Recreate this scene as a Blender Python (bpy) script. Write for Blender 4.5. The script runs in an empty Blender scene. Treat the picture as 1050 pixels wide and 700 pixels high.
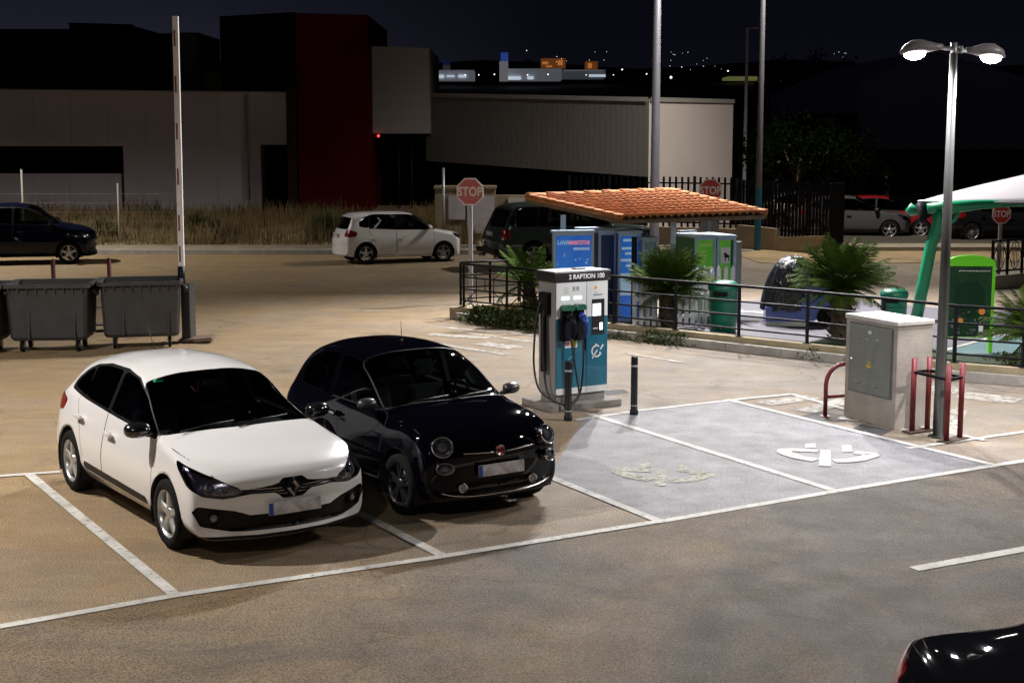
import bpy, bmesh, math, random
import numpy as np
from mathutils import Vector, Matrix, Euler
random.seed(7)
R = math.radians
SC = bpy.context.scene
COL = SC.collection
# ------------------------------------------------------------ camera model (52 mm, 3.66 m up, looking along +Y)
F_, PIT_, H_ = 1523.2, 0.13902, 3.664
CP, SP = math.cos(PIT_), math.sin(PIT_)
def at(px, py, z=0.0):
    x, y = (px-525)/F_, -(py-350)/F_
    D = (x, CP+SP*y, -SP+CP*y); t = (z-H_)/D[2]
    return Vector((D[0]*t, D[1]*t, z))
def atY(px, py, Y):
    x, y = (px-525)/F_, -(py-350)/F_
    D = (x, CP+SP*y, -SP+CP*y); t = Y/D[1]
    return Vector((D[0]*t, Y, H_+D[2]*t))

# ------------------------------------------------------------ materials
MATS = {}
def rgb(c):
    return (c[0], c[1], c[2], 1.0)
def pmat(name, col, rough=0.5, metal=0.0, coat=0.0, emis=None, estr=0.0, var=0.0, vscale=6.0, bump=0.0, bscale=40.0,
         trans=0.0, alpha=None, spec=None, rvar=0.0, coatr=0.03, col2=None, ior=None, bdist=0.01):
    if name in MATS: return MATS[name]
    m = bpy.data.materials.new(name); m.use_nodes = True
    nt = m.node_tree; b = nt.nodes['Principled BSDF']
    b.inputs['Base Color'].default_value = rgb(col)
    b.inputs['Roughness'].default_value = rough; b.inputs['Metallic'].default_value = metal
    b.inputs['Coat Weight'].default_value = coat; b.inputs['Coat Roughness'].default_value = coatr
    if trans: b.inputs['Transmission Weight'].default_value = trans
    if spec is not None: b.inputs['Specular IOR Level'].default_value = spec
    if ior: b.inputs['IOR'].default_value = ior
    if emis: b.inputs['Emission Color'].default_value = rgb(emis); b.inputs['Emission Strength'].default_value = estr
    if var or bump or rvar or col2:
        tc = nt.nodes.new('ShaderNodeTexCoord')
        if var or rvar or col2:
            n = nt.nodes.new('ShaderNodeTexNoise'); n.inputs['Scale'].default_value = vscale; n.inputs['Detail'].default_value = 8; n.inputs['Roughness'].default_value = .65
            nt.links.new(tc.outputs['Object'], n.inputs['Vector'])
            if var or col2:
                r = nt.nodes.new('ShaderNodeValToRGB'); c2 = col2 or tuple(c*(1-var) for c in col)
                r.color_ramp.elements[0].position = .32; r.color_ramp.elements[1].position = .68
                r.color_ramp.elements[0].color = rgb(c2); r.color_ramp.elements[1].color = rgb(tuple(min(1, c*(1+var*.5)) for c in col))
                nt.links.new(n.outputs['Fac'], r.inputs['Fac']); nt.links.new(r.outputs['Color'], b.inputs['Base Color'])
            if rvar:
                mr = nt.nodes.new('ShaderNodeMapRange'); mr.inputs['To Min'].default_value = max(0, rough-rvar); mr.inputs['To Max'].default_value = min(1, rough+rvar)
                nt.links.new(n.outputs['Fac'], mr.inputs['Value']); nt.links.new(mr.outputs['Result'], b.inputs['Roughness'])
        if bump:
            n2 = nt.nodes.new('ShaderNodeTexNoise'); n2.inputs['Scale'].default_value = bscale; n2.inputs['Detail'].default_value = 6
            nt.links.new(tc.outputs['Object'], n2.inputs['Vector'])
            bp = nt.nodes.new('ShaderNodeBump'); bp.inputs['Strength'].default_value = bump; bp.inputs['Distance'].default_value = bdist
            nt.links.new(n2.outputs['Fac'], bp.inputs['Height']); nt.links.new(bp.outputs['Normal'], b.inputs['Normal'])
    MATS[name] = m
    return m
def glassmat(name, tint, refl=1.0, rough=0.02):
    """thin car / window glass: tinted transparency with a fresnel mirror on top"""
    if name in MATS: return MATS[name]
    m = bpy.data.materials.new(name); m.use_nodes = True; nt = m.node_tree; nt.nodes.clear()
    o = nt.nodes.new('ShaderNodeOutputMaterial'); t = nt.nodes.new('ShaderNodeBsdfTransparent'); t.inputs['Color'].default_value = rgb(tint)
    g = nt.nodes.new('ShaderNodeBsdfGlossy'); g.inputs['Roughness'].default_value = rough; g.inputs['Color'].default_value = (refl, refl, refl, 1)
    f = nt.nodes.new('ShaderNodeFresnel'); f.inputs['IOR'].default_value = 1.5
    mx = nt.nodes.new('ShaderNodeMixShader')
    nt.links.new(f.outputs[0], mx.inputs[0]); nt.links.new(t.outputs[0], mx.inputs[1]); nt.links.new(g.outputs[0], mx.inputs[2]); nt.links.new(mx.outputs[0], o.inputs[0])
    MATS[name] = m
    return m

# ------------------------------------------------------------ mesh collector
class MB:
    def __init__(s): s.bm = bmesh.new()
    def _f(s, vs, mi=0, sm=False):
        try:
            f = s.bm.faces.new(vs); f.material_index = mi; f.smooth = sm; return f
        except ValueError: return None
    def box(s, c, size, rot=None, mi=0, top=None, bev=0.0):
        """box centred on c; top=(sx,sy) scales the upper face"""
        hx, hy, hz = size[0]/2, size[1]/2, size[2]/2
        t = top or (1, 1)
        M = Matrix.Translation(Vector(c))
        if rot is not None: M = M @ (rot if isinstance(rot, Matrix) else Euler(rot).to_matrix().to_4x4())
        P = [(-hx,-hy,-hz),(hx,-hy,-hz),(hx,hy,-hz),(-hx,hy,-hz),(-hx*t[0],-hy*t[1],hz),(hx*t[0],-hy*t[1],hz),(hx*t[0],hy*t[1],hz),(-hx*t[0],hy*t[1],hz)]
        v = [s.bm.verts.new(M @ Vector(p)) for p in P]
        fs = [s._f([v[i] for i in q], mi) for q in ((0,3,2,1),(4,5,6,7),(0,1,5,4),(1,2,6,5),(2,3,7,6),(3,0,4,7))]
        if bev:
            es = set(e for f in fs for e in f.edges)
            r = bmesh.ops.bevel(s.bm, geom=list(es), offset=bev, segments=2, affect='EDGES', profile=.6)
            for f in r['faces']: f.material_index = mi
        return s
    def cyl(s, p0, p1, r0, r1=None, n=16, mi=0, cap=True, sm=True):
        r1 = r0 if r1 is None else r1
        p0, p1 = Vector(p0), Vector(p1); d = (p1-p0).normalized()
        a = d.orthogonal().normalized(); b = d.cross(a)
        A = [s.bm.verts.new(p0+(a*math.cos(2*math.pi*i/n)+b*math.sin(2*math.pi*i/n))*r0) for i in range(n)]
        B = [s.bm.verts.new(p1+(a*math.cos(2*math.pi*i/n)+b*math.sin(2*math.pi*i/n))*r1) for i in range(n)]
        for i in range(n): s._f([A[i], A[(i+1)%n], B[(i+1)%n], B[i]], mi, sm)
        if cap: s._f(A[::-1], mi); s._f(B, mi)
        return s
    def tube(s, pts, r, n=8, mi=0, cap=True, closed=False):
        pts = [Vector(p) for p in pts]; N = len(pts); rings = []; up = None
        rr = r if isinstance(r, (list, tuple)) else [r]*N
        for i, p in enumerate(pts):
            if closed: t = (pts[(i+1)%N]-pts[i-1]).normalized()
            else: t = (pts[min(i+1, N-1)]-pts[max(i-1, 0)]).normalized()
            if up is None: up = t.orthogonal().normalized()
            up = (up - t*up.dot(t)); up = up.normalized() if up.length > 1e-6 else t.orthogonal().normalized()
            b = t.cross(up)
            rings.append([s.bm.verts.new(p+(up*math.cos(2*math.pi*k/n)+b*math.sin(2*math.pi*k/n))*rr[i]) for k in range(n)])
        for i in range(N if closed else N-1):
            A, B = rings[i], rings[(i+1)%N]
            for k in range(n): s._f([A[k], A[(k+1)%n], B[(k+1)%n], B[k]], mi, True)
        if cap and not closed: s._f(rings[0][::-1], mi); s._f(rings[-1], mi)
        return s
    def prism(s, poly, d, M=None, mi=0, off=0.0):
        """poly in local XY extruded along +Z by d"""
        M = M or Matrix.Identity(4)
        a = [s.bm.verts.new(M @ Vector((p[0], p[1], off))) for p in poly]
        b = [s.bm.verts.new(M @ Vector((p[0], p[1], off+d))) for p in poly]
        n = len(poly); s._f(a[::-1], mi); s._f(b, mi)
        for i in range(n): s._f([a[i], a[(i+1)%n], b[(i+1)%n], b[i]], mi)
        return s
    def lathe(s, prof, M=None, n=24, mi=0, sm=True, a0=0, a1=2*math.pi):
        """prof: (r,z) revolved round local Z"""
        M = M or Matrix.Identity(4); full = abs(a1-a0-2*math.pi) < 1e-6
        K = n if full else n+1
        rings = [[s.bm.verts.new(M @ Vector((r*math.cos(a0+(a1-a0)*i/n), r*math.sin(a0+(a1-a0)*i/n), z))) for i in range(K)] for r, z in prof]
        for j in range(len(prof)-1):
            for i in range(n): s._f([rings[j][i], rings[j][(i+1)%K], rings[j+1][(i+1)%K], rings[j+1][i]], mi, sm)
        return s
    def quad(s, a, b, c, d, mi=0): s._f([s.bm.verts.new(Vector(p)) for p in (a, b, c, d)], mi); return s
    def poly(s, pts, mi=0): s._f([s.bm.verts.new(Vector(p)) for p in pts], mi); return s
    def build(s, name, mats, parent=None, weld=True, smooth=None, loc=None, normals=True):
        if weld: bmesh.ops.remove_doubles(s.bm, verts=s.bm.verts, dist=1e-5)
        if normals: bmesh.ops.recalc_face_normals(s.bm, faces=s.bm.faces)
        if smooth is not None:
            for f in s.bm.faces: f.smooth = smooth
        me = bpy.data.meshes.new(name); s.bm.to_mesh(me); s.bm.free()
        return link(name, me, mats, parent, loc)
def link(name, me, mats, parent=None, loc=None):
    if not isinstance(mats, (list, tuple)): mats = [mats]
    for m in mats: me.materials.append(m)
    o = bpy.data.objects.new(name, me); COL.objects.link(o)
    if parent: o.parent = parent
    if loc is not None: o.location = loc
    return o
def tag(o, label=None, cat=None, group=None, kind=None):
    if label: o['label'] = label
    if cat: o['category'] = cat
    if group: o['group'] = group
    if kind: o['kind'] = kind
    return o
def thing(name, label, cat, loc=(0,0,0), rz=0.0, group=None, rot=None):
    o = bpy.data.objects.new(name, None); COL.objects.link(o); o.location = loc
    o.rotation_euler = rot if rot else (0, 0, rz); o.empty_display_size = .1
    return tag(o, label, cat, group)
def dup(root, loc=None, rz=None, label=None, group=None, parent=None):
    c = root.copy(); COL.objects.link(c)
    if parent is not None: c.parent = parent
    if loc is not None: c.location = loc
    if rz is not None: c.rotation_euler = (0, 0, rz)
    if label: c['label'] = label
    if group: c['group'] = group
    for ch in root.children: dup(ch, parent=c)
    return c
def text_mesh(name, body, size, mat, parent, M, ext=0.002, bold=0.0, align='CENTER', sx=1.0, shear=0.0, spacing=1.0):
    cu = bpy.data.curves.new(name, 'FONT'); cu.body = body; cu.size = size; cu.extrude = ext; cu.offset = bold
    cu.align_x = align; cu.align_y = 'CENTER'; cu.shear = shear; cu.space_character = spacing; cu.resolution_u = 3
    t = bpy.data.objects.new(name+'_tmp', cu); COL.objects.link(t)
    dg = bpy.context.evaluated_depsgraph_get(); me = bpy.data.meshes.new_from_object(t.evaluated_get(dg))
    bpy.data.objects.remove(t); bpy.data.curves.remove(cu)
    me.materials.clear(); me.transform(M @ Matrix.Diagonal((sx, 1, 1, 1)))
    return link(name, me, mat, parent)
def frameM(o, xa, ya):
    """matrix with origin o, local X=xa, local Y=ya"""
    x = Vector(xa).normalized(); y = Vector(ya).normalized(); z = x.cross(y)
    m = Matrix((x, y, z)).transposed().to_4x4(); m.translation = Vector(o); return m
# ============================================================ cars
def pchip(T, Y, t):
    T = np.asarray(T, float); Y = np.asarray(Y, float); h = np.diff(T); d = np.diff(Y)/h; n = len(T)
    m = np.zeros(n); m[0] = d[0]; m[-1] = d[-1]
    for i in range(1, n-1):
        if d[i-1]*d[i] > 0:
            w1, w2 = 2*h[i]+h[i-1], h[i]+2*h[i-1]; m[i] = (w1+w2)/(w1/d[i-1]+w2/d[i])
    k = np.clip(np.searchsorted(T, t)-1, 0, n-2); s = (t-T[k])/h[k]
    return (2*s**3-3*s**2+1)*Y[k]+(s**3-2*s**2+s)*h[k]*m[k]+(-2*s**3+3*s**2)*Y[k+1]+(s**3-s**2)*h[k]*m[k+1]
def sdf_poly(P, V, rad=0.0):
    P = np.asarray(P, float); V = np.asarray(V, float); n = len(V)
    if rad:      # shrink corners: sdf of the inset polygon minus rad
        C = V.mean(0); area = 0.5*sum(V[i][0]*V[(i+1)%n][1]-V[(i+1)%n][0]*V[i][1] for i in range(n))
        if area < 0: V = V[::-1]
        new = []
        for i in range(n):
            a, b, c = V[i-1], V[i], V[(i+1)%n]
            e1 = (b-a)/np.linalg.norm(b-a); e2 = (c-b)/np.linalg.norm(c-b)
            n1 = np.array([-e1[1], e1[0]]); n2 = np.array([-e2[1], e2[0]])
            k = 1+n1@n2; new.append(b+rad*(n1+n2)/max(k, .25))
        V = np.array(new)
    d = np.full(len(P), 1e9); ins = np.zeros(len(P), bool)
    for i in range(n):
        a, b = V[i], V[(i+1)%n]; e = b-a; w = P-a
        tt = np.clip((w@e)/(e@e), 0, 1); q = w-tt[:, None]*e; d = np.minimum(d, (q**2).sum(1))
        c1 = (a[1] <= P[:, 1]) != (b[1] <= P[:, 1])
        with np.errstate(divide='ignore', invalid='ignore'):
            xi = a[0]+(P[:, 1]-a[1])/(b[1]-a[1])*e[0]
        ins ^= c1 & (P[:, 0] < xi)
    d = np.sqrt(d); d = np.where(ins, -d, d)
    return d-rad
def sdf_line(P, V):
    d = np.full(len(P), 1e9)
    for i in range(len(V)-1):
        a, b = np.array(V[i], float), np.array(V[i+1], float); e = b-a; w = P-a
        tt = np.clip((w@e)/(e@e), 0, 1); q = w-tt[:, None]*e; d = np.minimum(d, (q**2).sum(1))
    return np.sqrt(d)

class Shell:
    """a car skin lofted from cross sections; regions are cut along implicit curves"""
    COLS = 'x zb W zw yb zt yr ze zc S'.split()
    def __init__(s, rows, sub=7, rad=(.05, .07, .16, .05, .09, .3), seg=4, cs=4, capn=20):
        T = np.arange(len(rows)); A = np.array(rows, float); t = np.linspace(0, len(rows)-1, (len(rows)-1)*sub+1)
        C = {k: pchip(T, A[:, i], t) for i, k in enumerate(s.COLS)}
        s.C = C; Wm = max(A[:, 2]); s.Wm = Wm
        bm = bmesh.new(); s.bm = bm; rings = []
        for i in range(len(t)):
            c = {k: C[k][i] for k in s.COLS}
            P = [(0, c['zb']), (c['W']*.86, c['zb']), (c['W']-.015, c['zb']+.10*(c['zw']-c['zb'])/.3), (c['W'], c['zw']), (c['yb'], c['zt']), (c['yr'], c['ze']),
                 (c['yr']*.5, c['ze']+(c['zc']-c['ze'])*.93), (0, c['zc'])]
            P = [Vector(p) for p in P]; out = []
            n = len(P); cutA = []
            for j in range(n):
                if j in (0, n-1): cutA.append((0, 0)); continue
                r = rad[j-1]; la = (P[j]-P[j-1]).length; lb = (P[j+1]-P[j]).length
                cutA.append((min(r, .49*la), min(r, .49*lb)))
            for j in range(n-1):
                a, b = P[j], P[j+1]; L = (b-a).length; d = (b-a)/L if L > 1e-9 else Vector((0, 0))
                s0 = a+d*cutA[j][1]; s1 = b-d*cutA[j+1][0]
                m = seg if j not in (0,) else 2
                for k in range(m+1):
                    if k == m and j < n-2 : pass
                    out.append(s0+(s1-s0)*(k/m))
                if j < n-2:
                    d2 = (P[j+2]-b); d2 = d2/d2.length if d2.length > 1e-9 else Vector((0, 0)); e1 = b+d2*cutA[j+1][1]
                    for k in range(1, cs): 
                        u = k/cs; out.append(s1*(1-u)**2+b*2*u*(1-u)+e1*u*u)
            half = [(p[0], p[1]) for p in out]
            ring = half+[(-y, z) for y, z in half[-2:0:-1]]
            rings.append([(s.shx(c['x'], c['S'], y), y, z) for y, z in ring])
        V = [[bm.verts.new(p) for p in r] for r in rings]; M = len(V[0])
        for i in range(len(V)-1):
            for j in range(M):
                bm.faces.new((V[i][j], V[i][(j+1)%M], V[i+1][(j+1)%M], V[i+1][j]))
        for end, rg in ((0, V[0]), (-1, V[-1])):
            S = C['S'][end]; x = C['x'][end]; h = M//2; L = []
            for j in range(h+1):
                y, z = abs(rg[j].co.y), rg[j].co.z
                if j in (0, h): L.append([rg[j]]*(capn+1)); continue
                row = [rg[M-j]]+[bm.verts.new((s.shx(x, S, -y+2*y*k/capn), -y+2*y*k/capn, z)) for k in range(1, capn)]+[rg[j]]
                L.append(row)
            for j in range(h):
                for k in range(capn):
                    q = [L[j][k], L[j][k+1], L[j+1][k+1], L[j+1][k]]; u = []
                    for v in q:
                        if v not in u: u.append(v)
                    if len(u) > 2:
                        try: bm.faces.new(u)
                        except ValueError: pass
        bmesh.ops.remove_doubles(bm, verts=bm.verts, dist=2e-4)
        bmesh.ops.dissolve_degenerate(bm, edges=bm.edges, dist=1e-4)
        bmesh.ops.recalc_face_normals(bm, faces=bm.faces)
        bm.normal_update()
        s.N = {v: v.normal.copy() for v in bm.verts}
        s.reg = bm.faces.layers.int.new('reg'); s.names = ['body']
    def shx(s, x, S, y): return x-S*(abs(y)/s.Wm)**2.4
    def rid(s, name):
        if name not in s.names: s.names.append(name)
        return s.names.index(name)
    def cut(s, name, field, guard, only=None):
        """field(co array)->sdf (neg inside); guard(co, nrm)->bool array; faces inside get region name"""
        bm = s.bm; rid = s.rid(name); bm.verts.ensure_lookup_table(); vs = list(bm.verts)
        co = np.array([v.co[:] for v in vs]); nr = np.array([s.N[v][:] for v in vs])
        f = field(co); g = guard(co, nr); F = {v: float(a) for v, a in zip(vs, f)}; G = {v: bool(a) for v, a in zip(vs, g)}
        onl = None if only is None else set(s.rid(o) for o in only)
        for v in vs:
            if abs(F[v]) < 3e-4: F[v] = 0.0
        faces = [fc for fc in bm.faces if (onl is None or fc[s.reg] in onl) and any(G[v] for v in fc.verts) and all(G[v] or F[v] > 0 or True for v in fc.verts)]
        faces = [fc for fc in faces if all(G[v] for v in fc.verts)]
        if not faces: return
        mark = [fc for fc in faces if min(F[v] for v in fc.verts) < 0]
        es = set(e for fc in mark for e in fc.edges)
        for e in es:
            a, b = e.verts; fa, fb = F[a], F[b]
            if fa*fb < 0:
                t = fa/(fa-fb)
                if t < .06: F[a] = 0.0; continue
                if t > .94: F[b] = 0.0; continue
                if fa*fb < 0:
                    n = s.N[a].lerp(s.N[b], t); _, nv = bmesh.utils.edge_split(e, a, t); F[nv] = 0.0; G[nv] = True; s.N[nv] = n.normalized()
        work = list(mark); done = []
        while work:
            fc = work.pop()
            vv = [l.vert for l in fc.loops]; n = len(vv); sp = False
            if min(F[v] for v in vv) < 0 < max(F[v] for v in vv):
                z = [i for i in range(n) if F[vv[i]] == 0]
                for ii in range(len(z)):
                    a, b = z[ii], z[(ii+1) % len(z)]
                    if a == b: continue
                    mid = [(a+k) % n for k in range(1, (b-a) % n)]
                    if mid and all(F[vv[k]] < 0 for k in mid) and (b-a) % n < n-1:
                        try:
                            r = bmesh.utils.face_split(fc, vv[a], vv[b]); nf = r[0]
                            if nf is not None: nf[s.reg] = fc[s.reg]; work += [fc, nf]; sp = True
                        except ValueError: pass
                        break
            if not sp: done.append(fc)
        for fc in done:
            if fc.is_valid:
                vals = [F[v] for v in fc.verts if F[v] != 0]
                if vals and sum(vals) < 0: fc[s.reg] = rid
    def extract(s, name, mats, parent, thick=0.0, push=0.0, side=None, objname=None, also=(), inner=1):
        """side=+1/-1 keeps only faces whose centre is on that side; also=[(region, material index)] merges others"""
        sel = {s.rid(name): 0}
        for r, mi in also: sel[s.rid(r)] = mi
        fs = [f for f in s.bm.faces if f[s.reg] in sel and (side is None or f.calc_center_median().y*side > 0)]
        if not fs: return None
        vi = {}; V = []; N = []; FC = []; MI = []
        for f in fs:
            idx = []
            for v in f.verts:
                if v not in vi: vi[v] = len(V); V.append(v.co-s.N[v]*push); N.append(s.N[v])
                idx.append(vi[v])
            FC.append(idx); MI.append(sel[f[s.reg]])
        nf = len(FC)
        if thick:
            n0 = len(V); cnt = {}
            for idx in FC:
                for a, b in zip(idx, idx[1:]+idx[:1]): cnt[(a, b)] = 1
            V += [V[i]-N[i]*thick for i in range(n0)]; N += [-N[i] for i in range(n0)]
            FC += [[i+n0 for i in idx[::-1]] for idx in FC[:nf]]; MI += [inner]*nf
            for (a, b) in list(cnt):
                if (b, a) not in cnt: FC.append([a, a+n0, b+n0, b]); MI.append(inner)
        me = bpy.data.meshes.new(objname or name); me.from_pydata([v[:] for v in V], [], FC); me.update()
        me.polygons.foreach_set('material_index', MI); me.polygons.foreach_set('use_smooth', [True]*len(FC))
        loopN = []
        for pi, p in enumerate(me.polygons):
            rim = pi >= 2*nf and thick
            for li in p.loop_indices:
                vidx = me.loops[li].vertex_index
                loopN.append(tuple(p.normal) if rim else tuple(N[vidx]))
        me.normals_split_custom_set(loopN)
        return link(objname or name, me, mats, parent)

def side_guard(ymin=.3, nmin=.35): return lambda c, n: (np.abs(c[:, 1]) > ymin) & (np.abs(n[:, 1]) > nmin)
def side_poly(V, rad=0.0): return lambda c: sdf_poly(c[:, [0, 2]], V, rad)
def side_circ(x, z, r): return lambda c: np.hypot(c[:, 0]-x, c[:, 2]-z)-r
def side_seam(V, w=.004): return lambda c: sdf_line(c[:, [0, 2]], V)-w
def top_poly(V, rad=0.0, k=0.0): return lambda c: sdf_poly(np.stack([c[:, 0]+k*c[:, 1]**2, np.abs(c[:, 1])], 1), V, rad)
def top_full(V, rad=0.0, k=0.0): return lambda c: sdf_poly(np.stack([c[:, 0]+k*c[:, 1]**2, c[:, 1]], 1), V, rad)
def front_poly(V, rad=0.0, mirror=True):
    if mirror: V = [((-.4 if p[0] == 0 else p[0]), p[1]) for p in V]
    return lambda c: sdf_poly(np.stack([np.abs(c[:, 1]) if mirror else c[:, 1], c[:, 2]], 1), V, rad)
def front_seam(V, w=.004): return lambda c: sdf_line(np.stack([np.abs(c[:, 1]), c[:, 2]], 1), V)-w
def top_seam(V, w=.004, k=0.0): return lambda c: sdf_line(np.stack([c[:, 0]+k*c[:, 1]**2, np.abs(c[:, 1])], 1), V)-w
def fg(x0, nx=.1): return lambda c, n: (c[:, 0] > x0) & (n[:, 0] > nx)
def rg(x0, nx=.1): return lambda c, n: (c[:, 0] < x0) & (n[:, 0] < -nx)
def tg(z0, nz=.1): return lambda c, n: (c[:, 2] > z0) & (n[:, 2] > nz)
def oblique(V3, az, rad=0.0):
    """polygon given as (x,|y|,z) points, projected along azimuth az (deg, from +x towards +y)"""
    a = R(az); ux, uy = -math.sin(a), math.cos(a)
    V = [(p[0]*ux+p[1]*uy, p[2]) for p in V3]
    return lambda c: sdf_poly(np.stack([c[:, 0]*ux+np.abs(c[:, 1])*uy, c[:, 2]], 1), V, rad)
def oguard(az, lim=.15, x0=None, x1=None):
    a = R(az); dx, dy = math.cos(a), math.sin(a)
    def g(c, n):
        k = (n[:, 0]*dx+np.sign(c[:, 1]+1e-9)*n[:, 1]*dy > lim) & (np.abs(c[:, 1]) > .12)
        if x0 is not None: k &= c[:, 0] > x0
        if x1 is not None: k &= c[:, 0] < x1
        return k
    return g

M_tyre = pmat('tyre_rubber', (.010, .010, .010), .9, spec=.1, bump=.3, bscale=60)
M_trim = pmat('black_trim', (.006, .006, .0065), .5, spec=.2)
M_pillar = pmat('window_surround', (.006, .006, .006), .5, spec=.1)
M_gap = pmat('panel_gap', (.004, .004, .004), .9)
M_lining = pmat('cabin_lining', (.02, .02, .022), .9)
M_silver = pmat('alloy_silver', (.55, .56, .58), .3, metal=.85)
M_darkalloy = pmat('alloy_dark', (.06, .06, .065), .3, metal=.8)
M_chrome = pmat('chrome', (.8, .8, .82), .12, metal=1.0)
M_glass = glassmat('car_glass', (.42, .46, .46))
M_glassd = glassmat('privacy_glass', (.10, .11, .12))
M_lens = glassmat('lamp_lens', (.88, .9, .93), rough=.01)
M_bucket = pmat('lamp_bucket', (.42, .40, .50), .16, metal=.9, bump=.5, bscale=18, bdist=.02)
M_redlens = pmat('red_lens', (.20, .005, .005), .15, coat=1.0)
M_plate = pmat('number_plate_white', (.50, .48, .50), .4, var=.5, vscale=9)
M_plateblue = pmat('number_plate_blue', (.02, .06, .30), .4)
M_seat = pmat('seat_fabric', (.014, .014, .016), .95, spec=.1)
M_seatl = pmat('seat_fabric_grey', (.12, .12, .12), .9)
M_disc = pmat('brake_disc', (.25, .24, .23), .4, metal=.9)

WHEELS = {}
def wheel(parent, x, y, r, w, style, side):
    root_rot = 0 if side > 0 else math.pi
    e = bpy.data.objects.new('wheel', None); COL.objects.link(e); e.parent = parent; e.location = (x, y, r); e.rotation_euler = (0, 0, root_rot); e.empty_display_size = .05
    key = (r, w, style)
    if key in WHEELS:
        for me, nm in WHEELS[key]:
            o = bpy.data.objects.new(nm, me); COL.objects.link(o); o.parent = e
        return e
    # local: +y = outboard
    Mx = Matrix.Rotation(-math.pi/2, 4, 'X')            # local z of lathe -> +y
    rr = r*.69 if style != 'dark' else r*.71
    b = MB(); h = w/2
    b.lathe([(rr, -h*.9), (rr+.02, -h), (r-.035, -h), (r-.008, -h*.8), (r, -h*.45), (r, h*.45), (r-.008, h*.8), (r-.035, h), (rr+.02, h), (rr, h*.9)], Mx, n=40)
    ty = b.build('tyre', [M_tyre], e)
    mat = {'dark': M_darkalloy}.get(style, M_silver)
    b = MB()
    b.lathe([(rr, -h*.9), (rr-.012, -h*.5), (rr-.02, h*.3), (rr-.012, h*.8), (rr+.006, h*.93), (rr+.004, h*.86)], Mx, n=40, mi=0)
    b.lathe([(.0, h*.25), (rr*.6, h*.22), (rr*.62, h*.1), (0, h*.1)], Mx, n=32, mi=1)       # brake disc
    ns = {'five': 5, 'dark': 5, 'six': 6, 'ten': 10, 'cover': 8}[style]
    for k in range(ns):
        a = 2*math.pi*k/ns
        for off in ((-.055, .055) if style in ('dark',) else (0,)):
            ww0, ww1 = {'five': (.075, .055), 'dark': (.035, .035), 'six': (.06, .05), 'ten': (.028, .024), 'cover': (.055, .065)}[style]
            pts = [(.03, h*.72), (rr*.55, h*.74), (rr*.86, h*.72), (rr-.008, h*.66)]
            Ma = Matrix.Rotation(a+off*3.2, 4, 'Y')
            for i in range(len(pts)-1):
                (r0, y0), (r1, y1) = pts[i], pts[i+1]
                wa = ww0+(ww1-ww0)*i/3; wb = ww0+(ww1-ww0)*(i+1)/3
                if i == 2 and style == 'five': wb *= 1.5
                P = [(-wa/2, y0-.02, r0), (wa/2, y0-.02, r0), (wb/2, y1-.02, r1), (-wb/2, y1-.02, r1), (-wa*.38, y0, r0), (wa*.38, y0, r0), (wb*.38, y1, r1), (-wb*.38, y1, r1)]
                v = [b.bm.verts.new(Ma @ Vector(p)) for p in P]
                for q in ((4, 5, 6, 7), (0, 1, 5, 4), (1, 2, 6, 5), (2, 3, 7, 6), (3, 0, 4, 7)): b._f([v[i2] for i2 in q], 0)
    b.lathe([(0, h*.8), (.045, h*.78), (.065, h*.7), (.07, h*.4)], Mx, n=20)
    ri = b.build('rim', [mat, M_disc], e)
    WHEELS[key] = [(ty.data, 'tyre'), (ri.data, 'rim')]
    return e

def seats(parent, xf=-.05, xr=-.85, zs=.42, top=1.12, w=.5, yoff=.36, mat=None, steer=True, dash=.75, sw=None):
    mat = mat or M_seat
    for y in (yoff, -yoff):
        b = MB(); b.box((xf+.18, y, zs+.06), (.5, w, .16), rot=(0, R(-8), 0), bev=.04); b.box((xf-.14, y, (zs+top)/2-.04), (.15, w*.92, top-zs-.16), rot=(0, R(-14), 0), bev=.05)
        b.box((xf-.27, y, top+.04), (.09, .26, .19), rot=(0, R(-10), 0), bev=.04); b.build('seat', [mat], parent)
    b = MB(); b.box((xr+.15, 0, zs+.04), (.48, 1.16, .16), bev=.04); b.box((xr-.16, 0, (zs+top)/2-.05), (.15, 1.16, top-zs-.18), rot=(0, R(-16), 0), bev=.05)
    for y in (.36, -.36): b.box((xr-.27, y, top-.02), (.08, .24, .15), bev=.04)
    b.build('rear_seat', [mat], parent)
    b = MB(); b.box((dash-.02, 0, .80), (.42, 1.3, .22), rot=(0, R(4), 0), bev=.06); b.build('dashboard', [M_lining], parent)
    if steer:
        sx, sy, sz = sw or (dash-.33, yoff, .93); T = Matrix.Translation((sx, sy, sz)) @ Matrix.Rotation(R(-65), 4, 'Y')
        b = MB(); b.tube([T @ Vector((.185*math.cos(a*math.pi/10), .185*math.sin(a*math.pi/10), 0)) for a in range(20)], .015, n=6, closed=True)
        for a in (0, 2.1, 4.2): b.cyl(T @ Vector((0, 0, 0)), T @ Vector((.18*math.cos(a), .18*math.sin(a), 0)), .014, n=6)
        b.cyl(T @ Vector((0, 0, -.03)), T @ Vector((0, 0, .02)), .05, n=12)
        b.build('steering_wheel', [M_trim], parent)

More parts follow.
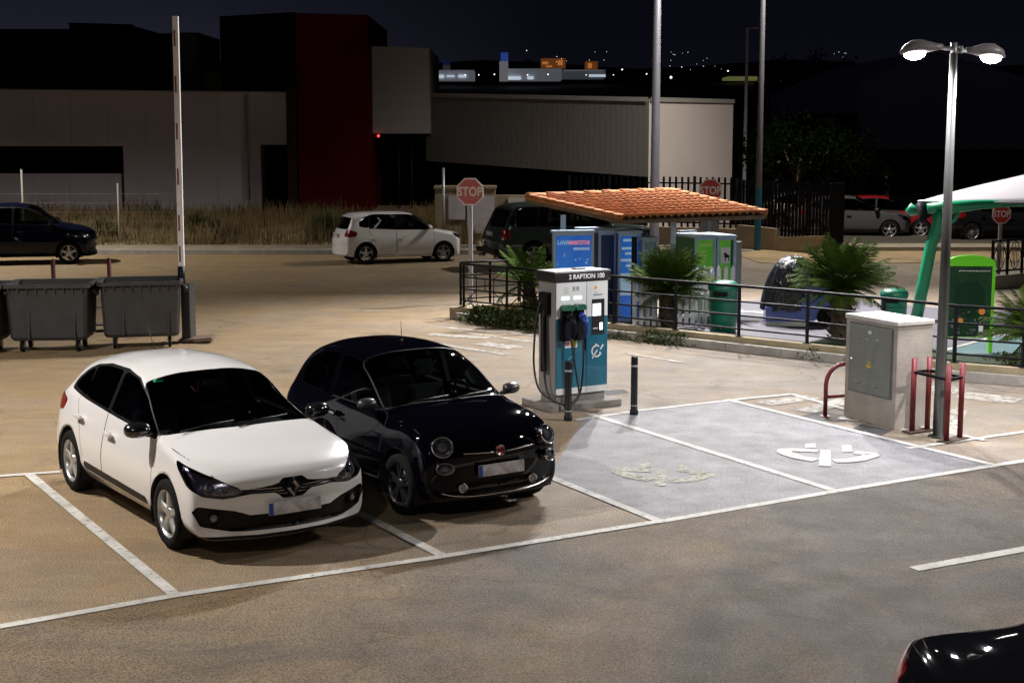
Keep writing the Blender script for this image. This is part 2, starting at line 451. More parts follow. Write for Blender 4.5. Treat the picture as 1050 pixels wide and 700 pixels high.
def mirror_part(parent, x, y, z, mat, side, sx=.19, sy=.23, sz=.15, glass=True):
    b = MB(); s = side
    b.lathe([(0, -1), (.45, -.93), (.8, -.66), (.97, -.25), (1, .1), (.93, .5), (.72, .8), (.4, .95), (0, 1)],
            Matrix.Translation((x, s*(y+.085), z)) @ Matrix.Rotation(R(s*10), 4, 'Z') @ Matrix.Diagonal((sx*.5, sy*.56, sz*.5, 1)) @ Matrix.Rotation(R(90), 4, 'X'), n=18)
    # flatten the rear side where the mirror glass sits
    for v in b.bm.verts:
        if v.co.x < x-sx*.22: v.co.x = x-sx*.22
    b.box((x, s*(y+.015), z-sz*.28), (sx*.4, .1, sz*.3), rot=(R(s*10), 0, 0))
    o = b.build('side_mirror', [mat], parent)
    g = MB(); g.box((x-sx*.23, s*(y+.085), z), (.004, sy*.8, sz*.68), bev=.001); g.build('mirror_glass', [M_chrome], o)
    return o

def plate_part(parent, x, z, tilt=0.0, name='number_plate', rear=False, w=.52):
    s = -1 if rear else 1
    b = MB(); b.box((0, 0, 0), (.012, w, .112), bev=.003); b.box((.0065*s, -(w/2-.022)*s, 0), (.004, .042, .106), mi=1)
    o = b.build(name, [M_plate, M_plateblue], parent); o.location = (x, 0, z); o.rotation_euler = (0, tilt, 0)
    return o

def lamp_bucket(sh, reg, parent, side, depth=.05, mat=None):
    return sh.extract(reg, [mat or M_bucket], parent, push=depth, side=side, objname='reflector')
def make_car(name, label, cat, paint, S, group=None, detail=2):
    """builds a car at the origin, nose towards +x; S = spec dict"""
    root = thing(name, label, cat, group=group)
    sh = Shell(S['rows'], sub=S.get('sub', 7), rad=S.get('rad', (.05, .07, .16, .05, .09, .3)), seg=S.get('seg', 4))
    wf, wr, yw, r, w, style = S['wheels']; ra = S.get('arch', r+.045)
    # --- openings
    for x in (wf, wr):
        sh.cut('archhole', side_circ(x, r+.005, ra), side_guard(.35, .0))
        if S.get('archlip'): sh.cut('trim', side_circ(x, r+.005, ra+S['archlip']), side_guard(.35, .25), only=['body'])
    for nm, V, rad in S['glass']:                       # side glass (x,z)
        sh.cut('winframe', side_poly([(a, b) for a, b in V], rad), side_guard(.3, .3), only=['body'])
    if 'frame' in S: sh.cut('winframe', side_poly(S['frame'], .05), side_guard(.3, .3), only=['body'])
    for nm, V, rad in S['glass']:
        sh.cut(nm, side_poly(V, rad), side_guard(.3, .3), only=['winframe', 'body'])
    V, rad, k = S['windshield']
    sh.cut('wsframe', top_full(V, rad, k), tg(S.get('wsz', .8), .15))
    c = np.array(V).mean(0); V2 = [tuple(c+(np.array(p)-c)*np.array([.978, .985])) for p in V]
    sh.cut('windshield', top_full(V2, rad, k), tg(S.get('wsz', .8), .15))
    V, rad = S['rearglass']
    sh.cut('rear_window', front_poly(V, rad, True), rg(S.get('rgx', -1.2), .12))
    for V in S.get('trimside', []): sh.cut('trim', side_poly(V, .03), side_guard(.4, .4), only=['body'])
    for V, rad in S.get('grilles', []): sh.cut('grille', front_poly(V, rad), fg(wf+.35, .15), only=['body'])
    if 'headlight' in S:
        V3, az, rad = S['headlight']; sh.cut('headlight', oblique(V3, az, rad), oguard(az, .2, x0=wf), only=['body', 'grille'])
    if 'taillight' in S:
        V3, az, rad = S['taillight']; sh.cut('tail_light', oblique(V3, az, rad), oguard(az, .1, x1=wr+.1), only=['body', 'winframe'])
    if 'chin' in S: sh.cut('trim', lambda c: c[:, 2]-S['chin'], lambda c, n: (n[:, 2] > -.8), only=['body'])
    # --- doors
    doors = S.get('doors', [])
    for i, V in enumerate(doors):
        sh.cut('door%d' % i, side_poly(V, .05), side_guard(.4, .3), only=['body'])
        sh.cut('trimdoor%d' % i, side_poly(V, .05), side_guard(.4, .3), only=['trim']) if S.get('trimside') else None
    for V in doors:
        sh.cut('gap', lambda c, V=V: np.abs(sdf_poly(c[:, [0, 2]], V, .05))-.0045, side_guard(.4, .3), only=['body']+['door%d' % k for k in range(len(doors))])
    for V in S.get('hoodseam', []): sh.cut('gap', top_seam(V, .0045), tg(.45, .1), only=['body'])
    for V in S.get('frontseam', []): sh.cut('gap', front_seam(V, .004), fg(wf+.3, .1), only=['body'])
    for V in S.get('rearseam', []): sh.cut('gap', front_seam(V, .005), rg(wr-.1, .1), only=['body'])
    for V in S.get('sideseam', []): sh.cut('gap', side_seam(V, .004), side_guard(.4, .2), only=['body'])
    roofm = S.get('roofmat')
    # --- parts
    mats = [paint, M_lining, M_gap, M_trim, M_pillar]
    body = sh.extract('body', mats, root, thick=.03, also=[('gap', 2), ('trim', 3), ('wsframe', 4), ('winframe', 4)], objname='body')
    for i in range(len(doors)):
        for sd in (1, -1):
            d = sh.extract('door%d' % i, mats, root, thick=.03, also=[('trimdoor%d' % i, 3)], side=sd, objname='door')
            if d and 'handles' in S and detail > 0:
                hx, hy, hz = S['handles'][i]
                b = MB(); b.box((hx, sd*(hy+.018), hz), (.20, .022, .032), bev=.009); b.box((hx, sd*(hy-.002), hz-.004), (.13, .01, .06), bev=.004, mi=1)
                b.build('door_handle', [S.get('handlemat', paint), paint], d)
    for nm, V, rad in S['glass']:
        for sd in (1, -1): sh.extract(nm, [S.get('sideglass', M_glass) if nm == 'front_glass' else S.get('backglass', M_glassd)], root, side=sd, push=.004, objname='window')
    sh.extract('windshield', [S.get('wsglass', M_glass)], root, push=.003)
    sh.extract('rear_window', [S.get('backglass', M_glassd)], root, push=.003)
    if S.get('grilles'):
        sh.extract('grille', [S.get('grillemat', M_trim)], root, push=.035)
        g2 = sh.extract('grille', [M_gap], root, push=.0, objname='intake_frame') if False else None
    for sd in (1, -1):
        if 'headlight' in S:
            h = sh.extract('headlight', [M_lens], root, side=sd, push=.002)
            if h: lamp_bucket(sh, 'headlight', h, sd, .055)
            if h and 'projectors' in S:
                for (px_, py_, pz_, pr) in S['projectors']:
                    b = MB(); T = Matrix.Translation((px_, sd*py_, pz_)) @ Matrix.Rotation(R(90), 4, 'Y')
                    b.lathe([(pr*1.25, -.02), (pr*1.3, .012), (pr*1.05, .0), (pr*.95, -.01)], T, n=20, mi=0)
                    b.lathe([(pr*.95, -.012), (pr*.8, .008), (pr*.45, .022), (0, .028)], T, n=20, mi=1); b.build('projector', [M_chrome, M_bulb], h)
        if 'taillight' in S:
            t = sh.extract('tail_light', [M_redlens], root, side=sd, push=-.003)
    # wheel wells: arcs over the upper part of each wheel
    b = MB(); A0 = {1: R(155), -1: R(-25)}; A1 = {1: R(385), -1: R(205)}
    for x in (wf, wr):
        for sd in (1, -1):
            b.lathe([(ra+.012, 0), (ra+.012, -.32)], Matrix.Translation((x, sd*(S['yarch']-.012), r+.005)) @ Matrix.Rotation(R(-90*sd), 4, 'X'), n=28, sm=True, a0=A0[sd], a1=A1[sd])
            b.lathe([(ra+.012, -.32), (0.01, -.32)], Matrix.Translation((x, sd*(S['yarch']-.012), r+.005)) @ Matrix.Rotation(R(-90*sd), 4, 'X'), n=28, sm=True, a0=A0[sd], a1=A1[sd])
    b.box(((wf+wr)/2, 0, .24), (wf-wr-.75, 1.3, .06)); b.build('underbody', [M_gap], root)
    for x in (wf, wr):
        for sd in (1, -1): wheel(root, x, sd*(yw-w/2), r, w, style, sd)
    if 'mirror' in S:
        x, y, z = S['mirror'][:3]
        for sd in (1, -1): mirror_part(root, x, y, z, S.get('mirrormat', paint), sd, *S.get('mirrorsize', (.19, .23, .15)))
    if S.get('seats', True): seats(root, **S.get('seatargs', {}))
    return root, sh, body

M_bulb = pmat('lamp_projector_glass', (.75, .78, .85), .05, coat=1)
def paintmat(name, col, rough=.35, coat=1.0, flake=0.0, metal=0.0):
    return pmat(name, col, rough, metal=metal, coat=coat*(.65 if max(col) < .04 else 1), coatr=.03, spec=.0 if max(col) < .1 else .3)

HATCH = [ # x, zb, W, zw, yb, zt, yr, ze, zc, S      front -> rear   (compact five door hatchback)
 (2.120, .260, .815, .38, .79, .44, .45, .470, .475, .31),
 (2.140, .210, .850, .38, .83, .54, .50, .590, .595, .31),
 (2.125, .190, .872, .40, .85, .62, .58, .680, .695, .31),
 (2.060, .185, .886, .44, .855, .685, .62, .745, .772, .28),
 (1.930, .180, .896, .50, .855, .745, .66, .805, .832, .22),
 (1.700, .180, .902, .56, .855, .812, .68, .860, .888, .11),
 (1.320, .180, .905, .60, .84, .875, .70, .912, .942, .02),
 (1.050, .180, .905, .60, .82, .915, .755, .950, .995, .0),
 (.860, .180, .904, .60, .81, .930, .770, .990, 1.095, .0),
 (.600, .180, .904, .60, .80, .935, .715, 1.120, 1.235, .0),
 (.300, .180, .904, .60, .80, .940, .665, 1.285, 1.395, .0),
 (.000, .180, .904, .60, .80, .950, .625, 1.365, 1.445, .0),
 (-.400, .180, .904, .61, .80, .965, .600, 1.395, 1.471, .0),
 (-.850, .180, .904, .62, .80, .985, .585, 1.380, 1.458, .0),
 (-1.300, .185, .900, .64, .80, 1.005, .570, 1.330, 1.405, .0),
 (-1.600, .195, .890, .66, .79, 1.010, .560, 1.260, 1.335, -.04),
 (-1.800, .210, .875, .68, .78, .990, .570, 1.120, 1.170, -.12),
 (-1.960, .230, .860, .66, .78, .930, .580, .985, 1.010, -.22),
 (-2.080, .260, .850, .60, .78, .780, .500, .815, .830, -.29),
 (-2.130, .290, .840, .52, .76, .620, .480, .650, .655, -.30),
 (-2.130, .330, .800, .45, .74, .520, .450, .530, .535, -.30)]
def hero_white():
    P = paintmat('white_paint', (.64, .64, .65), .3)
    S = dict(rows=HATCH, sub=8, seg=5, wheels=(1.32, -1.32, .895, .316, .205, 'five'), arch=.362, yarch=.90, rad=(.05, .07, .18, .05, .10, .3),
      glass=[('front_glass', [(.93, .965), (.66, 1.095), (.36, 1.24), (.08, 1.335), (-.28, 1.365), (-.30, .985)], .025),
             ('rear_glass', [(-.37, .99), (-.35, 1.365), (-.80, 1.35), (-1.12, 1.305), (-1.05, 1.04), (-.95, 1.02)], .025),
             ('quarter_glass', [(-1.01, 1.03), (-1.155, 1.295), (-1.30, 1.245), (-1.46, 1.13), (-1.44, 1.075)], .025)],
      frame=[(.99, .945), (.66, 1.108), (.36, 1.252), (.08, 1.348), (-.3, 1.388), (-.80, 1.374), (-1.15, 1.325), (-1.34, 1.265), (-1.53, 1.14), (-1.50, 1.05), (-1.0, 1.0), (-.3, .962)],
      windshield=([(1.10, -.79), (1.10, .79), (.27, .625), (.27, -.625)], .07, .16), wsz=.85,
      rearglass=([(0, 1.03), (.56, 1.05), (.50, 1.27), (0, 1.29)], .05), rgx=-1.55,
      trimside=[[(.86, .295), (.86, .375), (-.86, .405), (-.92, .325)]],
      grilles=[([(0, .70), (.10, .70), (.15, .655), (.35, .635), (.62, .625), (.64, .592), (.56, .565), (.40, .588), (.17, .580), (.10, .520), (0, .512)], .015),
               ([(0, .395), (.42, .400), (.50, .440), (.82, .490), (.87, .45), (.80, .31), (.55, .262), (0, .25)], .025)],
      headlight=([(2.05, .42, .605), (2.03, .48, .650), (1.93, .66, .730), (1.78, .80, .785), (1.52, .885, .845), (1.60, .89, .775), (1.76, .87, .655), (1.90, .76, .575), (2.0, .62, .555), (2.04, .50, .57)], 40, .015),
      taillight=([(-1.9, .70, .95), (-1.75, .82, .98), (-1.55, .86, .93), (-1.62, .88, .82), (-1.85, .8, .78)], 135, .03),
      chin=.225, projectors=[(1.965, .585, .612, .034), (1.91, .69, .632, .038)],
      doors=[[(1.00, .33), (.98, .9), (1.0, .965), (-.33, .985), (-.33, .28), (.9, .26)], [(-.339, .28), (-.339, .99), (-1.05, 1.02), (-1.20, 1.03), (-1.17, .93), (-1.0, .7), (-.92, .5), (-.90, .28)]],
      handles=[(-.12, .885, .80), (-1.00, .882, .835)],
      hoodseam=[[(1.10, .80), (1.45, .785), (1.75, .745), (1.95, .66)]],
      rearseam=[[(0, .58), (.6, .58), (.66, .7), (.68, 1.0)]],
      mirror=(.83, .86, 1.0), mirrormat=pmat('gloss_black', (.008, .008, .009), .15, coat=1), seatargs=dict(top=1.1, mat=M_seat, sw=(.42, .36, .93)))
    root, sh, body = make_car('hatchback_car', 'white five door hatchback parked in the bay beside the small black car', 'car', P, S)
    # grille bars + diamond emblem
    b = MB(); 
    for z in (.665, .64, .615):
        b.tube([(2.125-.4*(abs(y)/.905)**2.4-.012, y, z-.055+.02*abs(y)/.6) for y in np.linspace(-.56, .56, 21)], .006, n=6)
    b.build('grille_bar', [M_chrome], root)
    b = MB(); oz = .612; ox = 2.14
    def dia(w, h, x): return [(x, -w, oz), (x, 0, oz+h), (x, w, oz), (x, 0, oz-h)]
    ou, mi_, inn = dia(.068, .092, ox), dia(.050, .066, ox+.02), dia(.026, .036, ox)
    V = [[b.bm.verts.new(p) for p in L] for L in (ou, mi_, inn)]
    for k in range(2):
        for i in range(4): b._f([V[k][i], V[k][(i+1) % 4], V[k+1][(i+1) % 4], V[k+1][i]])
    b.build('emblem', [M_chrome], root, normals=True)
    b = MB(); b.lathe([(.0, .0), (.105, -.004), (.112, -.03)], Matrix.Translation((2.122, 0, .610)) @ Matrix.Rotation(R(90), 4, 'Y'), n=4, sm=False); 
    b.build('emblem_plate', [M_trim], root)
    plate_part(root, 2.160, .445, R(-3))
    # fog lights
    for sd in (1, -1):
        b = MB(); T = Matrix.Translation((1.96, sd*.70, .385)) @ Matrix.Rotation(R(20*sd), 4, 'Z') @ Matrix.Rotation(R(90), 4, 'Y'); b.lathe([(.046, -.04), (.046, .0), (.038, .004)], T, n=20); b.lathe([(.036, -.01), (.02, .004), (0, .008)], T, n=20, mi=1); b.build('fog_light', [M_trim, M_bulb], root)
    # cabin mirror, wipers, antenna, tax sticker
    b = MB(); b.box((.42, 0, 1.30), (.03, .22, .06), bev=.012); b.build('rear_view_mirror', [M_silver], root)
    for s, y0 in ((1, -.05), (1, -.62)):
        b = MB(); b.tube([(1.13-.16*(y0)**2, y0, .985), (1.03, y0+.28, 1.012), (.985, y0+.58, 1.02)], .008, n=5); b.build('wiper', [M_trim], root)
    b = MB(); b.cyl((-1.05, 0, 1.43), (-1.08, 0, 1.47), .022, .012, n=10); b.cyl((-1.08, 0, 1.47), (-1.26, 0, 1.66), .004, .002, n=5); b.build('antenna', [M_trim], root)
    b = MB(); b.box((.26, -.50, 1.335), (.003, .10, .05), rot=(0, R(-62), 0)); b.build('windscreen_sticker', [pmat('sticker_green', (.02, .25, .13), .5)], root)
    return root
FIAT = [
 (1.745, .300, .690, .40, .60, .50, .40, .525, .530, .16),
 (1.755, .230, .740, .40, .68, .58, .45, .615, .622, .16),
 (1.740, .200, .765, .44, .71, .65, .50, .690, .705, .16),
 (1.690, .190, .785, .50, .725, .715, .53, .765, .790, .14),
 (1.590, .185, .800, .54, .735, .775, .56, .835, .860, .10),
 (1.420, .180, .800, .58, .740, .835, .585, .895, .922, .04),
 (1.180, .180, .810, .60, .740, .885, .61, .945, .975, .015),
 (.920, .180, .813, .60, .735, 0.870, .655, .980, 1.015, .0),
 (.720, .180, .813, .60, .730, 0.890, .690, 1.010, 1.105, .0),
 (.480, .180, .813, .60, .725, 0.900, .670, 1.155, 1.265, .0),
 (.220, .180, .813, .60, .725, 0.910, .625, 1.305, 1.405, .0),
 (-.050, .180, .813, .61, .725, 0.920, .595, 1.385, 1.470, .0),
 (-.400, .180, .813, .62, .725, 0.930, .580, 1.405, 1.488, .0),
 (-.800, .180, .811, .63, .720, 0.940, .565, 1.385, 1.470, .0),
 (-1.150, .190, .806, .65, .715, 0.940, .545, 1.320, 1.400, -.02),
 (-1.380, .200, .795, .66, .705, 0.925, .535, 1.210, 1.280, -.07),
 (-1.540, .220, .780, .66, .695, 0.885, .530, 1.060, 1.095, -.14),
 (-1.660, .240, .765, .62, .685, .840, .500, .910, .925, -.22),
 (-1.740, .270, .750, .54, .680, .680, .460, .715, .722, -.27),
 (-1.770, .320, .720, .46, .660, .540, .430, .560, .565, -.28)]
def hero_black():
    P = paintmat('black_paint', (.0012, .0012, .0028), .32)
    S = dict(rows=FIAT, sub=8, seg=5, wheels=(1.15, -1.15, .80, .298, .195, 'dark'), arch=.345, yarch=.81, rad=(.05, .08, .24, .07, .12, .3),
      glass=[('front_glass', [(.80, .965), (.58, 1.09), (.34, 1.245), (.06, 1.355), (-.34, 1.378), (-.36, .95)], .03),
             ('quarter_glass', [(-.45, .95), (-.43, 1.375), (-.78, 1.36), (-1.08, 1.27), (-1.22, 1.10), (-1.16, .98)], .04)],
      windshield=([(.90, -.715), (.90, .715), (.12, .60), (.12, -.60)], .08, .16), wsz=.9,
      rearglass=([(0, 1.02), (.50, 1.03), (.45, 1.25), (0, 1.27)], .05), rgx=-1.1,
      grilles=[([(0, .375), (.44, .375), (.50, .33), (.48, .255), (0, .245)], .02)],
      taillight=([(-1.62, .60, .92), (-1.50, .72, .92), (-1.50, .72, .66), (-1.64, .62, .66)], 150, .03),
      chin=.21, sideglass=glassmat('glass_clear', (.72, .78, .74)), wsglass=glassmat('glass_clear', (1, 1, 1)), backglass=glassmat('glass_mid', (.25, .28, .28)), mirrorsize=(.15, .18, .12),
      doors=[[(.80, .36), (.82, .8), (.84, .94), (-.395, .945), (-.42, .5), (-.38, .28), (.70, .27)]],
      handles=[(-.22, .805, .80)], handlemat=M_chrome,
      hoodseam=[[(.93, .70), (1.2, .715), (1.45, .70), (1.60, .66)]],
      mirror=(.66, .77, 1.02), mirrormat=pmat('satin_grey', (.05, .05, .055), .35, metal=.5),
      seatargs=dict(xf=-.05, xr=-.72, top=1.12, w=.46, yoff=.33, dash=.62, mat=M_seat, sw=(.34, .33, .95)))
    root, sh, body = make_car('city_car', 'small black three door city car parked between the white car and the charger', 'car', P, S)
    sx = lambda x, s, y: x-s*(abs(y)/.813)**2.4
    # round headlights standing in the wings, with chrome rings; lower lamps in the bumper
    for sd in (1, -1):
        for (x, y, z, r1, tilt, nm) in ((1.685, .60, .735, .098, -24, 'headlight'), (1.735, .60, .535, .066, -6, 'daytime_light')):
            T = Matrix.Translation((x, sd*y, z)) @ Matrix.Rotation(R(22*sd), 4, 'Z') @ Matrix.Rotation(R(90+tilt), 4, 'Y')
            if nm == 'daytime_light': T = T @ Matrix.Diagonal((.82, 1.25, 1, 1))
            b = MB(); b.lathe([(r1*1.0, -.06), (r1*1.06, -.004), (r1*1.04, .012), (r1*.96, .012), (r1*.93, .0)], T, n=32)
            hl = b.build(nm, [M_chrome], root)
            b = MB(); b.lathe([(r1*.95, .006), (r1*.7, .022), (r1*.35, .031), (0, .034)], T, n=32); b.build('lens', [M_lens], hl)
            b = MB(); b.lathe([(r1*.93, .0), (r1*.8, -.03), (r1*.45, -.05), (0, -.05)], T, n=32, mi=1); b.lathe([(r1*.5, -.01), (r1*.42, .004), (r1*.2, .01), (0, .012)], T, n=20, mi=0); b.build('reflector', [M_bulb, M_bucket], hl)
        T = Matrix.Translation((1.755-.15*(.40/.813)**2.4, sd*.40, .325)) @ Matrix.Rotation(R(90), 4, 'Y')
        b = MB(); b.lathe([(.045, -.03), (.048, .01), (.040, .014), (.034, .0)], T, n=20); b.lathe([(.036, .0), (.02, .008), (0, .01)], T, n=16, mi=1); b.build('fog_light', [M_chrome, M_bulb], root)
    # moustache trim + round badge
    for sd in (1, -1):
        b = MB(); b.tube([(1.760-.16*(y/.813)**2.4+.006, sd*y, .640+.02*(y/.4)) for y in np.linspace(.07, .40, 9)], [.009]*9, n=6); b.build('trim_strip', [M_chrome], root)
    b = MB(); T = Matrix.Translation((1.762, 0, .655)) @ Matrix.Rotation(R(80), 4, 'Y'); b.lathe([(.052, -.02), (.055, .006), (.047, .012), (.044, .006)], T, n=28, mi=0); b.lathe([(.044, .006), (0, .009)], T, n=28, mi=1)
    for k in range(4): b.box((1.772, (k-1.5)*.017, .656), (.004, .008, .036), rot=(0, R(-10), 0), mi=0)
    b.build('emblem', [M_chrome, pmat('badge_red', (.30, .01, .02), .3, coat=1)], root)
    plate_part(root, 1.785, .478, R(-3))
    # chrome lip under the intake
    b = MB(); b.tube([(1.766-.15*(abs(y)/.813)**2.4, y, .238+.05*(abs(y)/.6)**4) for y in np.linspace(-.62, .62, 25)], .010, n=6); b.build('bumper_trim', [M_chrome], root)
    b = MB(); b.box((.30, 0, 1.33), (.03, .2, .06), bev=.012); b.build('rear_view_mirror', [M_silver], root)
    for y0 in (-.05, -.52):
        b = MB(); b.tube([(.955-.16*y0**2, y0, 1.03), (.90, y0+.22, 1.05), (.87, y0+.48, 1.06)], .008, n=5); b.build('wiper', [M_trim], root)
    b = MB(); b.cyl((-.15, 0, 1.475), (-.15, 0, 1.51), .024, .012, n=10); b.cyl((-.15, 0, 1.51), (-.17, 0, 1.70), .005, .002, n=5); b.build('antenna', [M_trim], root)
    b = MB()
    for sd in (1, -1): b.tube([(1.0, sd*.815, .30), (0, sd*.82, .29), (-.8, sd*.815, .30)], .012, n=5)
    b.build('sill_trim', [M_trim], root)
    return root
M_bulb.node_tree.nodes['Principled BSDF'].inputs['Base Color'].default_value = (.16, .17, .20, 1)
SUPERMINI = [
 (1.950, .260, .72, .38, .70, .48, .45, .520, .525, .30),
 (1.955, .210, .76, .40, .75, .58, .50, .640, .650, .30),
 (1.930, .190, .79, .42, .77, .68, .54, .750, .765, .29),
 (1.850, .185, .80, .46, .78, .76, .57, .820, .840, .24),
 (1.700, .180, .81, .52, .78, .82, .60, .875, .895, .16),
 (1.250, .180, .82, .60, .77, .90, .64, .940, .965, .02),
 (1.020, .180, .82, .62, .755, .935, .69, .975, 1.01, 0),
 (.860, .180, .82, .62, .75, .95, .71, 1.02, 1.11, 0),
 (.560, .180, .82, .62, .74, .96, .665, 1.26, 1.34, 0),
 (.320, .180, .82, .62, .74, .965, .635, 1.385, 1.45, 0),
 (.050, .180, .82, .62, .74, .97, .62, 1.43, 1.49, 0),
 (-.500, .180, .82, .62, .74, .98, .61, 1.44, 1.50, 0),
 (-1.10, .180, .82, .62, .74, .99, .60, 1.425, 1.485, 0),
 (-1.45, .190, .815, .62, .74, 1.0, .59, 1.39, 1.45, -.02),
 (-1.60, .200, .81, .62, .735, 1.0, .585, 1.33, 1.38, -.05),
 (-1.72, .210, .80, .62, .73, .99, .60, 1.12, 1.15, -.10),
 (-1.82, .220, .79, .60, .73, .93, .60, .965, .985, -.15),
 (-1.92, .240, .78, .52, .72, .74, .58, .77, .78, -.20),
 (-1.97, .260, .78, .46, .73, .60, .56, .63, .635, -.22),
 (-1.97, .300, .76, .42, .70, .48, .50, .50, .505, -.22)]
SUVROWS = [
 (2.340, .36, .88, .50, .86, .66, .6, .70, .705, .22),
 (2.350, .31, .92, .52, .90, .80, .65, .86, .865, .22),
 (2.330, .29, .94, .56, .91, .92, .68, .98, .99, .22),
 (2.240, .28, .95, .60, .91, 1.00, .70, 1.06, 1.08, .18),
 (1.900, .28, .96, .66, .90, 1.06, .74, 1.11, 1.14, .06),
 (1.400, .28, .965, .72, .89, 1.10, .76, 1.15, 1.18, .0),
 (1.120, .28, .965, .74, .88, 1.12, .80, 1.17, 1.21, .0),
 (.950, .28, .965, .74, .875, 1.13, .80, 1.21, 1.29, .0),
 (.600, .28, .965, .74, .87, 1.135, .745, 1.52, 1.60, .0),
 (.380, .28, .965, .74, .87, 1.14, .715, 1.69, 1.75, .0),
 (.100, .28, .965, .74, .87, 1.14, .70, 1.74, 1.80, .0),
 (-.600, .28, .965, .74, .87, 1.145, .69, 1.75, 1.815, .0),
 (-1.40, .28, .965, .74, .87, 1.15, .68, 1.73, 1.79, .0),
 (-1.80, .30, .96, .74, .865, 1.15, .67, 1.69, 1.745, -.02),
 (-1.95, .31, .955, .74, .86, 1.14, .67, 1.62, 1.67, -.05),
 (-2.16, .33, .945, .72, .86, 1.12, .69, 1.26, 1.29, -.10),
 (-2.27, .35, .935, .70, .86, 1.02, .69, 1.07, 1.08, -.14),
 (-2.33, .38, .93, .62, .87, .86, .70, .89, .90, -.16),
 (-2.38, .42, .93, .58, .89, .72, .72, .75, .755, -.16),
 (-2.38, .46, .90, .54, .87, .62, .70, .65, .655, -.16)]
def supermini(name, label, col, group=None, wheelst='five', pm=None):
    P = pm or paintmat(name+'_paint', col, .3)
    S = dict(rows=SUPERMINI, sub=6, seg=3, wheels=(1.22, -1.23, .81, .30, .19, wheelst), arch=.345, yarch=.815, rad=(.05, .07, .14, .05, .09, .25),
      glass=[('front_glass', [(.88, .99), (.60, 1.20), (.40, 1.35), (.16, 1.41), (-.22, 1.42), (-.24, 1.0)], .02),
             ('rear_glass', [(-.30, 1.0), (-.28, 1.42), (-.9, 1.42), (-1.05, 1.40), (-1.10, 1.04), (-.9, 1.02)], .02),
             ('quarter_glass', [(-1.14, 1.04), (-1.09, 1.395), (-1.28, 1.35), (-1.42, 1.20), (-1.42, 1.08)], .02)],
      frame=[(.93, .975), (.60, 1.235), (.38, 1.38), (.14, 1.43), (-.9, 1.435), (-1.12, 1.41), (-1.15, 1.02), (-.3, .985)],
      windshield=([(1.02, -.73), (1.02, .73), (.33, .64), (.33, -.64)], .05, .10), wsz=.9,
      rearglass=([(0, 1.0), (.58, 1.0), (.54, 1.33), (0, 1.35)], .05), rgx=-1.4,
      grilles=[([(0, .74), (.42, .74), (.38, .64), (0, .60)], .02), ([(0, .42), (.5, .42), (.55, .3), (0, .28)], .02)],
      headlight=([(1.93, .50, .70), (1.90, .52, .80), (1.75, .68, .86), (1.55, .80, .86), (1.62, .80, .76), (1.85, .68, .68)], 45, .02),
      taillight=([(-1.80, .60, .99), (-1.70, .72, .99), (-1.52, .80, .93), (-1.55, .80, .80), (-1.75, .76, .78), (-1.92, .62, .80)], 138, .03),
      chin=.20, backglass=M_glassd, sideglass=glassmat('glass_mid', (.25, .28, .28)), projectors=[(1.80, .62, .77, .05)],
      doors=[[(.92, .3), (.92, .975), (-.265, .99), (-.265, .26), (.85, .25)], [(-.275, .26), (-.275, .99), (-1.12, 1.03), (-1.12, .93), (-.92, .6), (-.88, .26)]],
      handles=[(-.05, .81, .80), (-.90, .81, .82)],
      rearseam=[[(0, .62), (.62, .62), (.63, .76)]],
      mirror=(.74, .76, 1.05), seatargs=dict(xf=-.05, xr=-.75, top=1.12, w=.46, yoff=.33, dash=.70, mat=M_seatl, sw=(.36, .33, .95)))
    root, sh, body = make_car(name, label, 'car', P, S, group)
    plate_part(root, -1.935, .82, 0, rear=True)
    return root
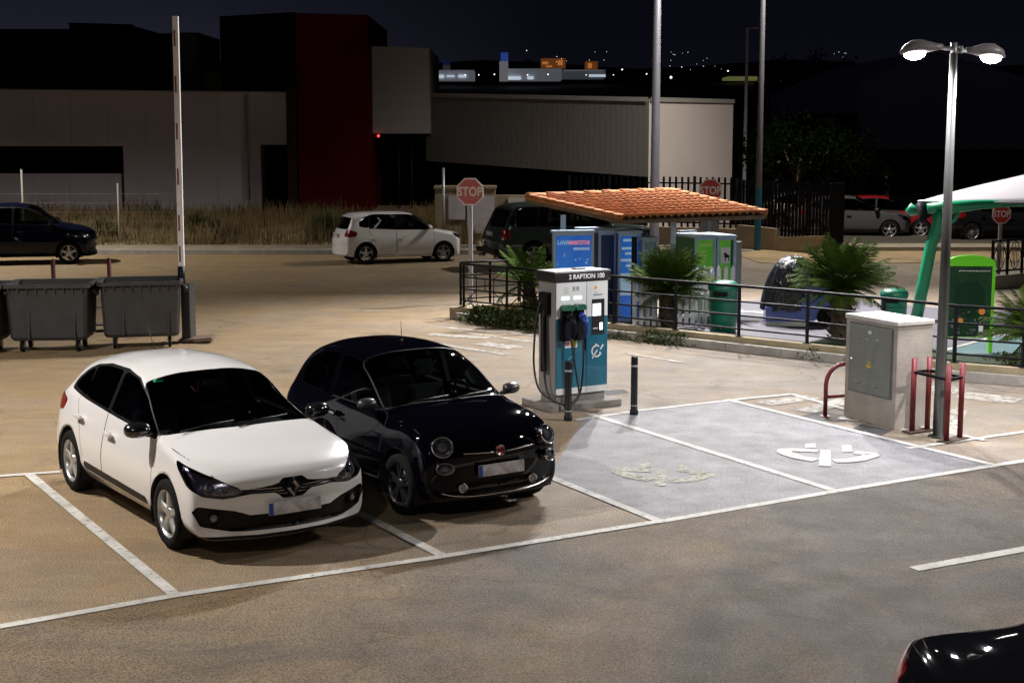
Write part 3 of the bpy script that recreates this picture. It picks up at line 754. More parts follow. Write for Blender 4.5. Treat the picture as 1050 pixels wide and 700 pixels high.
def suv(name, label, col):
    P = paintmat('suv_paint', col, .3)
    S = dict(rows=SUVROWS, sub=6, seg=3, wheels=(1.37, -1.37, .955, .38, .26, 'six'), arch=.43, yarch=.96, rad=(.05, .06, .10, .05, .09, .2),
      glass=[('front_glass', [(.98, 1.18), (.66, 1.50), (.48, 1.66), (.1, 1.705), (-.30, 1.71), (-.32, 1.17)], .02),
             ('rear_glass', [(-.38, 1.17), (-.36, 1.71), (-1.10, 1.71), (-1.22, 1.18)], .02),
             ('quarter_glass', [(-1.28, 1.18), (-1.17, 1.70), (-1.75, 1.67), (-2.02, 1.30), (-1.95, 1.19)], .03)],
      frame=[(1.0, 1.165), (.66, 1.54), (.46, 1.69), (.1, 1.725), (-1.2, 1.73), (-1.78, 1.69), (-2.07, 1.30), (-1.98, 1.165)],
      windshield=([(1.10, -.82), (1.10, .82), (.36, .72), (.36, -.72)], .05, .08), wsz=1.1,
      rearglass=([(0, 1.16), (.72, 1.16), (.66, 1.60), (0, 1.62)], .04), rgx=-1.8,
      grilles=[([(0, .98), (.5, .98), (.48, .8), (0, .8)], .02), ([(0, .6), (.8, .6), (.8, .45), (0, .42)], .02)],
      headlight=([(2.3, .56, .82), (2.3, .58, .99), (2.1, .82, 1.02), (1.95, .93, 1.0), (1.98, .93, .86), (2.1, .86, .80)], 35, .02),
      taillight=([(-2.3, .70, 1.10), (-2.1, .92, 1.10), (-2.05, .93, .84), (-2.3, .72, .84)], 140, .02),
      chin=.36, backglass=M_glassd, projectors=[(2.16, .70, .92, .06)],
      doors=[[(.98, .42), (1.0, 1.0), (1.0, 1.15), (-.345, 1.155), (-.345, .38), (.95, .38)], [(-.355, .38), (-.355, 1.155), (-1.24, 1.16), (-1.22, 1.0), (-1.0, .8), (-.88, .38)]],
      handles=[(-.16, .96, .98), (-1.02, .96, .98)], rearseam=[[(0, .80), (.76, .80), (.78, 1.1)]],
      mirror=(.80, .90, 1.22), seatargs=dict(xf=0, xr=-.95, zs=.62, top=1.38, dash=.80, mat=M_seat, sw=(.46, .36, 1.14)))
    root, sh, body = make_car(name, label, 'car', P, S)
    plate_part(root, -2.335, .96, 0, rear=True)
    b = MB(); b.box((-2.40, 0, .50), (.10, 1.6, .14), bev=.03); b.build('bumper_guard', [M_trim], root)
    b = MB()
    for sd in (1, -1): b.cyl((-2.25, sd*.62, .34), (-2.42, sd*.62, .34), .045, n=14)
    b.build('exhaust_pipe', [M_chrome], root)
    return root
def scaled(rows, fx=1, fy=1, fz=1, fn=None):
    out = []
    for r in rows:
        x, zb, W, zw, yb, zt, yr, ze, zc, S = r
        r2 = [x*fx, zb*fz, W*fy, zw*fz, yb*fy, zt*fz, yr*fy, ze*fz, zc*fz, S*fx]
        out.append(tuple(fn(r2) if fn else r2))
    return out
def generic(name, label, cat, col, fx=1, fy=1, fz=1, wheelst='five', tail=None, fn=None, group=None, handles=True):
    P = paintmat(name+'_paint_%d' % (1000*col[0]), col, .3)
    sc = lambda L: [(a*fx, b*fz) for a, b in L]
    S = dict(rows=scaled(HATCH, fx, fy, fz, fn), sub=6, seg=3, wheels=(1.32*fx, -1.32*fx, .895*fy, .316, .205, wheelst), arch=.362, yarch=.90*fy,
      glass=[('front_glass', sc([(.93, .975), (.66, 1.095), (.36, 1.24), (.08, 1.335), (-.28, 1.365), (-.30, .985)]), .025),
             ('rear_glass', sc([(-.37, .99), (-.35, 1.365), (-.80, 1.35), (-1.06, 1.315), (-1.02, 1.02)]), .025),
             ('quarter_glass', sc([(-1.08, 1.03), (-1.12, 1.30), (-1.30, 1.245), (-1.46, 1.13), (-1.44, 1.075)]), .025)],
      frame=sc([(1.02, .955), (.66, 1.125), (.36, 1.268), (.08, 1.358), (-.3, 1.388), (-.80, 1.374), (-1.15, 1.325), (-1.34, 1.265), (-1.53, 1.14), (-1.50, 1.05), (-1.0, 1.0), (-.3, .962)]),
      windshield=([(1.10*fx, -.79*fy), (1.10*fx, .79*fy), (.16*fx, .605*fy), (.16*fx, -.605*fy)], .07, .16), wsz=.85*fz,
      rearglass=([(0, 1.03*fz), (.56*fy, 1.05*fz), (.50*fy, 1.27*fz), (0, 1.29*fz)], .05), rgx=-1.55*fx,
      grilles=[([(0, .70*fz), (.40, .68*fz), (.36, .60*fz), (0, .57*fz)], .02), ([(0, .44), (.6, .46), (.6, .30), (0, .27)], .025)],
      headlight=([(2.05*fx, .46, .60*fz), (2.03*fx, .50, .685*fz), (1.93*fx, .66*fy, .765*fz), (1.78*fx, .80*fy, .815*fz), (1.62*fx, .875*fy, .842*fz), (1.66*fx, .885*fy, .78*fz), (1.78*fx, .86*fy, .66*fz), (2.0*fx, .62, .585*fz)], 40, .015),
      taillight=([(-1.9*fx, .70*fy, .95*fz), (-1.75*fx, .82*fy, .98*fz), (-1.55*fx, .86*fy, .93*fz), (-1.62*fx, .88*fy, .82*fz), (-1.85*fx, .8*fy, .78*fz)], 135, .03) if not tail else tail,
      chin=.225, projectors=[(1.90*fx, .64*fy, .66*fz, .05)], backglass=M_glassd, sideglass=glassmat('glass_mid', (.25, .28, .28)),
      doors=[sc([(1.00, .33), (.98, .9), (1.0, .965), (-.33, .985), (-.33, .28), (.9, .26)]), sc([(-.339, .28), (-.339, .99), (-1.05, 1.02), (-1.20, 1.03), (-1.17, .93), (-1.0, .7), (-.92, .5), (-.90, .28)])],
      handles=[(-.12*fx, .885*fy, .80*fz), (-1.00*fx, .882*fy, .835*fz)],
      mirror=(.83*fx, .82*fy, 1.0*fz), seatargs=dict(top=1.08*fz))
    root, sh, body = make_car(name, label, cat, P, S, group)
    return root
def t1(): return supermini('a', 'b', (.7, .7, .68))
def t2(): return suv('a', 'b', (.02, .03, .03))
def t3(): return generic('a', 'b', 'car', (.02, .02, .08), .96, .95, 1.10)
# ============================================================ world, ground, markings
A_ = 0.5346                                     # direction of the front line of the bays
DW = Vector((math.cos(A_), math.sin(A_), 0)); DN = Vector((-math.sin(A_), math.cos(A_), 0))
def world():
    w = bpy.data.worlds.new("World"); SC.world = w; w.use_nodes = True; nt = w.node_tree; bg = nt.nodes['Background']
    tc = nt.nodes.new('ShaderNodeTexCoord'); sp = nt.nodes.new('ShaderNodeSeparateXYZ'); cr = nt.nodes.new('ShaderNodeValToRGB')
    e = cr.color_ramp.elements; e[0].position = 0.0; e[0].color = (.0040, .0040, .0066, 1); e[1].position = .5; e[1].color = (.0012, .0013, .0032, 1)
    k = cr.color_ramp.elements.new(.07); k.color = (.0026, .0027, .0055, 1)
    nt.links.new(tc.outputs['Generated'], sp.inputs[0]); nt.links.new(sp.outputs['Z'], cr.inputs[0])
    # town glow towards the left of the horizon
    gl = nt.nodes.new('ShaderNodeMapRange'); gl.inputs['From Min'].default_value = .02; gl.inputs['From Max'].default_value = -.22; gl.inputs['To Max'].default_value = 1
    hz = nt.nodes.new('ShaderNodeMapRange'); hz.inputs['From Min'].default_value = .13; hz.inputs['From Max'].default_value = .02
    mu = nt.nodes.new('ShaderNodeMath'); mu.operation = 'MULTIPLY'
    nt.links.new(sp.outputs['X'], gl.inputs[0]); nt.links.new(sp.outputs['Z'], hz.inputs[0]); nt.links.new(gl.outputs[0], mu.inputs[0]); nt.links.new(hz.outputs[0], mu.inputs[1])
    ad = nt.nodes.new('ShaderNodeMixRGB'); ad.blend_type = 'ADD'; ad.inputs[2].default_value = (.014, .015, .023, 1)
    nt.links.new(mu.outputs[0], ad.inputs[0]); nt.links.new(cr.outputs[0], ad.inputs[1]); nt.links.new(ad.outputs[0], bg.inputs[0]); bg.inputs[1].default_value = 1.0
world()

def asphalt(name, base, dark, grain=.5, tint=None):
    m = bpy.data.materials.new(name); m.use_nodes = True; nt = m.node_tree; b = nt.nodes['Principled BSDF']; N = nt.nodes.new; L = nt.links.new
    tc = N('ShaderNodeTexCoord')
    def noise(sc, det=6, rough=.6, dist=0, vec=None):
        n = N('ShaderNodeTexNoise'); n.inputs['Scale'].default_value = sc; n.inputs['Detail'].default_value = det; n.inputs['Roughness'].default_value = rough; n.inputs['Distortion'].default_value = dist
        L(vec or tc.outputs['Object'], n.inputs['Vector']); return n.outputs['Fac']
    def ramp(f, p0, c0, p1, c1):
        r = N('ShaderNodeValToRGB'); r.color_ramp.elements[0].position = p0; r.color_ramp.elements[0].color = rgb(c0); r.color_ramp.elements[1].position = p1; r.color_ramp.elements[1].color = rgb(c1); L(f, r.inputs[0]); return r.outputs[0]
    def mix(bt, f, a, c):
        x = N('ShaderNodeMixRGB'); x.blend_type = bt
        if isinstance(f, float): x.inputs[0].default_value = f
        else: L(f, x.inputs[0])
        L(a, x.inputs[1]); L(c, x.inputs[2]); return x.outputs[0]
    c = ramp(noise(.32, 7, .62), .36, dark, .64, base)
    if tint:      # tan tint, stronger towards the left of the car park, broken by noise
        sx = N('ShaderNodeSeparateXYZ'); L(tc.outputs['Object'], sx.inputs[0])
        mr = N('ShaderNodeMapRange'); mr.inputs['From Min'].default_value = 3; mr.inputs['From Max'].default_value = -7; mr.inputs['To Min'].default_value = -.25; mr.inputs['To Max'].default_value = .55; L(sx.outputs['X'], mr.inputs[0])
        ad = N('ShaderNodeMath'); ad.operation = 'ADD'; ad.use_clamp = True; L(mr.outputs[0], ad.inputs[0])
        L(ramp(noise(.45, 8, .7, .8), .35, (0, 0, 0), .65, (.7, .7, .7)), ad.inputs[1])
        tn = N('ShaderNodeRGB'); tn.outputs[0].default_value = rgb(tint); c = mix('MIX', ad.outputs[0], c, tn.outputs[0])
    c = mix('MULTIPLY', .55, c, ramp(noise(1.7, 8, .7, 1.2), .30, (.55, .55, .55), .66, (1, 1, 1)))
    g = noise(62, 4, .85); c = mix('MULTIPLY', grain, c, ramp(g, .38, (.12, .12, .13), .60, (1.35, 1.32, 1.28)))
    # tyre marks / streaks running along the aisle
    mp = N('ShaderNodeMapping'); mp.inputs['Rotation'].default_value = (0, 0, -A_); mp.inputs['Scale'].default_value = (.4, 1.6, 1); L(tc.outputs['Object'], mp.inputs['Vector'])
    c = mix('MULTIPLY', .32, c, ramp(noise(1.3, 7, .68, .6, mp.outputs[0]), .33, (.50, .49, .49), .60, (1.08, 1.08, 1.08)))
    # oil spots
    v = N('ShaderNodeTexVoronoi'); v.inputs['Scale'].default_value = .55; v.inputs['Randomness'].default_value = 1; L(tc.outputs['Object'], v.inputs['Vector'])
    c = mix('MULTIPLY', .6, c, ramp(v.outputs['Distance'], .03, (.45, .43, .42), .16, (1, 1, 1)))
    # fine cracks
    v2 = N('ShaderNodeTexVoronoi'); v2.feature = 'DISTANCE_TO_EDGE'; v2.inputs['Scale'].default_value = .23
    nz = N('ShaderNodeTexNoise'); nz.inputs['Scale'].default_value = 1.1; nz.inputs['Detail'].default_value = 6; L(tc.outputs['Object'], nz.inputs['Vector'])
    va = N('ShaderNodeVectorMath'); va.operation = 'MULTIPLY_ADD'; va.inputs[1].default_value = (1.6, 1.6, 0); L(nz.outputs['Color'], va.inputs[0]); L(tc.outputs['Object'], va.inputs[2]); L(va.outputs[0], v2.inputs['Vector'])
    c = mix('MULTIPLY', .5, c, ramp(v2.outputs['Distance'], .0, (.30, .30, .30), .006, (1, 1, 1)))
    L(c, b.inputs['Base Color'])
    r = N('ShaderNodeMapRange'); r.inputs['To Min'].default_value = .62; r.inputs['To Max'].default_value = .95; L(noise(2.3), r.inputs[0]); L(r.outputs[0], b.inputs['Roughness'])
    bp = N('ShaderNodeBump'); bp.inputs['Strength'].default_value = .8; bp.inputs['Distance'].default_value = .010; L(g, bp.inputs['Height']); L(bp.outputs[0], b.inputs['Normal'])
    b.inputs['Specular IOR Level'].default_value = .35
    return m
def roadpaint(name, col, wear=.5, scale=14):
    """worn paint: holes in the paint let the asphalt below show"""
    m = bpy.data.materials.new(name); m.use_nodes = True; nt = m.node_tree; b = nt.nodes['Principled BSDF']; N = nt.nodes.new; L = nt.links.new
    tc = N('ShaderNodeTexCoord'); n = N('ShaderNodeTexNoise'); n.inputs['Scale'].default_value = scale; n.inputs['Detail'].default_value = 9; n.inputs['Roughness'].default_value = .78; L(tc.outputs['Object'], n.inputs['Vector'])
    r = N('ShaderNodeValToRGB'); c0 = wear*.5+.18; r.color_ramp.elements[0].position = c0-.06; r.color_ramp.elements[1].position = c0+.08
    r.color_ramp.elements[0].color = (0.12, .12, .12, 1); r.color_ramp.elements[1].color = (1, 1, 1, 1)
    L(n.outputs['Fac'], r.inputs[0]); L(r.outputs[0], b.inputs['Alpha'])
    n2 = N('ShaderNodeTexNoise'); n2.inputs['Scale'].default_value = 3; n2.inputs['Detail'].default_value = 6; L(tc.outputs['Object'], n2.inputs['Vector'])
    r2 = N('ShaderNodeValToRGB'); r2.color_ramp.elements[0].position = .3; r2.color_ramp.elements[1].position = .7; r2.color_ramp.elements[0].color = rgb(tuple(k*.62 for k in col)); r2.color_ramp.elements[1].color = rgb(col)
    L(n2.outputs['Fac'], r2.inputs[0]); L(r2.outputs[0], b.inputs['Base Color']); b.inputs['Roughness'].default_value = .8
    return m
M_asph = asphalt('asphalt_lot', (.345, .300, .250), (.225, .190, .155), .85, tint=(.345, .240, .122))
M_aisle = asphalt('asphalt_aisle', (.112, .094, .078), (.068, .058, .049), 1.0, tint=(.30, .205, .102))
M_white = roadpaint('line_paint', (.50, .49, .465), .40)
M_whitew = roadpaint('line_paint_worn', (.40, .37, .33), .52, 7)
M_bay = roadpaint('bay_paint', (.235, .232, .247), .44, 55)
M_yel = roadpaint('symbol_yellow_worn', (.34, .34, .275), .54)
def struct(name, mb, mat, **k):
    o = mb.build(name, mat, **k); o['kind'] = 'structure'; return o
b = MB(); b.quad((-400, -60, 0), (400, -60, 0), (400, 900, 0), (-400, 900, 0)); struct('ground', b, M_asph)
O1, O5 = at(180, 613), at(1020, 478)
# aisle in front of the bays (a darker sheet), edge along the front line
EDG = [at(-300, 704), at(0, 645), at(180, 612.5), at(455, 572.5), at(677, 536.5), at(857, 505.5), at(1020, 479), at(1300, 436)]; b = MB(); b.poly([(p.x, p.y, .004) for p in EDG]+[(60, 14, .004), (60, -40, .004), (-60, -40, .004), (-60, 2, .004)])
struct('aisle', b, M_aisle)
LINES = MB()
ZC = [0]
def gline(mb, p, q, w=.10, z=.009, ext=0):
    ZC[0] += 1; z = z+.0007*(ZC[0] % 5)
    p, q = Vector(p), Vector(q); d = (q-p).normalized(); n = Vector((-d.y, d.x, 0))*w/2; p = p-d*ext; q = q+d*ext
    n_ = max(1, int((q-p).length/1.5))
    for i in range(n_):
        a, c = p.lerp(q, i/n_), p.lerp(q, (i+1)/n_)
        mb.quad((a.x-n.x, a.y-n.y, z), (c.x-n.x, c.y-n.y, z), (c.x+n.x, c.y+n.y, z), (a.x+n.x, a.y+n.y, z))
def gl(px0, px1, w=.10, z=.009, mb=None): gline(mb or LINES, at(*px0), at(*px1), w, z)
# front line through the measured points
F = [at(-60, 655), at(0, 643), at(180, 611), at(455, 571), at(677, 535), at(857, 504), at(1020, 477.5), at(1120, 462)]
for a, c in zip(F, F[1:]): gline(LINES, a, c, .105)
def bay(px_front, px_back, L=None):
    a, c = at(*px_front), at(*px_back); d = (c-a).normalized(); c = a+d*(L or (c-a).length); gline(LINES, a+d*.05, c, .105)
bay((180, 611), (30, 487)); bay((455, 571), (418, 552), 4.9); bay((677, 535), (563, 489), 4.9)
gl((0, 488.5), (62, 484)); gl((-70, 492), (0, 488.5))
bay((857, 504), (605, 425)); bay((1020, 477.5), (745, 410))
gl((590, 431), (650, 422)); gl((650, 422), (760, 409.5)); gl((760, 409.5), (812, 404.5))
gl((812, 404.5), (870, 421), .09); gl((870, 421), (1010, 452), .09); gl((930, 460), (1050, 443), .09); gl((1050, 443), (1110, 434), .09)
gl((937, 584), (1075, 559), .13)
struct('bay_lines', LINES, M_white, weld=False, normals=False)
WL = MB()
for a, c, w in (((430, 350), (520, 364), .16), ((440, 343), (500, 347), .3), ((470, 340), (548, 351), .12), ((455, 336), (548, 344), .14), ((492, 352), (530, 357), .4), ((392, 346), (440, 352), .12),
                ((640, 362), (700, 372), .10), ((985, 405), (1045, 411), .55), ((950, 398), (985, 402), .5)):
    gl(a, c, w, .006, WL)
for t0 in np.linspace(.06, .9, 5):         # hatching of the island by the cabinet
    a, b_ = at(772, 412), at(990, 455); c, d_ = at(818, 406), at(1110, 432)
    p = a.lerp(b_, t0); q = c.lerp(d_, min(1, t0*.62+.02)); gline(WL, p, q, .30, .006)
struct('worn_markings', WL, M_whitew, weld=False, normals=False)
# painted surface of the two charging bays, left edge shaped by the charger's shadow
b = MB(); c = [at(563, 489), at(677, 535), at(857, 504), at(1020, 477.5), at(745, 410), at(650, 422), at(600, 427)]
b.poly([(p.x, p.y, .0045) for p in c]); struct('charging_bays', b, M_bay)
# dark asphalt patches by the cabinet
b = MB()
for poly in ([(817, 427), (843, 422), (868, 426), (866, 431), (840, 432)], [(871, 441), (884, 434), (915, 441), (902, 448)], [(596, 402), (640, 399), (646, 403), (600, 408)]):
    b.poly([(at(*p).x, at(*p).y, .0025) for p in poly])
struct('asphalt_patches', b, asphalt('asphalt_patch', (.075, .072, .070), (.05, .05, .05)))
# plug symbols
def band(mb, pts, w, z, M):
    """polyline band with round joins in symbol space mapped through M"""
    for (x0, y0), (x1, y1) in zip(pts, pts[1:]):
        a, c = M(x0, y0), M(x1, y1); gline(mb, a, c, w, z, ext=w*.12)
def symbol(name, cx, cy, mat, z, sc=1.0):
    o = at(cx, cy); X = DW*.94+DN*-.34; X.normalize(); Y = Vector((-X.y, X.x, 0))
    M = lambda x, y: o+X*x*sc+Y*y*sc
    b = MB()
    # ground-space design read off the photograph (metres, x right, y away)
    def P(px, py): return at(px-848+cx, py-469+cy)
    def quadp(L): b.poly([(P(*p).x, P(*p).y, z) for p in L])
    quadp([(841, 462), (852, 462.4), (852, 479), (839.5, 478.4)])
    quadp([(825.5, 455.5), (836, 455), (837, 460.2), (825.5, 460)])
    quadp([(863, 457.2), (873, 457), (874, 464.2), (864, 464.2)])
    def arc(L, w0):
        pts = [P(*q) for q in L]; prev = None
        for i, p in enumerate(pts):
            d = (pts[min(i+1, len(pts)-1)]-pts[max(i-1, 0)]).normalized(); n_ = Vector((-d.y, d.x, 0))*w0/2; cur = [b.bm.verts.new((p.x-n_.x, p.y-n_.y, z)), b.bm.verts.new((p.x+n_.x, p.y+n_.y, z))]
            if prev: b._f([prev[0], cur[0], cur[1], prev[1]])
            prev = cur
    arc([(838.5, 463.0), (825, 462.2), (812, 461.7), (804.5, 462.3), (804.0, 464.0), (809, 466.5), (820, 469.9), (836.5, 472.7)], .18)
    arc([(855, 473.2), (870, 473), (880, 471.7), (889, 469.2), (894.5, 467.4), (893, 465.9), (882, 465.0), (876, 464.6)], .18)
    return struct(name, b, mat, weld=False, normals=False)
symbol('bay_symbol', 848, 469, roadpaint('symbol_paint', (.44, .43, .42), .30), .0135)
symbol('worn_bay_symbol', 679, 489, M_yel, .0105)
# ---- back pavement and verge
M_pave = pmat('pavement_concrete', (.27, .225, .165), .9, var=.3, vscale=1.2, bump=.2)
M_sand = pmat('sandy_verge', (.30, .22, .12), .95, var=.45, vscale=.7, bump=.5, bscale=20)
M_kerb = pmat('kerb_concrete', (.36, .34, .31), .85, var=.3, vscale=3, bump=.3)
b = MB(); b.box((-30, 46.6, .06), (74, 2.2, .12)); b.box((31, 47.6, .06), (44, 1.6, .12)); struct('back_pavement', b, M_pave)
b = MB(); b.box((-30, 45.4, .07), (74, .16, .15)); b.box((31, 46.6, .07), (44, .16, .15)); struct('back_kerb', b, M_kerb)
b = MB(); b.poly([(-80, 47.7, .02), (2, 47.7, .02), (2, 62, .7), (-80, 62, .7)]); struct('verge', b, M_sand)
b = MB(); P = [at(758, 262), at(800, 247.5), at(935, 246), at(1100, 252), at(1100, 267), at(930, 270), at(780, 270)]
b.poly([(p.x, p.y, .014) for p in P]); struct('sand_patch', b, M_sand)
b = MB(); b.poly([(9, 47, .03), (120, 47, .03), (120, 140, 1.2), (9, 140, 1.2)]); struct('waste_ground', b, pmat('waste_soil', (.055, .045, .035), .95, var=.4, vscale=.3))

# ---- planter kerb and playground
KX = [(461, 327), (548, 338), (640, 348), (800, 366), (865, 373), (955, 388), (1052, 396), (1150, 408)]
K = [at(*p) for p in KX]
def strip(pts, w0, w1, z0, z1, mb, seg=None):
    """prism band following a ground polyline, from offset w0 to w1 on its far side"""
    n = []
    for i in range(len(pts)):
        d = (pts[min(i+1, len(pts)-1)]-pts[max(i-1, 0)]); d.z = 0; d.normalize(); n.append(Vector((-d.y, d.x, 0)))
    for i in range(len(pts)-1):
        a, c = pts[i], pts[i+1]; P = [a+n[i]*w0, c+n[i+1]*w0, c+n[i+1]*w1, a+n[i]*w1]
        lo = [(p.x, p.y, z0) for p in P]; hi = [(p.x, p.y, z1) for p in P]
        mb.quad(*hi); mb.quad(lo[0], lo[1], hi[1], hi[0]); mb.quad(lo[3], lo[2], hi[2], hi[3])
        if i == 0: mb.quad(lo[0], hi[0], hi[3], lo[3])
        if i == len(pts)-2: mb.quad(lo[1], lo[2], hi[2], hi[1])
def densify(pts, step=1.0):
    out = []
    for a, c in zip(pts, pts[1:]):
        n = max(1, int(round((c-a).length/step)))
        out += [a.lerp(c, i/n) for i in range(n)]
    return out+[pts[-1]]
KD = densify(K, .98)
b = MB()
for a, c in zip(KD, KD[1:]):                      # one kerb stone after another with open joints
    d = (c-a).normalized()*.006; strip([a+d, c-d], 0, .12, 0, .14, b)
struct('planter_kerb', b, M_kerb)
b = MB(); strip(densify(K, 2), .16, .30, 0, .235, b); struct('planter_wall', b, pmat('planter_wall_render', (.33, .27, .17), .9, var=.3, vscale=2, bump=.2))
M_soil = pmat('planter_soil', (.07, .05, .03), .95, var=.5, vscale=4, bump=.8, bscale=15, bdist=.05)
b = MB(); strip(densify(K, 2), .11, .17, .0, .12, b); strip(densify(K, 2), .30, 1.1, .0, .13, b); struct('planter_soil', b, M_soil)
b = MB(); strip([at(800, 366), at(865, 373), at(955, 388), at(1052, 396), at(1150, 408)], 1.0, 1.75, .0, .15, b); struct('artificial_turf', b, pmat('turf_green', (.018, .036, .013), .95, var=.3, vscale=9, bump=.6))
M_play = pmat('play_floor', (.095, .09, .11), .8, var=.15, vscale=1.5)
b = MB(); P = [at(690, 344), at(800, 350), at(955, 372), at(1150, 392), at(1150, 322), at(980, 318), at(850, 306), at(720, 310)]
b.poly([(p.x, p.y, .012) for p in P]); struct('play_floor', b, M_play)
b = MB(); P = [at(966, 362), at(1025, 345), at(1150, 352), at(1150, 388), at(1000, 373)]
b.poly([(p.x, p.y, .018) for p in P]); struct('court_paint', b, pmat('court_teal', (.065, .125, .14), .8, var=.15))
b = MB(); gline(b, at(962, 362), at(1026, 344.5), .09, .024); gline(b, at(1026, 344.5), at(1150, 350), .09, .024); gline(b, at(735, 318), at(800, 323), .22, .022); struct('court_lines', b, M_white, weld=False, normals=False)
# left end of the island
a = at(461, 327); c = at(548, 319)
b = MB(); strip([c, a], .0, .16, 0, .235, b); struct('island_kerb', b, pmat('planter_wall_render', (.33, .27, .17)))
# ============================================================ street furniture
M_blackm = pmat('black_metal', (.005, .005, .008), .5, var=.3, vscale=8, spec=.15)
M_galv = pmat('galvanised_steel', (.36, .37, .38), .45, metal=.6, var=.2, vscale=5)
M_redp = pmat('red_pipe_paint', (.15, .008, .014), .5, var=.35, vscale=12)
M_conc = pmat('cabinet_concrete', (.42, .39, .35), .9, var=.28, vscale=2.2, bump=.35, bscale=30)
M_plas = pmat('bin_plastic', (.032, .032, .034), .6, var=.35, vscale=3, rvar=.15)
M_whitep = pmat('white_plastic', (.68, .68, .68), .45, var=.1)
M_lampglow = pmat('lamp_glow', (1, 1, 1), .3, emis=(1, .97, 1), estr=60)
def lamp(name, loc, power, color=(1, .95, .88), spot=None, tgt=None, rad=.12, parent=None, blend=.6):
    l = bpy.data.lights.new(name, 'SPOT' if spot else 'POINT'); l.energy = power; l.color = color; l.shadow_soft_size = rad
    if spot: l.spot_size = R(spot); l.spot_blend = blend
    o = bpy.data.objects.new(name, l); COL.objects.link(o); o.location = loc
    if parent: o.parent = parent
    if spot:
        t = tgt or Vector((loc[0], loc[1], 0)); o.rotation_euler = (Vector(t)-Vector(loc)).to_track_quat('-Z', 'Y').to_euler()
    return o
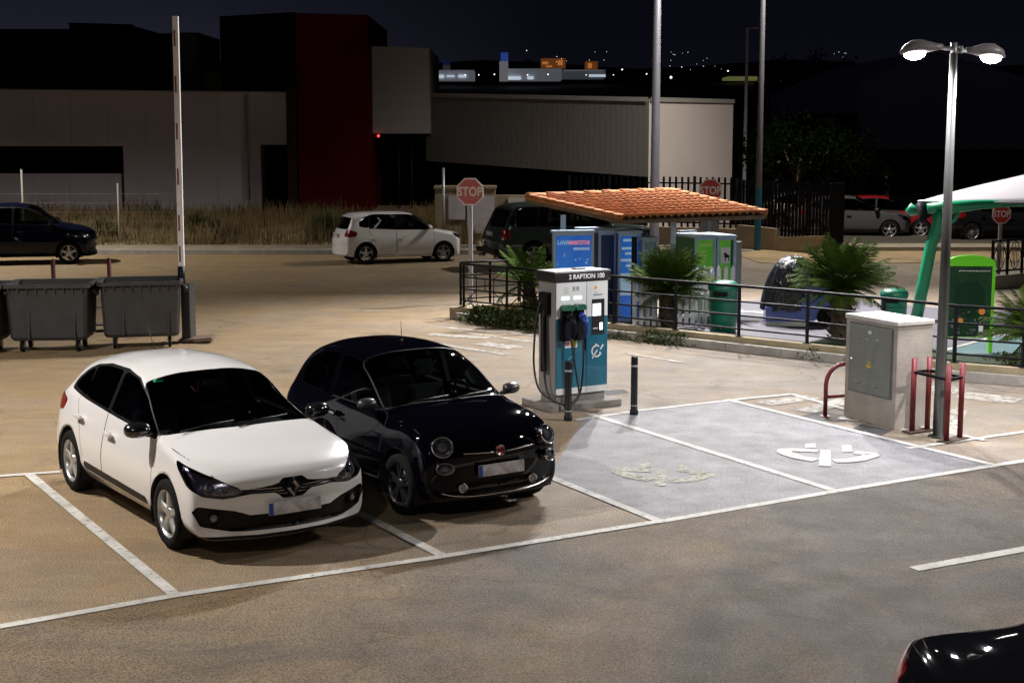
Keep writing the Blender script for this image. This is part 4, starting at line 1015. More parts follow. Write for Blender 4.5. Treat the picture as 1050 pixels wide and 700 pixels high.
# --- charger ------------------------------------------------------------
def charger():
    p = at(569, 420.5); W_, D_ = .84, .42
    c = p+DW*(W_/2)+DN*(D_/2)
    r = thing('charging_station', 'white and teal electric vehicle charger with two plugs on its front', 'charger', (c.x, c.y, 0), A_)
    M_cw = pmat('charger_white', (.62, .63, .62), .35, coat=.3, var=.06); M_ct = pmat('charger_teal', (.003, .105, .170), .3, coat=.5, var=.05)
    M_cg = pmat('charger_grey', (.20, .20, .21), .45); M_hd = pmat('charger_header', (.015, .015, .017), .3, coat=.3)
    hw, hd = W_/2, D_/2
    b = MB(); b.box((0, .03, .045), (1.12, .78, .09), bev=.012); b.box((0, 0, .14), (W_-.06, D_-.04, .11)); b.build('plinth', [pmat('plinth_concrete', (.20, .185, .165), .9, var=.3, vscale=5, bump=.3)], r)
    b = MB(); b.box((0, 0, .955), (W_, D_, 1.51), bev=.008); b.build('casing', [M_cg], r)
    fr = frameM((-hw, -hd-.002, 0), (1, 0, 0), (0, 0, 1))
    def panel(nm, x0, x1, z0, z1, m, t=.008, o=0.0):
        bb = MB(); bb.prism([(x0, z0), (x1, z0), (x1, z1), (x0, z1)], t, fr, off=o); return bb.build(nm, [m], r)
    xs = .49
    for x0, x1 in ((.012, xs-.004), (xs+.004, W_-.012)):
        panel('door_panel', x0, x1, .20, .285, M_cw); panel('door_panel', x0, x1, .285, 1.23, M_ct); panel('door_panel', x0, x1, 1.23, 1.705, M_cw)
    b = MB(); b.box((0, 0, 1.775), (W_+.05, D_+.05, .13), bev=.006); b.build('header', [M_hd], r)
    b = MB(); b.box((0, 0, 1.846), (W_+.03, D_+.03, .010)); b.box((.08, .0, 1.86), (.16, .1, .02)); b.build('roof_cap', [M_cg], r)
    fh = frameM((0, -hd-.026, 1.775), (1, 0, 0), (0, 0, 1))
    text_mesh('lettering', '2 RAPTION 100', .088, pmat('sign_white', (.75, .75, .75), .5), r, fh @ Matrix.Translation((.06, 0, 0)), bold=.002, sx=.95)
    # recess of the sockets and plugs
    for k, x in enumerate((.150, .345)):
        bb = MB(); bb.prism([(x-.075, .93), (x+.075, .93), (x+.075, 1.40), (x-.075, 1.40)], .05, fr, off=.008); hb = bb.build('holster', [M_blackm], r)
        bb = MB(); bb.prism([(x-.078, 1.34), (x+.078, 1.34), (x+.078, 1.385), (x+.05, 1.415), (x-.05, 1.415), (x-.078, 1.385)], .11, fr, off=.008); bb.build('green_hood', [pmat('hood_green', (.006, .09, .05), .3, coat=.6)], hb)
        T = fr @ Matrix.Translation((x, 1.22, .10)); m = M_blackm if k == 0 else pmat('plug_blue', (.015, .04, .22), .3, coat=.4)
        bb = MB(); bb.cyl(T @ Vector((0, .06, -.03)), T @ Vector((0, .02, .05)), .042, .05, n=16); bb.tube([T @ Vector(v) for v in ((0, .03, .05), (.02, -.05, .10), (.035, -.14, .09), (.03, -.24, .05))], [.046, .04, .032, .026], n=12); bb.build('plug', [m], r)
        bb = MB(); bb.prism([(x-.06, 1.475), (x+.06, 1.475), (x+.06, 1.515), (x-.06, 1.515)], .004, fr, off=.009); bb.build('status_light', [pmat('status_glow', (.6, 1, .85), .4, emis=(.6, 1, .85), estr=2.2)], r)
    # cables
    ctip = lambda x, z, o: fr @ Vector((x, z, o))
    M_cable = pmat('cable_black', (.010, .010, .011), .5)
    def cable(P, rad=.014):
        out = []; n = len(P)
        for i in range(n-1):
            p0, p1, p2, p3 = P[max(i-1, 0)], P[i], P[i+1], P[min(i+2, n-1)]
            for k in range(6):
                t = k/6; out.append(tuple(.5*((2*p1[a])+(-p0[a]+p2[a])*t+(2*p0[a]-5*p1[a]+4*p2[a]-p3[a])*t*t+(-p0[a]+3*p1[a]-3*p2[a]+p3[a])*t**3) for a in range(3)))
        out.append(tuple(P[-1])); bb = MB(); bb.tube(out, rad, n=8); return bb.build('cable', [M_cable], r)
    f0 = -hd-.06
    cable([(-.24, f0-.05, .98), (-.21, f0-.08, .70), (-.17, f0-.10, .40), (-.16, f0-.12, .22), (-.30, f0-.13, .11), (-.46, f0-.02, .13), (-.50, -.12, .30), (-.52, -.06, .8), (-.50, -.04, 1.25), (-.45, -.03, 1.45)])
    cable([(-.05, f0-.05, .98), (-.06, f0-.08, .66), (-.10, f0-.10, .34), (-.20, f0-.14, .15), (-.38, f0-.16, .10), (-.55, -.10, .22), (-.60, .02, .5), (-.60, .03, .9), (-.54, .04, 1.3), (-.45, .05, 1.50)])
    b = MB(); b.box((-.45, 0, 1.42), (.09, .22, .30), bev=.02); b.box((-.475, 0, .95), (.03, .10, .9)); b.build('cable_holder', [M_blackm], r)
    # screen module
    bb = MB(); bb.prism([(.575, .98), (.775, .98), (.775, 1.46), (.575, 1.46)], .006, fr, off=.008); sm = bb.build('screen_module', [M_hd], r)
    bb = MB(); bb.prism([(.582, 1.235), (.715, 1.235), (.715, 1.40), (.582, 1.40)], .004, fr, off=.015); bb.build('screen', [pmat('screen_glow', (.9, .95, 1), .3, emis=(.85, .92, 1), estr=1.1)], sm)
    bb = MB(); bb.prism([(.695, 1.04), (.745, 1.04), (.745, 1.14), (.695, 1.14)], .004, fr, off=.015); bb.build('card_reader', [pmat('screen_glow', (.9, .95, 1), .3)], sm)
    bb = MB(); 
    for i in range(4): bb.prism([(.590+i*.02, 1.055), (.604+i*.02, 1.055), (.604+i*.02, 1.075), (.590+i*.02, 1.075)], .002, fr, off=.015)
    bb.build('marking', [M_whitep], sm)
    # sun mark, small print, label
    bb = MB(); bb.prism([(.635+.024*math.cos(a*.5236), 1.615+.024*math.sin(a*.5236)) for a in range(12)], .002, fr, off=.009)
    bb.build('sun_mark', [pmat('mark_orange', (.75, .33, .02), .5)], r)
    M_ink = pmat('grey_ink', (.10, .10, .11), .6)
    bb = MB()
    for z, x0, x1 in ((1.545, .62, .65), (1.518, .595, .745), (1.512, .60, .74)): bb.prism([(x0, z), (x1, z), (x1, z+.007), (x0, z+.007)], .002, fr, off=.009)
    for z in (1.63, 1.605, 1.58, 1.557): bb.prism([(.12, z), (.20, z), (.20, z+.004), (.12, z+.004)], .002, fr, off=.009)
    for x in (.265, .325):
        for i in range(3):
            for j in range(3): bb.prism([(x+i*.014, 1.60+j*.016), (x+i*.014+.010, 1.60+j*.016), (x+i*.014+.010, 1.611+j*.016), (x+i*.014, 1.611+j*.016)], .002, fr, off=.009)
    bb.prism([(.25, 1.582), (.38, 1.582), (.38, 1.586), (.25, 1.586)], .002, fr, off=.009); bb.build('small_print', [M_ink], r)
    bb = MB(); bb.prism([(.15, .83), (.34, .83), (.34, .93), (.15, .93)], .002, fr, off=.009); bb.prism([(.15, .855), (.215, .855), (.215, .90), (.15, .90)], .002, fr, off=.012, mi=1); bb.prism([(.27, .84), (.33, .84), (.33, .92), (.27, .92)], .002, fr, off=.012, mi=2)
    bb.build('sticker', [M_whitep, pmat('sticker_red', (.35, .06, .05), .5), pmat('sticker_yellow', (.6, .5, .03), .5)], r)
    # plug emblem: broken ring, bar and prongs
    bb = MB(); T = fr @ Matrix.Translation((.655, .755, .009)) @ Matrix.Rotation(R(-35), 4, 'Z')
    def arc_(a0, a1, rad, w=.011):
        n = 14; P1 = [((rad+w)*math.cos(R(a0+(a1-a0)*i/n)), (rad+w)*math.sin(R(a0+(a1-a0)*i/n))) for i in range(n+1)]; P2 = [((rad-w)*math.cos(R(a0+(a1-a0)*i/n)), (rad-w)*math.sin(R(a0+(a1-a0)*i/n))) for i in range(n+1)]
        for i in range(n): bb.prism([P2[i], P1[i], P1[i+1], P2[i+1]], .002, T)
    arc_(105, 255, .075); arc_(-75, 15, .075)
    bb.prism([(-.010, -.12), (.010, -.12), (.010, .02), (-.010, .02)], .002, T); bb.prism([(.03, .05), (.05, .05), (.05, .13), (.03, .13)], .002, T); bb.prism([(-.07, .06), (.0, .06), (.0, .078), (-.07, .078)], .002, T); bb.prism([(.05, .0), (.085, .0), (.085, .02), (.05, .02)], .002, T)
    bb.build('emblem', [M_whitep], r)
    bb = MB(); 
    for i in range(16):
        a0, a1 = i*math.pi/8, (i+1)*math.pi/8
        bb.prism([(.25+.04*math.cos(a0), .66+.04*math.sin(a0)), (.25+.046*math.cos(a0), .66+.046*math.sin(a0)), (.25+.046*math.cos(a1), .66+.046*math.sin(a1)), (.25+.04*math.cos(a1), .66+.04*math.sin(a1))], .002, fr, off=.009)
    bb.build('round_mark', [pmat('mark_pale', (.25, .45, .5), .5)], r)
    bb = MB(); bb.prism([(xs-.03, .78), (xs-.01, .78), (xs-.01, .95), (xs-.03, .95)], .02, fr, off=.009); bb.build('door_handle', [M_blackm], r)
charger()
# --- black bollards ------------------------------------------------------
def bollard():
    r = thing('bollard', 'black flexible bollard standing in front of the charger', 'bollard', (0, 0, 0), group='black bollards by the charger')
    b = MB(); b.lathe([(.055, 0), (.055, .06), (.045, .07), (.045, .755), (.040, .775), (0, .78)], n=20); b.build('post', [pmat('bollard_rubber', (.006, .006, .008), .5, var=.2, spec=.2)], r)
    for za, zb_ in ((.64, .665), (.12, .135)): b = MB(); b.lathe([(.0465, za), (.0465, zb_)], n=20); b.build('reflective_band', [pmat('reflective_grey', (.3, .3, .31), .4)], r)
    return r
b0 = bollard(); p = at(582.5, 431); b0.location = (p.x, p.y, 0)
p = at(650, 425); dup(b0, (p.x, p.y, 0), label='black flexible bollard on the empty charging bay corner, right of the charger')
# --- concrete cabinet -----------------------------------------------------
def cabinet():
    a, c, e = at(865, 427), at(917, 441), at(948, 429); X = (c-a); W_ = X.length; X.normalize(); Y = Vector((-X.y, X.x, 0)); D_ = (e-c).dot(Y); D_ = .56
    o = a+X*W_/2+Y*D_/2; Hh = 1.36
    r = thing('electrical_cabinet', 'concrete electrical cabinet with grey metal door and yellow warning sign', 'cabinet', (o.x, o.y, 0), math.atan2(X.y, X.x))
    b = MB(); b.box((0, 0, (Hh-.06)/2), (W_, D_, Hh-.06), bev=.012); b.build('housing', [M_conc], r)
    b = MB(); b.box((0, 0, Hh-.028), (W_+.03, D_+.03, .06), bev=.012); b.build('lid', [pmat('lid_concrete', (.52, .50, .47), .85, var=.2, vscale=4)], r)
    fr = frameM((-W_/2, -D_/2-.001, 0), (1, 0, 0), (0, 0, 1)); w = W_
    M_door = pmat('cabinet_door_grey', (.20, .215, .20), .45, var=.08)
    b = MB(); b.prism([(w*.09, .37), (w*.93, .37), (w*.93, 1.26), (w*.09, 1.26)], .012, fr); b.build('door_frame', [pmat('cabinet_frame', (.13, .14, .135), .5)], r)
    b = MB(); b.prism([(w*.115, .39), (w*.905, .39), (w*.905, 1.24), (w*.115, 1.24)], .012, fr, off=.010); d = b.build('door', [M_door], r)
    for zz, xs in ((1.08, (.28, .45, .63)), (.50, (.28, .45, .63))):
        for x in xs:
            b = MB(); b.prism([(w*x-.035, zz-.012), (w*x+.035, zz-.012), (w*x+.035, zz+.006), (w*x-.035, zz+.006)], .02, fr, off=.020); b.build('vent_louvre', [M_door], d)
    b = MB(); b.prism([(w*.5-.05, .72), (w*.5+.05, .72), (w*.5, .81)], .003, fr, off=.0235); b.build('warning_sign', [pmat('warning_yellow', (.65, .48, .02), .5)], d)
    b = MB(); b.prism([(w*.5-.006, .735), (w*.5+.014, .765), (w*.5-.002, .765), (w*.5+.006, .79), (w*.5-.014, .757), (w*.5+.0, .757)], .002, fr, off=.0275); b.build('bolt_mark', [M_blackm], d)
    b = MB(); b.cyl(fr @ Vector((w*.16, .80, .02)), fr @ Vector((w*.16, .80, .04)), .014, n=10); b.build('lock', [M_chrome], d)
    b = MB(); b.prism([(w*.5-.03, 1.15), (w*.5+.03, 1.15), (w*.5+.03, 1.19), (w*.5-.03, 1.19)], .002, fr, off=.0235); b.build('small_plate', [M_whitep], d)
cabinet()
# --- red hoop and red pipe guards -------------------------------------------
p = at(846, 427); q = at(905, 422); d = (q-p).normalized()
r = thing('protective_hoop', 'red steel hoop barrier beside the concrete cabinet', 'barrier', (p.x, p.y, 0), math.atan2(d.y, d.x))
b = MB(); pts = [(0, 0, 0), (0, 0, .42)]+[(.26-.26*math.cos(a), 0, .42+.26*math.sin(a)) for a in np.linspace(.2, math.pi/2, 7)]+[(.62, 0, .68)]+[(.62+.26*math.sin(a), 0, .42+.26*math.cos(a)) for a in np.linspace(.2, math.pi/2, 7)]+[(.88, 0, 0)]
b.tube(pts, .028, n=12); b.build('hoop', [M_redp], r)
b = MB(); b.cyl((0, 0, .26), (.88, 0, .26), .022, n=10); b.build('cross_bar', [M_redp], r)
b = MB(); b.cyl((0, 0, 0), (0, 0, .012), .07, n=16); b.cyl((.88, 0, 0), (.88, 0, .012), .07, n=16); b.build('foot_plate', [M_redp], r)
r = thing('pipe_guard', 'four red steel posts on plates guarding the lamp post', 'guard posts', tuple(at(962, 448)))
L0 = Vector(at(962, 448)); PP = [at(935, 443.5), at(950.5, 441.5), at(970, 453.5), at(984, 450)]
for p in PP:
    b = MB(); v = p-L0; b.cyl((v.x, v.y, 0), (v.x, v.y, .93), .034, n=14); b.build('post', [M_redp], r)
for i, j in ((0, 1), (2, 3)):
    a, c = PP[i]-L0, PP[j]-L0; m = (a+c)/2; d = c-a
    b = MB(); b.box((m.x, m.y, .016), (d.length+.18, .15, .012), rot=(0, 0, math.atan2(d.y, d.x))); b.build('base_plate', [pmat('rusty_plate', (.06, .035, .025), .8, var=.3)], r)
b = MB()
for i, j in ((0, 1), (1, 3), (3, 2), (2, 0)):
    a, c = PP[i]-L0, PP[j]-L0; m = (a+c)/2; d = c-a; b.box((m.x, m.y, .76), (d.length, .045, .03), rot=(0, 0, math.atan2(d.y, d.x)))
b.build('brace', [M_blackm], r)
# --- double head lamp post ----------------------------------------------------
def lamp_head(parent, sd, M):
    b = MB(); n = 14; rings = []
    prof = [(0, .035, .035, .0), (.10, .055, .05, .0), (.16, .085, .065, .0), (.28, .125, .085, .01), (.42, .14, .09, .01), (.54, .115, .065, -.01), (.60, .05, .025, -.03)]
    for x, hw, hh, zo in prof:
        rings.append([b.bm.verts.new((sd*x, hw*1.15*math.cos(a), zo+1.5*(hh if math.sin(a) > 0 else hh*.45)*math.sin(a))) for a in [2*math.pi*i/n for i in range(n)]])
    for i in range(len(rings)-1):
        for k in range(n): b._f([rings[i][k], rings[i][(k+1) % n], rings[i+1][(k+1) % n], rings[i+1][k]], 0, True)
    b._f(rings[0]); b._f(rings[-1])
    bmesh.ops.transform(b.bm, matrix=M, verts=b.bm.verts)
    h = b.build('lamp_head', [pmat('lamp_shell', (.26, .25, .27), .4)], parent)
    b = MB(); b.lathe([(.15, 0), (.135, -.045), (.075, -.085), (0, -.10)], M @ Matrix.Translation((sd*.40, 0, -.045)) @ Matrix.Diagonal((1.05, .85, 1, 1)), n=24)
    b.build('lamp_glass', [M_lampglow], h)
    return M @ Vector((sd*.40, 0, -.14))
def post_lamp():
    r = thing('street_lamp', 'grey lamp post with two lit heads behind the concrete cabinet', 'street lamp', tuple(L0))
    b = MB(); b.lathe([(.12, 0), (.12, .02), (.07, .03), (.058, 2.2), (.043, 4.60), (0, 4.61)], n=20); b.build('pole', [pmat('lamp_post_grey', (.022, .022, .019), .65, metal=.0, var=.2, vscale=3)], r)
    b = MB(); b.cyl((-.16, -.02, 4.66), (.20, .02, 4.62), .024, n=10); b.cyl((0, 0, 4.50), (0, 0, 4.72), .04, n=12); b.cyl((.06, 0, 4.64), (.10, 0, 4.64), .045, n=12); b.build('bracket', [M_galv], r)
    M1 = Matrix.Translation((-.13, -.02, 4.66)) @ Matrix.Scale(.82, 4) @ Matrix.Rotation(R(-12), 4, 'Z') @ Matrix.Rotation(R(-4), 4, 'Y'); M2 = Matrix.Translation((.15, .02, 4.62)) @ Matrix.Scale(.82, 4) @ Matrix.Rotation(R(12), 4, 'Z') @ Matrix.Rotation(R(4), 4, 'Y')
    a = lamp_head(r, -1, M1); c = lamp_head(r, 1, M2)
    lamp('lamp_light', a, LP['twin'], (.97, .96, 1), spot=165, tgt=(a.x, a.y, 0), parent=r, rad=.10, blend=.4); lamp('lamp_light', c, LP['twin'], (.97, .96, 1), spot=165, tgt=(c.x, c.y, 0), parent=r, rad=.10, blend=.4)
# lamp powers (W)
LP = dict(twin=950, mast=21000, left=6300, right=3600, back=8000, backl=6500, front=1200)
post_lamp()
# --- tall poles ----------------------------------------------------------------
def mast(name, label, x, y, h, r0, r1, mat, power, col, heads=((1, 0),), blue=0, tgt=None, spot=150):
    r = thing(name, label, 'lamp post', (x, y, 0))
    b = MB(); z0 = blue; b.lathe([(r0, z0), (r1, h)], n=20); b.lathe([(r1, h), (0, h+.01)], n=20); 
    if not blue: b.lathe([(r0*1.8, 0), (r0*1.8, .03), (r0, .04)], n=20)
    b.build('pole', [mat], r)
    if blue: b = MB(); b.lathe([(r0*1.06, 0), (r0*1.06, blue)], n=20); b.build('painted_base', [pmat('pole_blue', (.01, .13, .22), .5)], r)
    for dx, dy in heads:
        d = Vector((dx, dy, 0)).normalized()
        b = MB(); b.cyl((0, 0, h-.1), (d.x*1.5, d.y*1.5, h+.05), .035, n=8)
        b.box((d.x*1.7, d.y*1.7, h+.05), (.6, .3, .10), rot=(0, 0, math.atan2(d.y, d.x)), bev=.02); hd = b.build('lamp_head', [M_galv], r)
        b = MB(); b.box((d.x*1.7, d.y*1.7, h-.006), (.45, .22, .01), rot=(0, 0, math.atan2(d.y, d.x))); b.build('lamp_glass', [M_lampglow], hd)
        pos = Vector((d.x*1.7, d.y*1.7, h-.14)); lamp('lamp_light', pos, power/len(heads), col, spot=spot, tgt=(tgt-Vector((x, y, 0))) if tgt is not None else Vector((pos.x, pos.y, 0)), parent=r, rad=.12, blend=.7)
    return r
M_pole = pmat('pole_paint', (.14, .133, .15), .45, metal=.2, var=.15, vscale=1.5)
p = at(670, 300); mast('tall_lamp_post', 'tall pale lamp post rising through the back of the tiled roof', p.x, p.y, 10.2, .115, .07, M_pole, LP['mast'], (1, .97, .95), heads=((0, -1), (1, 0)), tgt=Vector((5.0, 21, 0)), spot=138)
p = at(776.5, 257); mast('tall_lamp_post', 'tall lamp post with blue painted base on the back pavement', p.x, p.y, 12.5, .10, .06, M_pole, LP['back'], (1, .93, .82), blue=1.95)
c = at(763, 214); r = thing('distant_lamp_post', 'thin unlit lamp post behind the black slatted fence', 'lamp post', (atY(763, 190, 66).x, 66, 0))
b = MB(); b.lathe([(.10, 0), (.06, 8.2)], n=12); b.build('pole', [pmat('pole_far', (.55, .52, .55), .5)], r); b = MB(); b.box((.25, 0, 8.2), (.6, .2, .09), bev=.02); b.cyl((0, 0, 8.1), (0, 0, 8.2), .06, n=8); b.build('lamp_head', [M_galv], r)
# off-frame lamps of the car park and the street
mast('tall_lamp_post', 'car park lamp post standing left of the white car, outside the picture', -11.0, 14.0, 8.5, .10, .06, M_pole, LP['left'], (1, .93, .86), heads=((1, -.1),))
mast('tall_lamp_post', 'car park lamp post standing right of the aisle, outside the picture', 13.5, 14.5, 8.5, .10, .06, M_pole, LP['right'], (1, .93, .84), heads=((-1, 0),))
mast('tall_lamp_post', 'street lamp post at the left end of the back street, outside the picture', -19.5, 43.5, 9.0, .10, .06, M_pole, LP['backl'], (1, .93, .85), heads=((1, -1),))
mast('tall_lamp_post', 'lamp post at the near end of the car park behind the viewpoint', -3.5, -2.0, 9.0, .10, .06, M_pole, LP['front'], (1, .90, .78), heads=((0, 1),), tgt=Vector((-1, 12, 0)))
# --- stop signs ----------------------------------------------------------------
def octo(rad): return [(rad*math.cos(R(22.5+45*i)), rad*math.sin(R(22.5+45*i))) for i in range(8)]
M_stop = pmat('stop_red', (.62, .045, .03), .4); M_stopw = pmat('stop_white', (.80, .78, .78), .4)
def stop_sign(label, px, pybase, pycent, rad, rz=0.0, round_below=None, txt=True, stopm=M_stop):
    p = at(px, pybase); r = thing('stop_sign', label, 'stop sign', (p.x, p.y, 0), rz, group='stop signs')
    k = (pybase-137)/3.66; hz = (pybase-pycent)/k
    b = MB(); b.box((0, .035, (hz+rad*.8)/2), (.085, .05, hz+rad*.8)); b.build('pole', [pmat('sign_pole', (.40, .42, .47), .5, var=.1)], r)
    fr = frameM((0, -.0, hz), (1, 0, 0), (0, 0, 1))
    b = MB(); b.prism(octo(rad), .012, fr); b.build('sign_rim', [M_stopw], r)
    b = MB(); b.prism(octo(rad*.90), .003, fr, off=.0125); pl = b.build('sign_plate', [stopm], r)
    text_mesh('lettering', 'STOP', rad*.86, M_stopw, pl, fr @ Matrix.Translation((0, -.005, .0165)), bold=rad*.022, sx=.82)
    if round_below:
        b = MB(); b.cyl((0, .065, hz-round_below), (0, .075, hz-round_below), .27, n=32); b.build('round_plate', [pmat('plate_grey_back', (.24, .25, .30), .5, metal=.2)], r)
    return r
stop_sign('stop sign on a pale pole behind the black railing corner', 482.5, 312, 196, .315, R(-8), stopm=pmat('stop_red_frontlit', (.55, .14, .16), .4))  # plate red paled: front-lit retroreflection put into its colour
stop_sign('stop sign behind the tiled roof with a round plate below it', 727, 273, 195, .345, R(0), .98)
stop_sign('stop sign standing by the railing below the white shade canopy', 1024, 282, 219, .27, R(5))
# --- waste containers -------------------------------------------------------------
def container(label):
    r = thing('waste_container', label, 'waste container', (0, 0, 0), group='grey wheeled waste containers')
    b = MB(); bm = b.bm
    def rect(hx, hy, z, c=.05): return [(-hx+c, -hy, z), (hx-c, -hy, z), (hx, -hy+c, z), (hx, hy-c, z), (hx-c, hy, z), (-hx+c, hy, z), (-hx, hy-c, z), (-hx, -hy+c, z)]
    L = [rect(.59, .40, .20), rect(.63, .44, .26), rect(.67, .50, 1.08), rect(.69, .52, 1.09), rect(.72, .56, 1.10), rect(.72, .56, 1.16), rect(.66, .50, 1.16), rect(.655, .495, 1.05), rect(.57, .39, .32)]
    V = [[bm.verts.new(p) for p in l] for l in L]
    for i in range(len(V)-1):
        for k in range(8): b._f([V[i][k], V[i][(k+1) % 8], V[i+1][(k+1) % 8], V[i+1][k]])
    b._f(V[0][::-1]); b._f(V[-1])
    for k in range(9): b.box((-.60+k*.15, -.525, 1.06), (.02, .05, .07))                # rim ribs
    for x in (-.30, .45): b.box((x, -.455, .66), (.02, .05, .82), rot=(R(-5.6), 0, 0))
    b.build('tub', [M_plas], r)
    for sx in (-1, 1): b = MB(); b.cyl((sx*.70, -.10, .98), (sx*.79, -.10, .98), .05, n=12); b.box((sx*.74, 0, 1.02), (.05, .5, .05), bev=.01); b.build('trunnion', [M_plas], r)
    for sx in (-1, 1):
        for sy in (-1, 1):
            e = MB(); e.cyl((sx*.46-.025, sy*.30, .10), (sx*.46+.025, sy*.30, .10), .10, n=20); e.cyl((sx*.46-.03, sy*.30, .10), (sx*.46+.03, sy*.30, .10), .045, n=12, mi=1)
            for o in (-.036, .036): e.box((sx*.46+o, sy*.28, .15), (.008, .06, .14), mi=1)
            e.box((sx*.46, sy*.28, .215), (.10, .10, .02), mi=1); e.build('caster', [M_tyre, M_galv], r)
    fr = frameM((0, -.462, .66), (1, 0, 0), (0, -math.sin(R(5.6)), math.cos(R(5.6))))
    b = MB(); b.prism([(-.045, -.02), (.045, -.02), (.045, .10), (-.045, .10)], .003, fr); b.prism([(-.22, .19), (.20, .19), (.20, .200), (-.22, .200)], .002, fr); b.prism([(-.12, .16), (.12, .16), (.12, .168), (-.12, .168)], .002, fr)
    for i, (x, z) in enumerate(((-.03, .0), (.012, .0), (-.03, .05), (.012, .06))): b.prism([(x, z), (x+.018, z), (x+.018, z+.024), (x, z+.024)], .002, fr, off=.003, mi=1)
    b.build('label', [pmat('label_grey', (.26, .26, .27), .6), M_plas], r)
    return r
c0 = container('grey wheeled waste container, middle of the row left of the barrier')
p = at(49, 361); c0.location = (p.x, p.y+.38, 0); c0.rotation_euler = (0, 0, R(5))
p = at(141, 357); dup(c0, (p.x, p.y+.38, 0), R(13), 'grey wheeled waste container standing beside the raised barrier arm')
p = at(-42, 364); dup(c0, (p.x, p.y+.38, 0), R(2), 'grey wheeled waste container cut off by the left edge of the photo')
# clutter between and on the containers
r = thing('metal_rack', 'rusty metal rack standing between two grey containers', 'rack', tuple(at(104, 340)), R(8))
b = MB()
for x in (-.28, .22):
    for y in (0, .4): b.cyl((x, y, 0), (x, y, .8), .015, n=6)
for z in (.12, .45, .8):
    for y in (0, .4): b.cyl((-.28, y, z), (.22, y, z), .012, n=6)
    b.cyl((-.28, 0, z), (-.28, .4, z), .012, n=6); b.cyl((.22, 0, z), (.22, .4, z), .012, n=6)
b.build('frame', [pmat('rusty_steel', (.12, .09, .07), .7, var=.3)], r)
b = MB(); b.box((-.03, .2, .13), (.52, .42, .02)); b.box((-.03, .2, .46), (.46, .36, .02)); b.build('shelf', [pmat('rusty_steel', (.1, .1, .1))], r)
for lab, px, py in (('red steel post behind the gap between the grey containers', 57, 333), ('red steel post behind the container beside the barrier', 114, 331)):
    p = at(px, py); o = MB(); o.lathe([(.042, 0), (.042, 1.26), (0, 1.28)], n=14); q = o.build('red_post', [pmat('red_pipe_worn', (.08, .006, .008), .7)], None, loc=(p.x, p.y, 0)); tag(q, lab, 'post', 'red posts behind the containers')
# --- raised barrier --------------------------------------------------------------
p = at(193, 350)
r = thing('barrier_gate', 'raised barrier arm with red marks beside the waste container', 'barrier', tuple(p), R(-4))
b = MB(); b.box((.02, 0, .52), (.16, .36, 1.02), bev=.02); b.build('barrier_box', [pmat('barrier_box_paint', (.025, .028, .032), .4)], r)
b = MB(); b.cyl((-.02, -.22, 1.0), (-.02, -.22, 1.36), .062, n=14); b.build('arm_sleeve', [M_blackm], r)
b = MB(); b.box((-.00, -.22, 3.50), (.105, .06, 4.30), rot=(0, R(.35), 0), bev=.012); arm = b.build('arm', [pmat('barrier_white', (.66, .65, .66), .4, var=.08)], r)
b = MB()
b.bm.free()
for z in (5.28, 4.50, 3.70, 2.92, 2.12, 1.58): b = MB(); b.box((-.015+(z-3.5)*.006, -.2515, z), (.03, .004, .28)); b.build('red_mark', [pmat('barrier_red', (.16, .02, .02), .5)], arm)
b = MB(); b.box((.18, -.1, .06), (.60, .32, .07), rot=(R(4), R(-5), 0), bev=.015); o = b.build('wooden_plank', [pmat('old_wood', (.13, .09, .06), .85, var=.4)], None, loc=tuple(p)); tag(o, 'loose brown board lying on the ground beside the barrier foot', 'board')
# ============================================================ railing, kiosk, play area
# black railing on the planter wall
RX = [(467, 313+12), (548, 334), (640, 343), (687, 347), (820, 363), (974, 383), (1052, 392), (1150, 404)]
def railpt(px):
    """point on the planter wall axis seen at column px"""
    for (a, c), (P, Q) in zip(zip(KX, KX[1:]), zip(K, K[1:])):
        if a[0] <= px <= c[0]:
            t = (px-a[0])/(c[0]-a[0]); p = P.lerp(Q, t); break
    d = (Q-P); d.z = 0; d.normalize(); n = Vector((-d.y, d.x, 0)); return p+n*.24
def railing():
    r = thing('metal_railing', 'black horizontal bar railing on the planter wall behind the charger', 'railing', tuple(railpt(467)))
    O = railpt(467); Hh = .86; z0 = .235
    xs = [467, 512, 560, 622, 687, 752, 820, 895, 974, 1045, 1120]
    P = [railpt(x)-O for x in xs]
    for p in P:
        b = MB(); b.box((p.x, p.y, z0+Hh/2), (.05, .05, Hh)); b.box((p.x, p.y, z0+.006), (.12, .12, .012)); b.build('post', [M_blackm], r)
    for z, rr in ((Hh, .024), (.60, .016), (.36, .016), (.13, .016)):
        b = MB(); b.tube([(p.x, p.y, z0+z) for p in P], rr, n=8); b.build('rail', [M_blackm], r)
    # decorative panels near the corner: diagonals and short uprights
    for a, c in zip(P[:3], P[1:4]):
        b = MB(); d = c-a
        def q(t, z): v = a+d*t; return (v.x, v.y, z0+z)
        for A, B in ((q(.04, .10), q(.30, .36)), (q(.96, .10), q(.70, .36)), (q(.04, .82), q(.30, .60)), (q(.96, .82), q(.70, .60)), (q(.30, .13), q(.30, .72)), (q(.70, .13), q(.70, .72)), (q(.5, .36), q(.5, .60)), (q(.3, .72), q(.7, .72)), (q(.3, .36), q(.7, .36))): b.cyl(A, B, .010, n=6)
        b.build('lattice', [M_blackm], r)
railing()
a, c = at(467, 325), at(532, 321); a = a+(c-a).normalized()*.12
r = thing('metal_railing', 'black railing along the short left end of the planter island', 'railing', tuple(a)); d = c-a
for t in (.0, .5, 1): b = MB(); b.box((d.x*t, d.y*t, .235+.43), (.05, .05, .86)); b.build('post', [M_blackm], r)
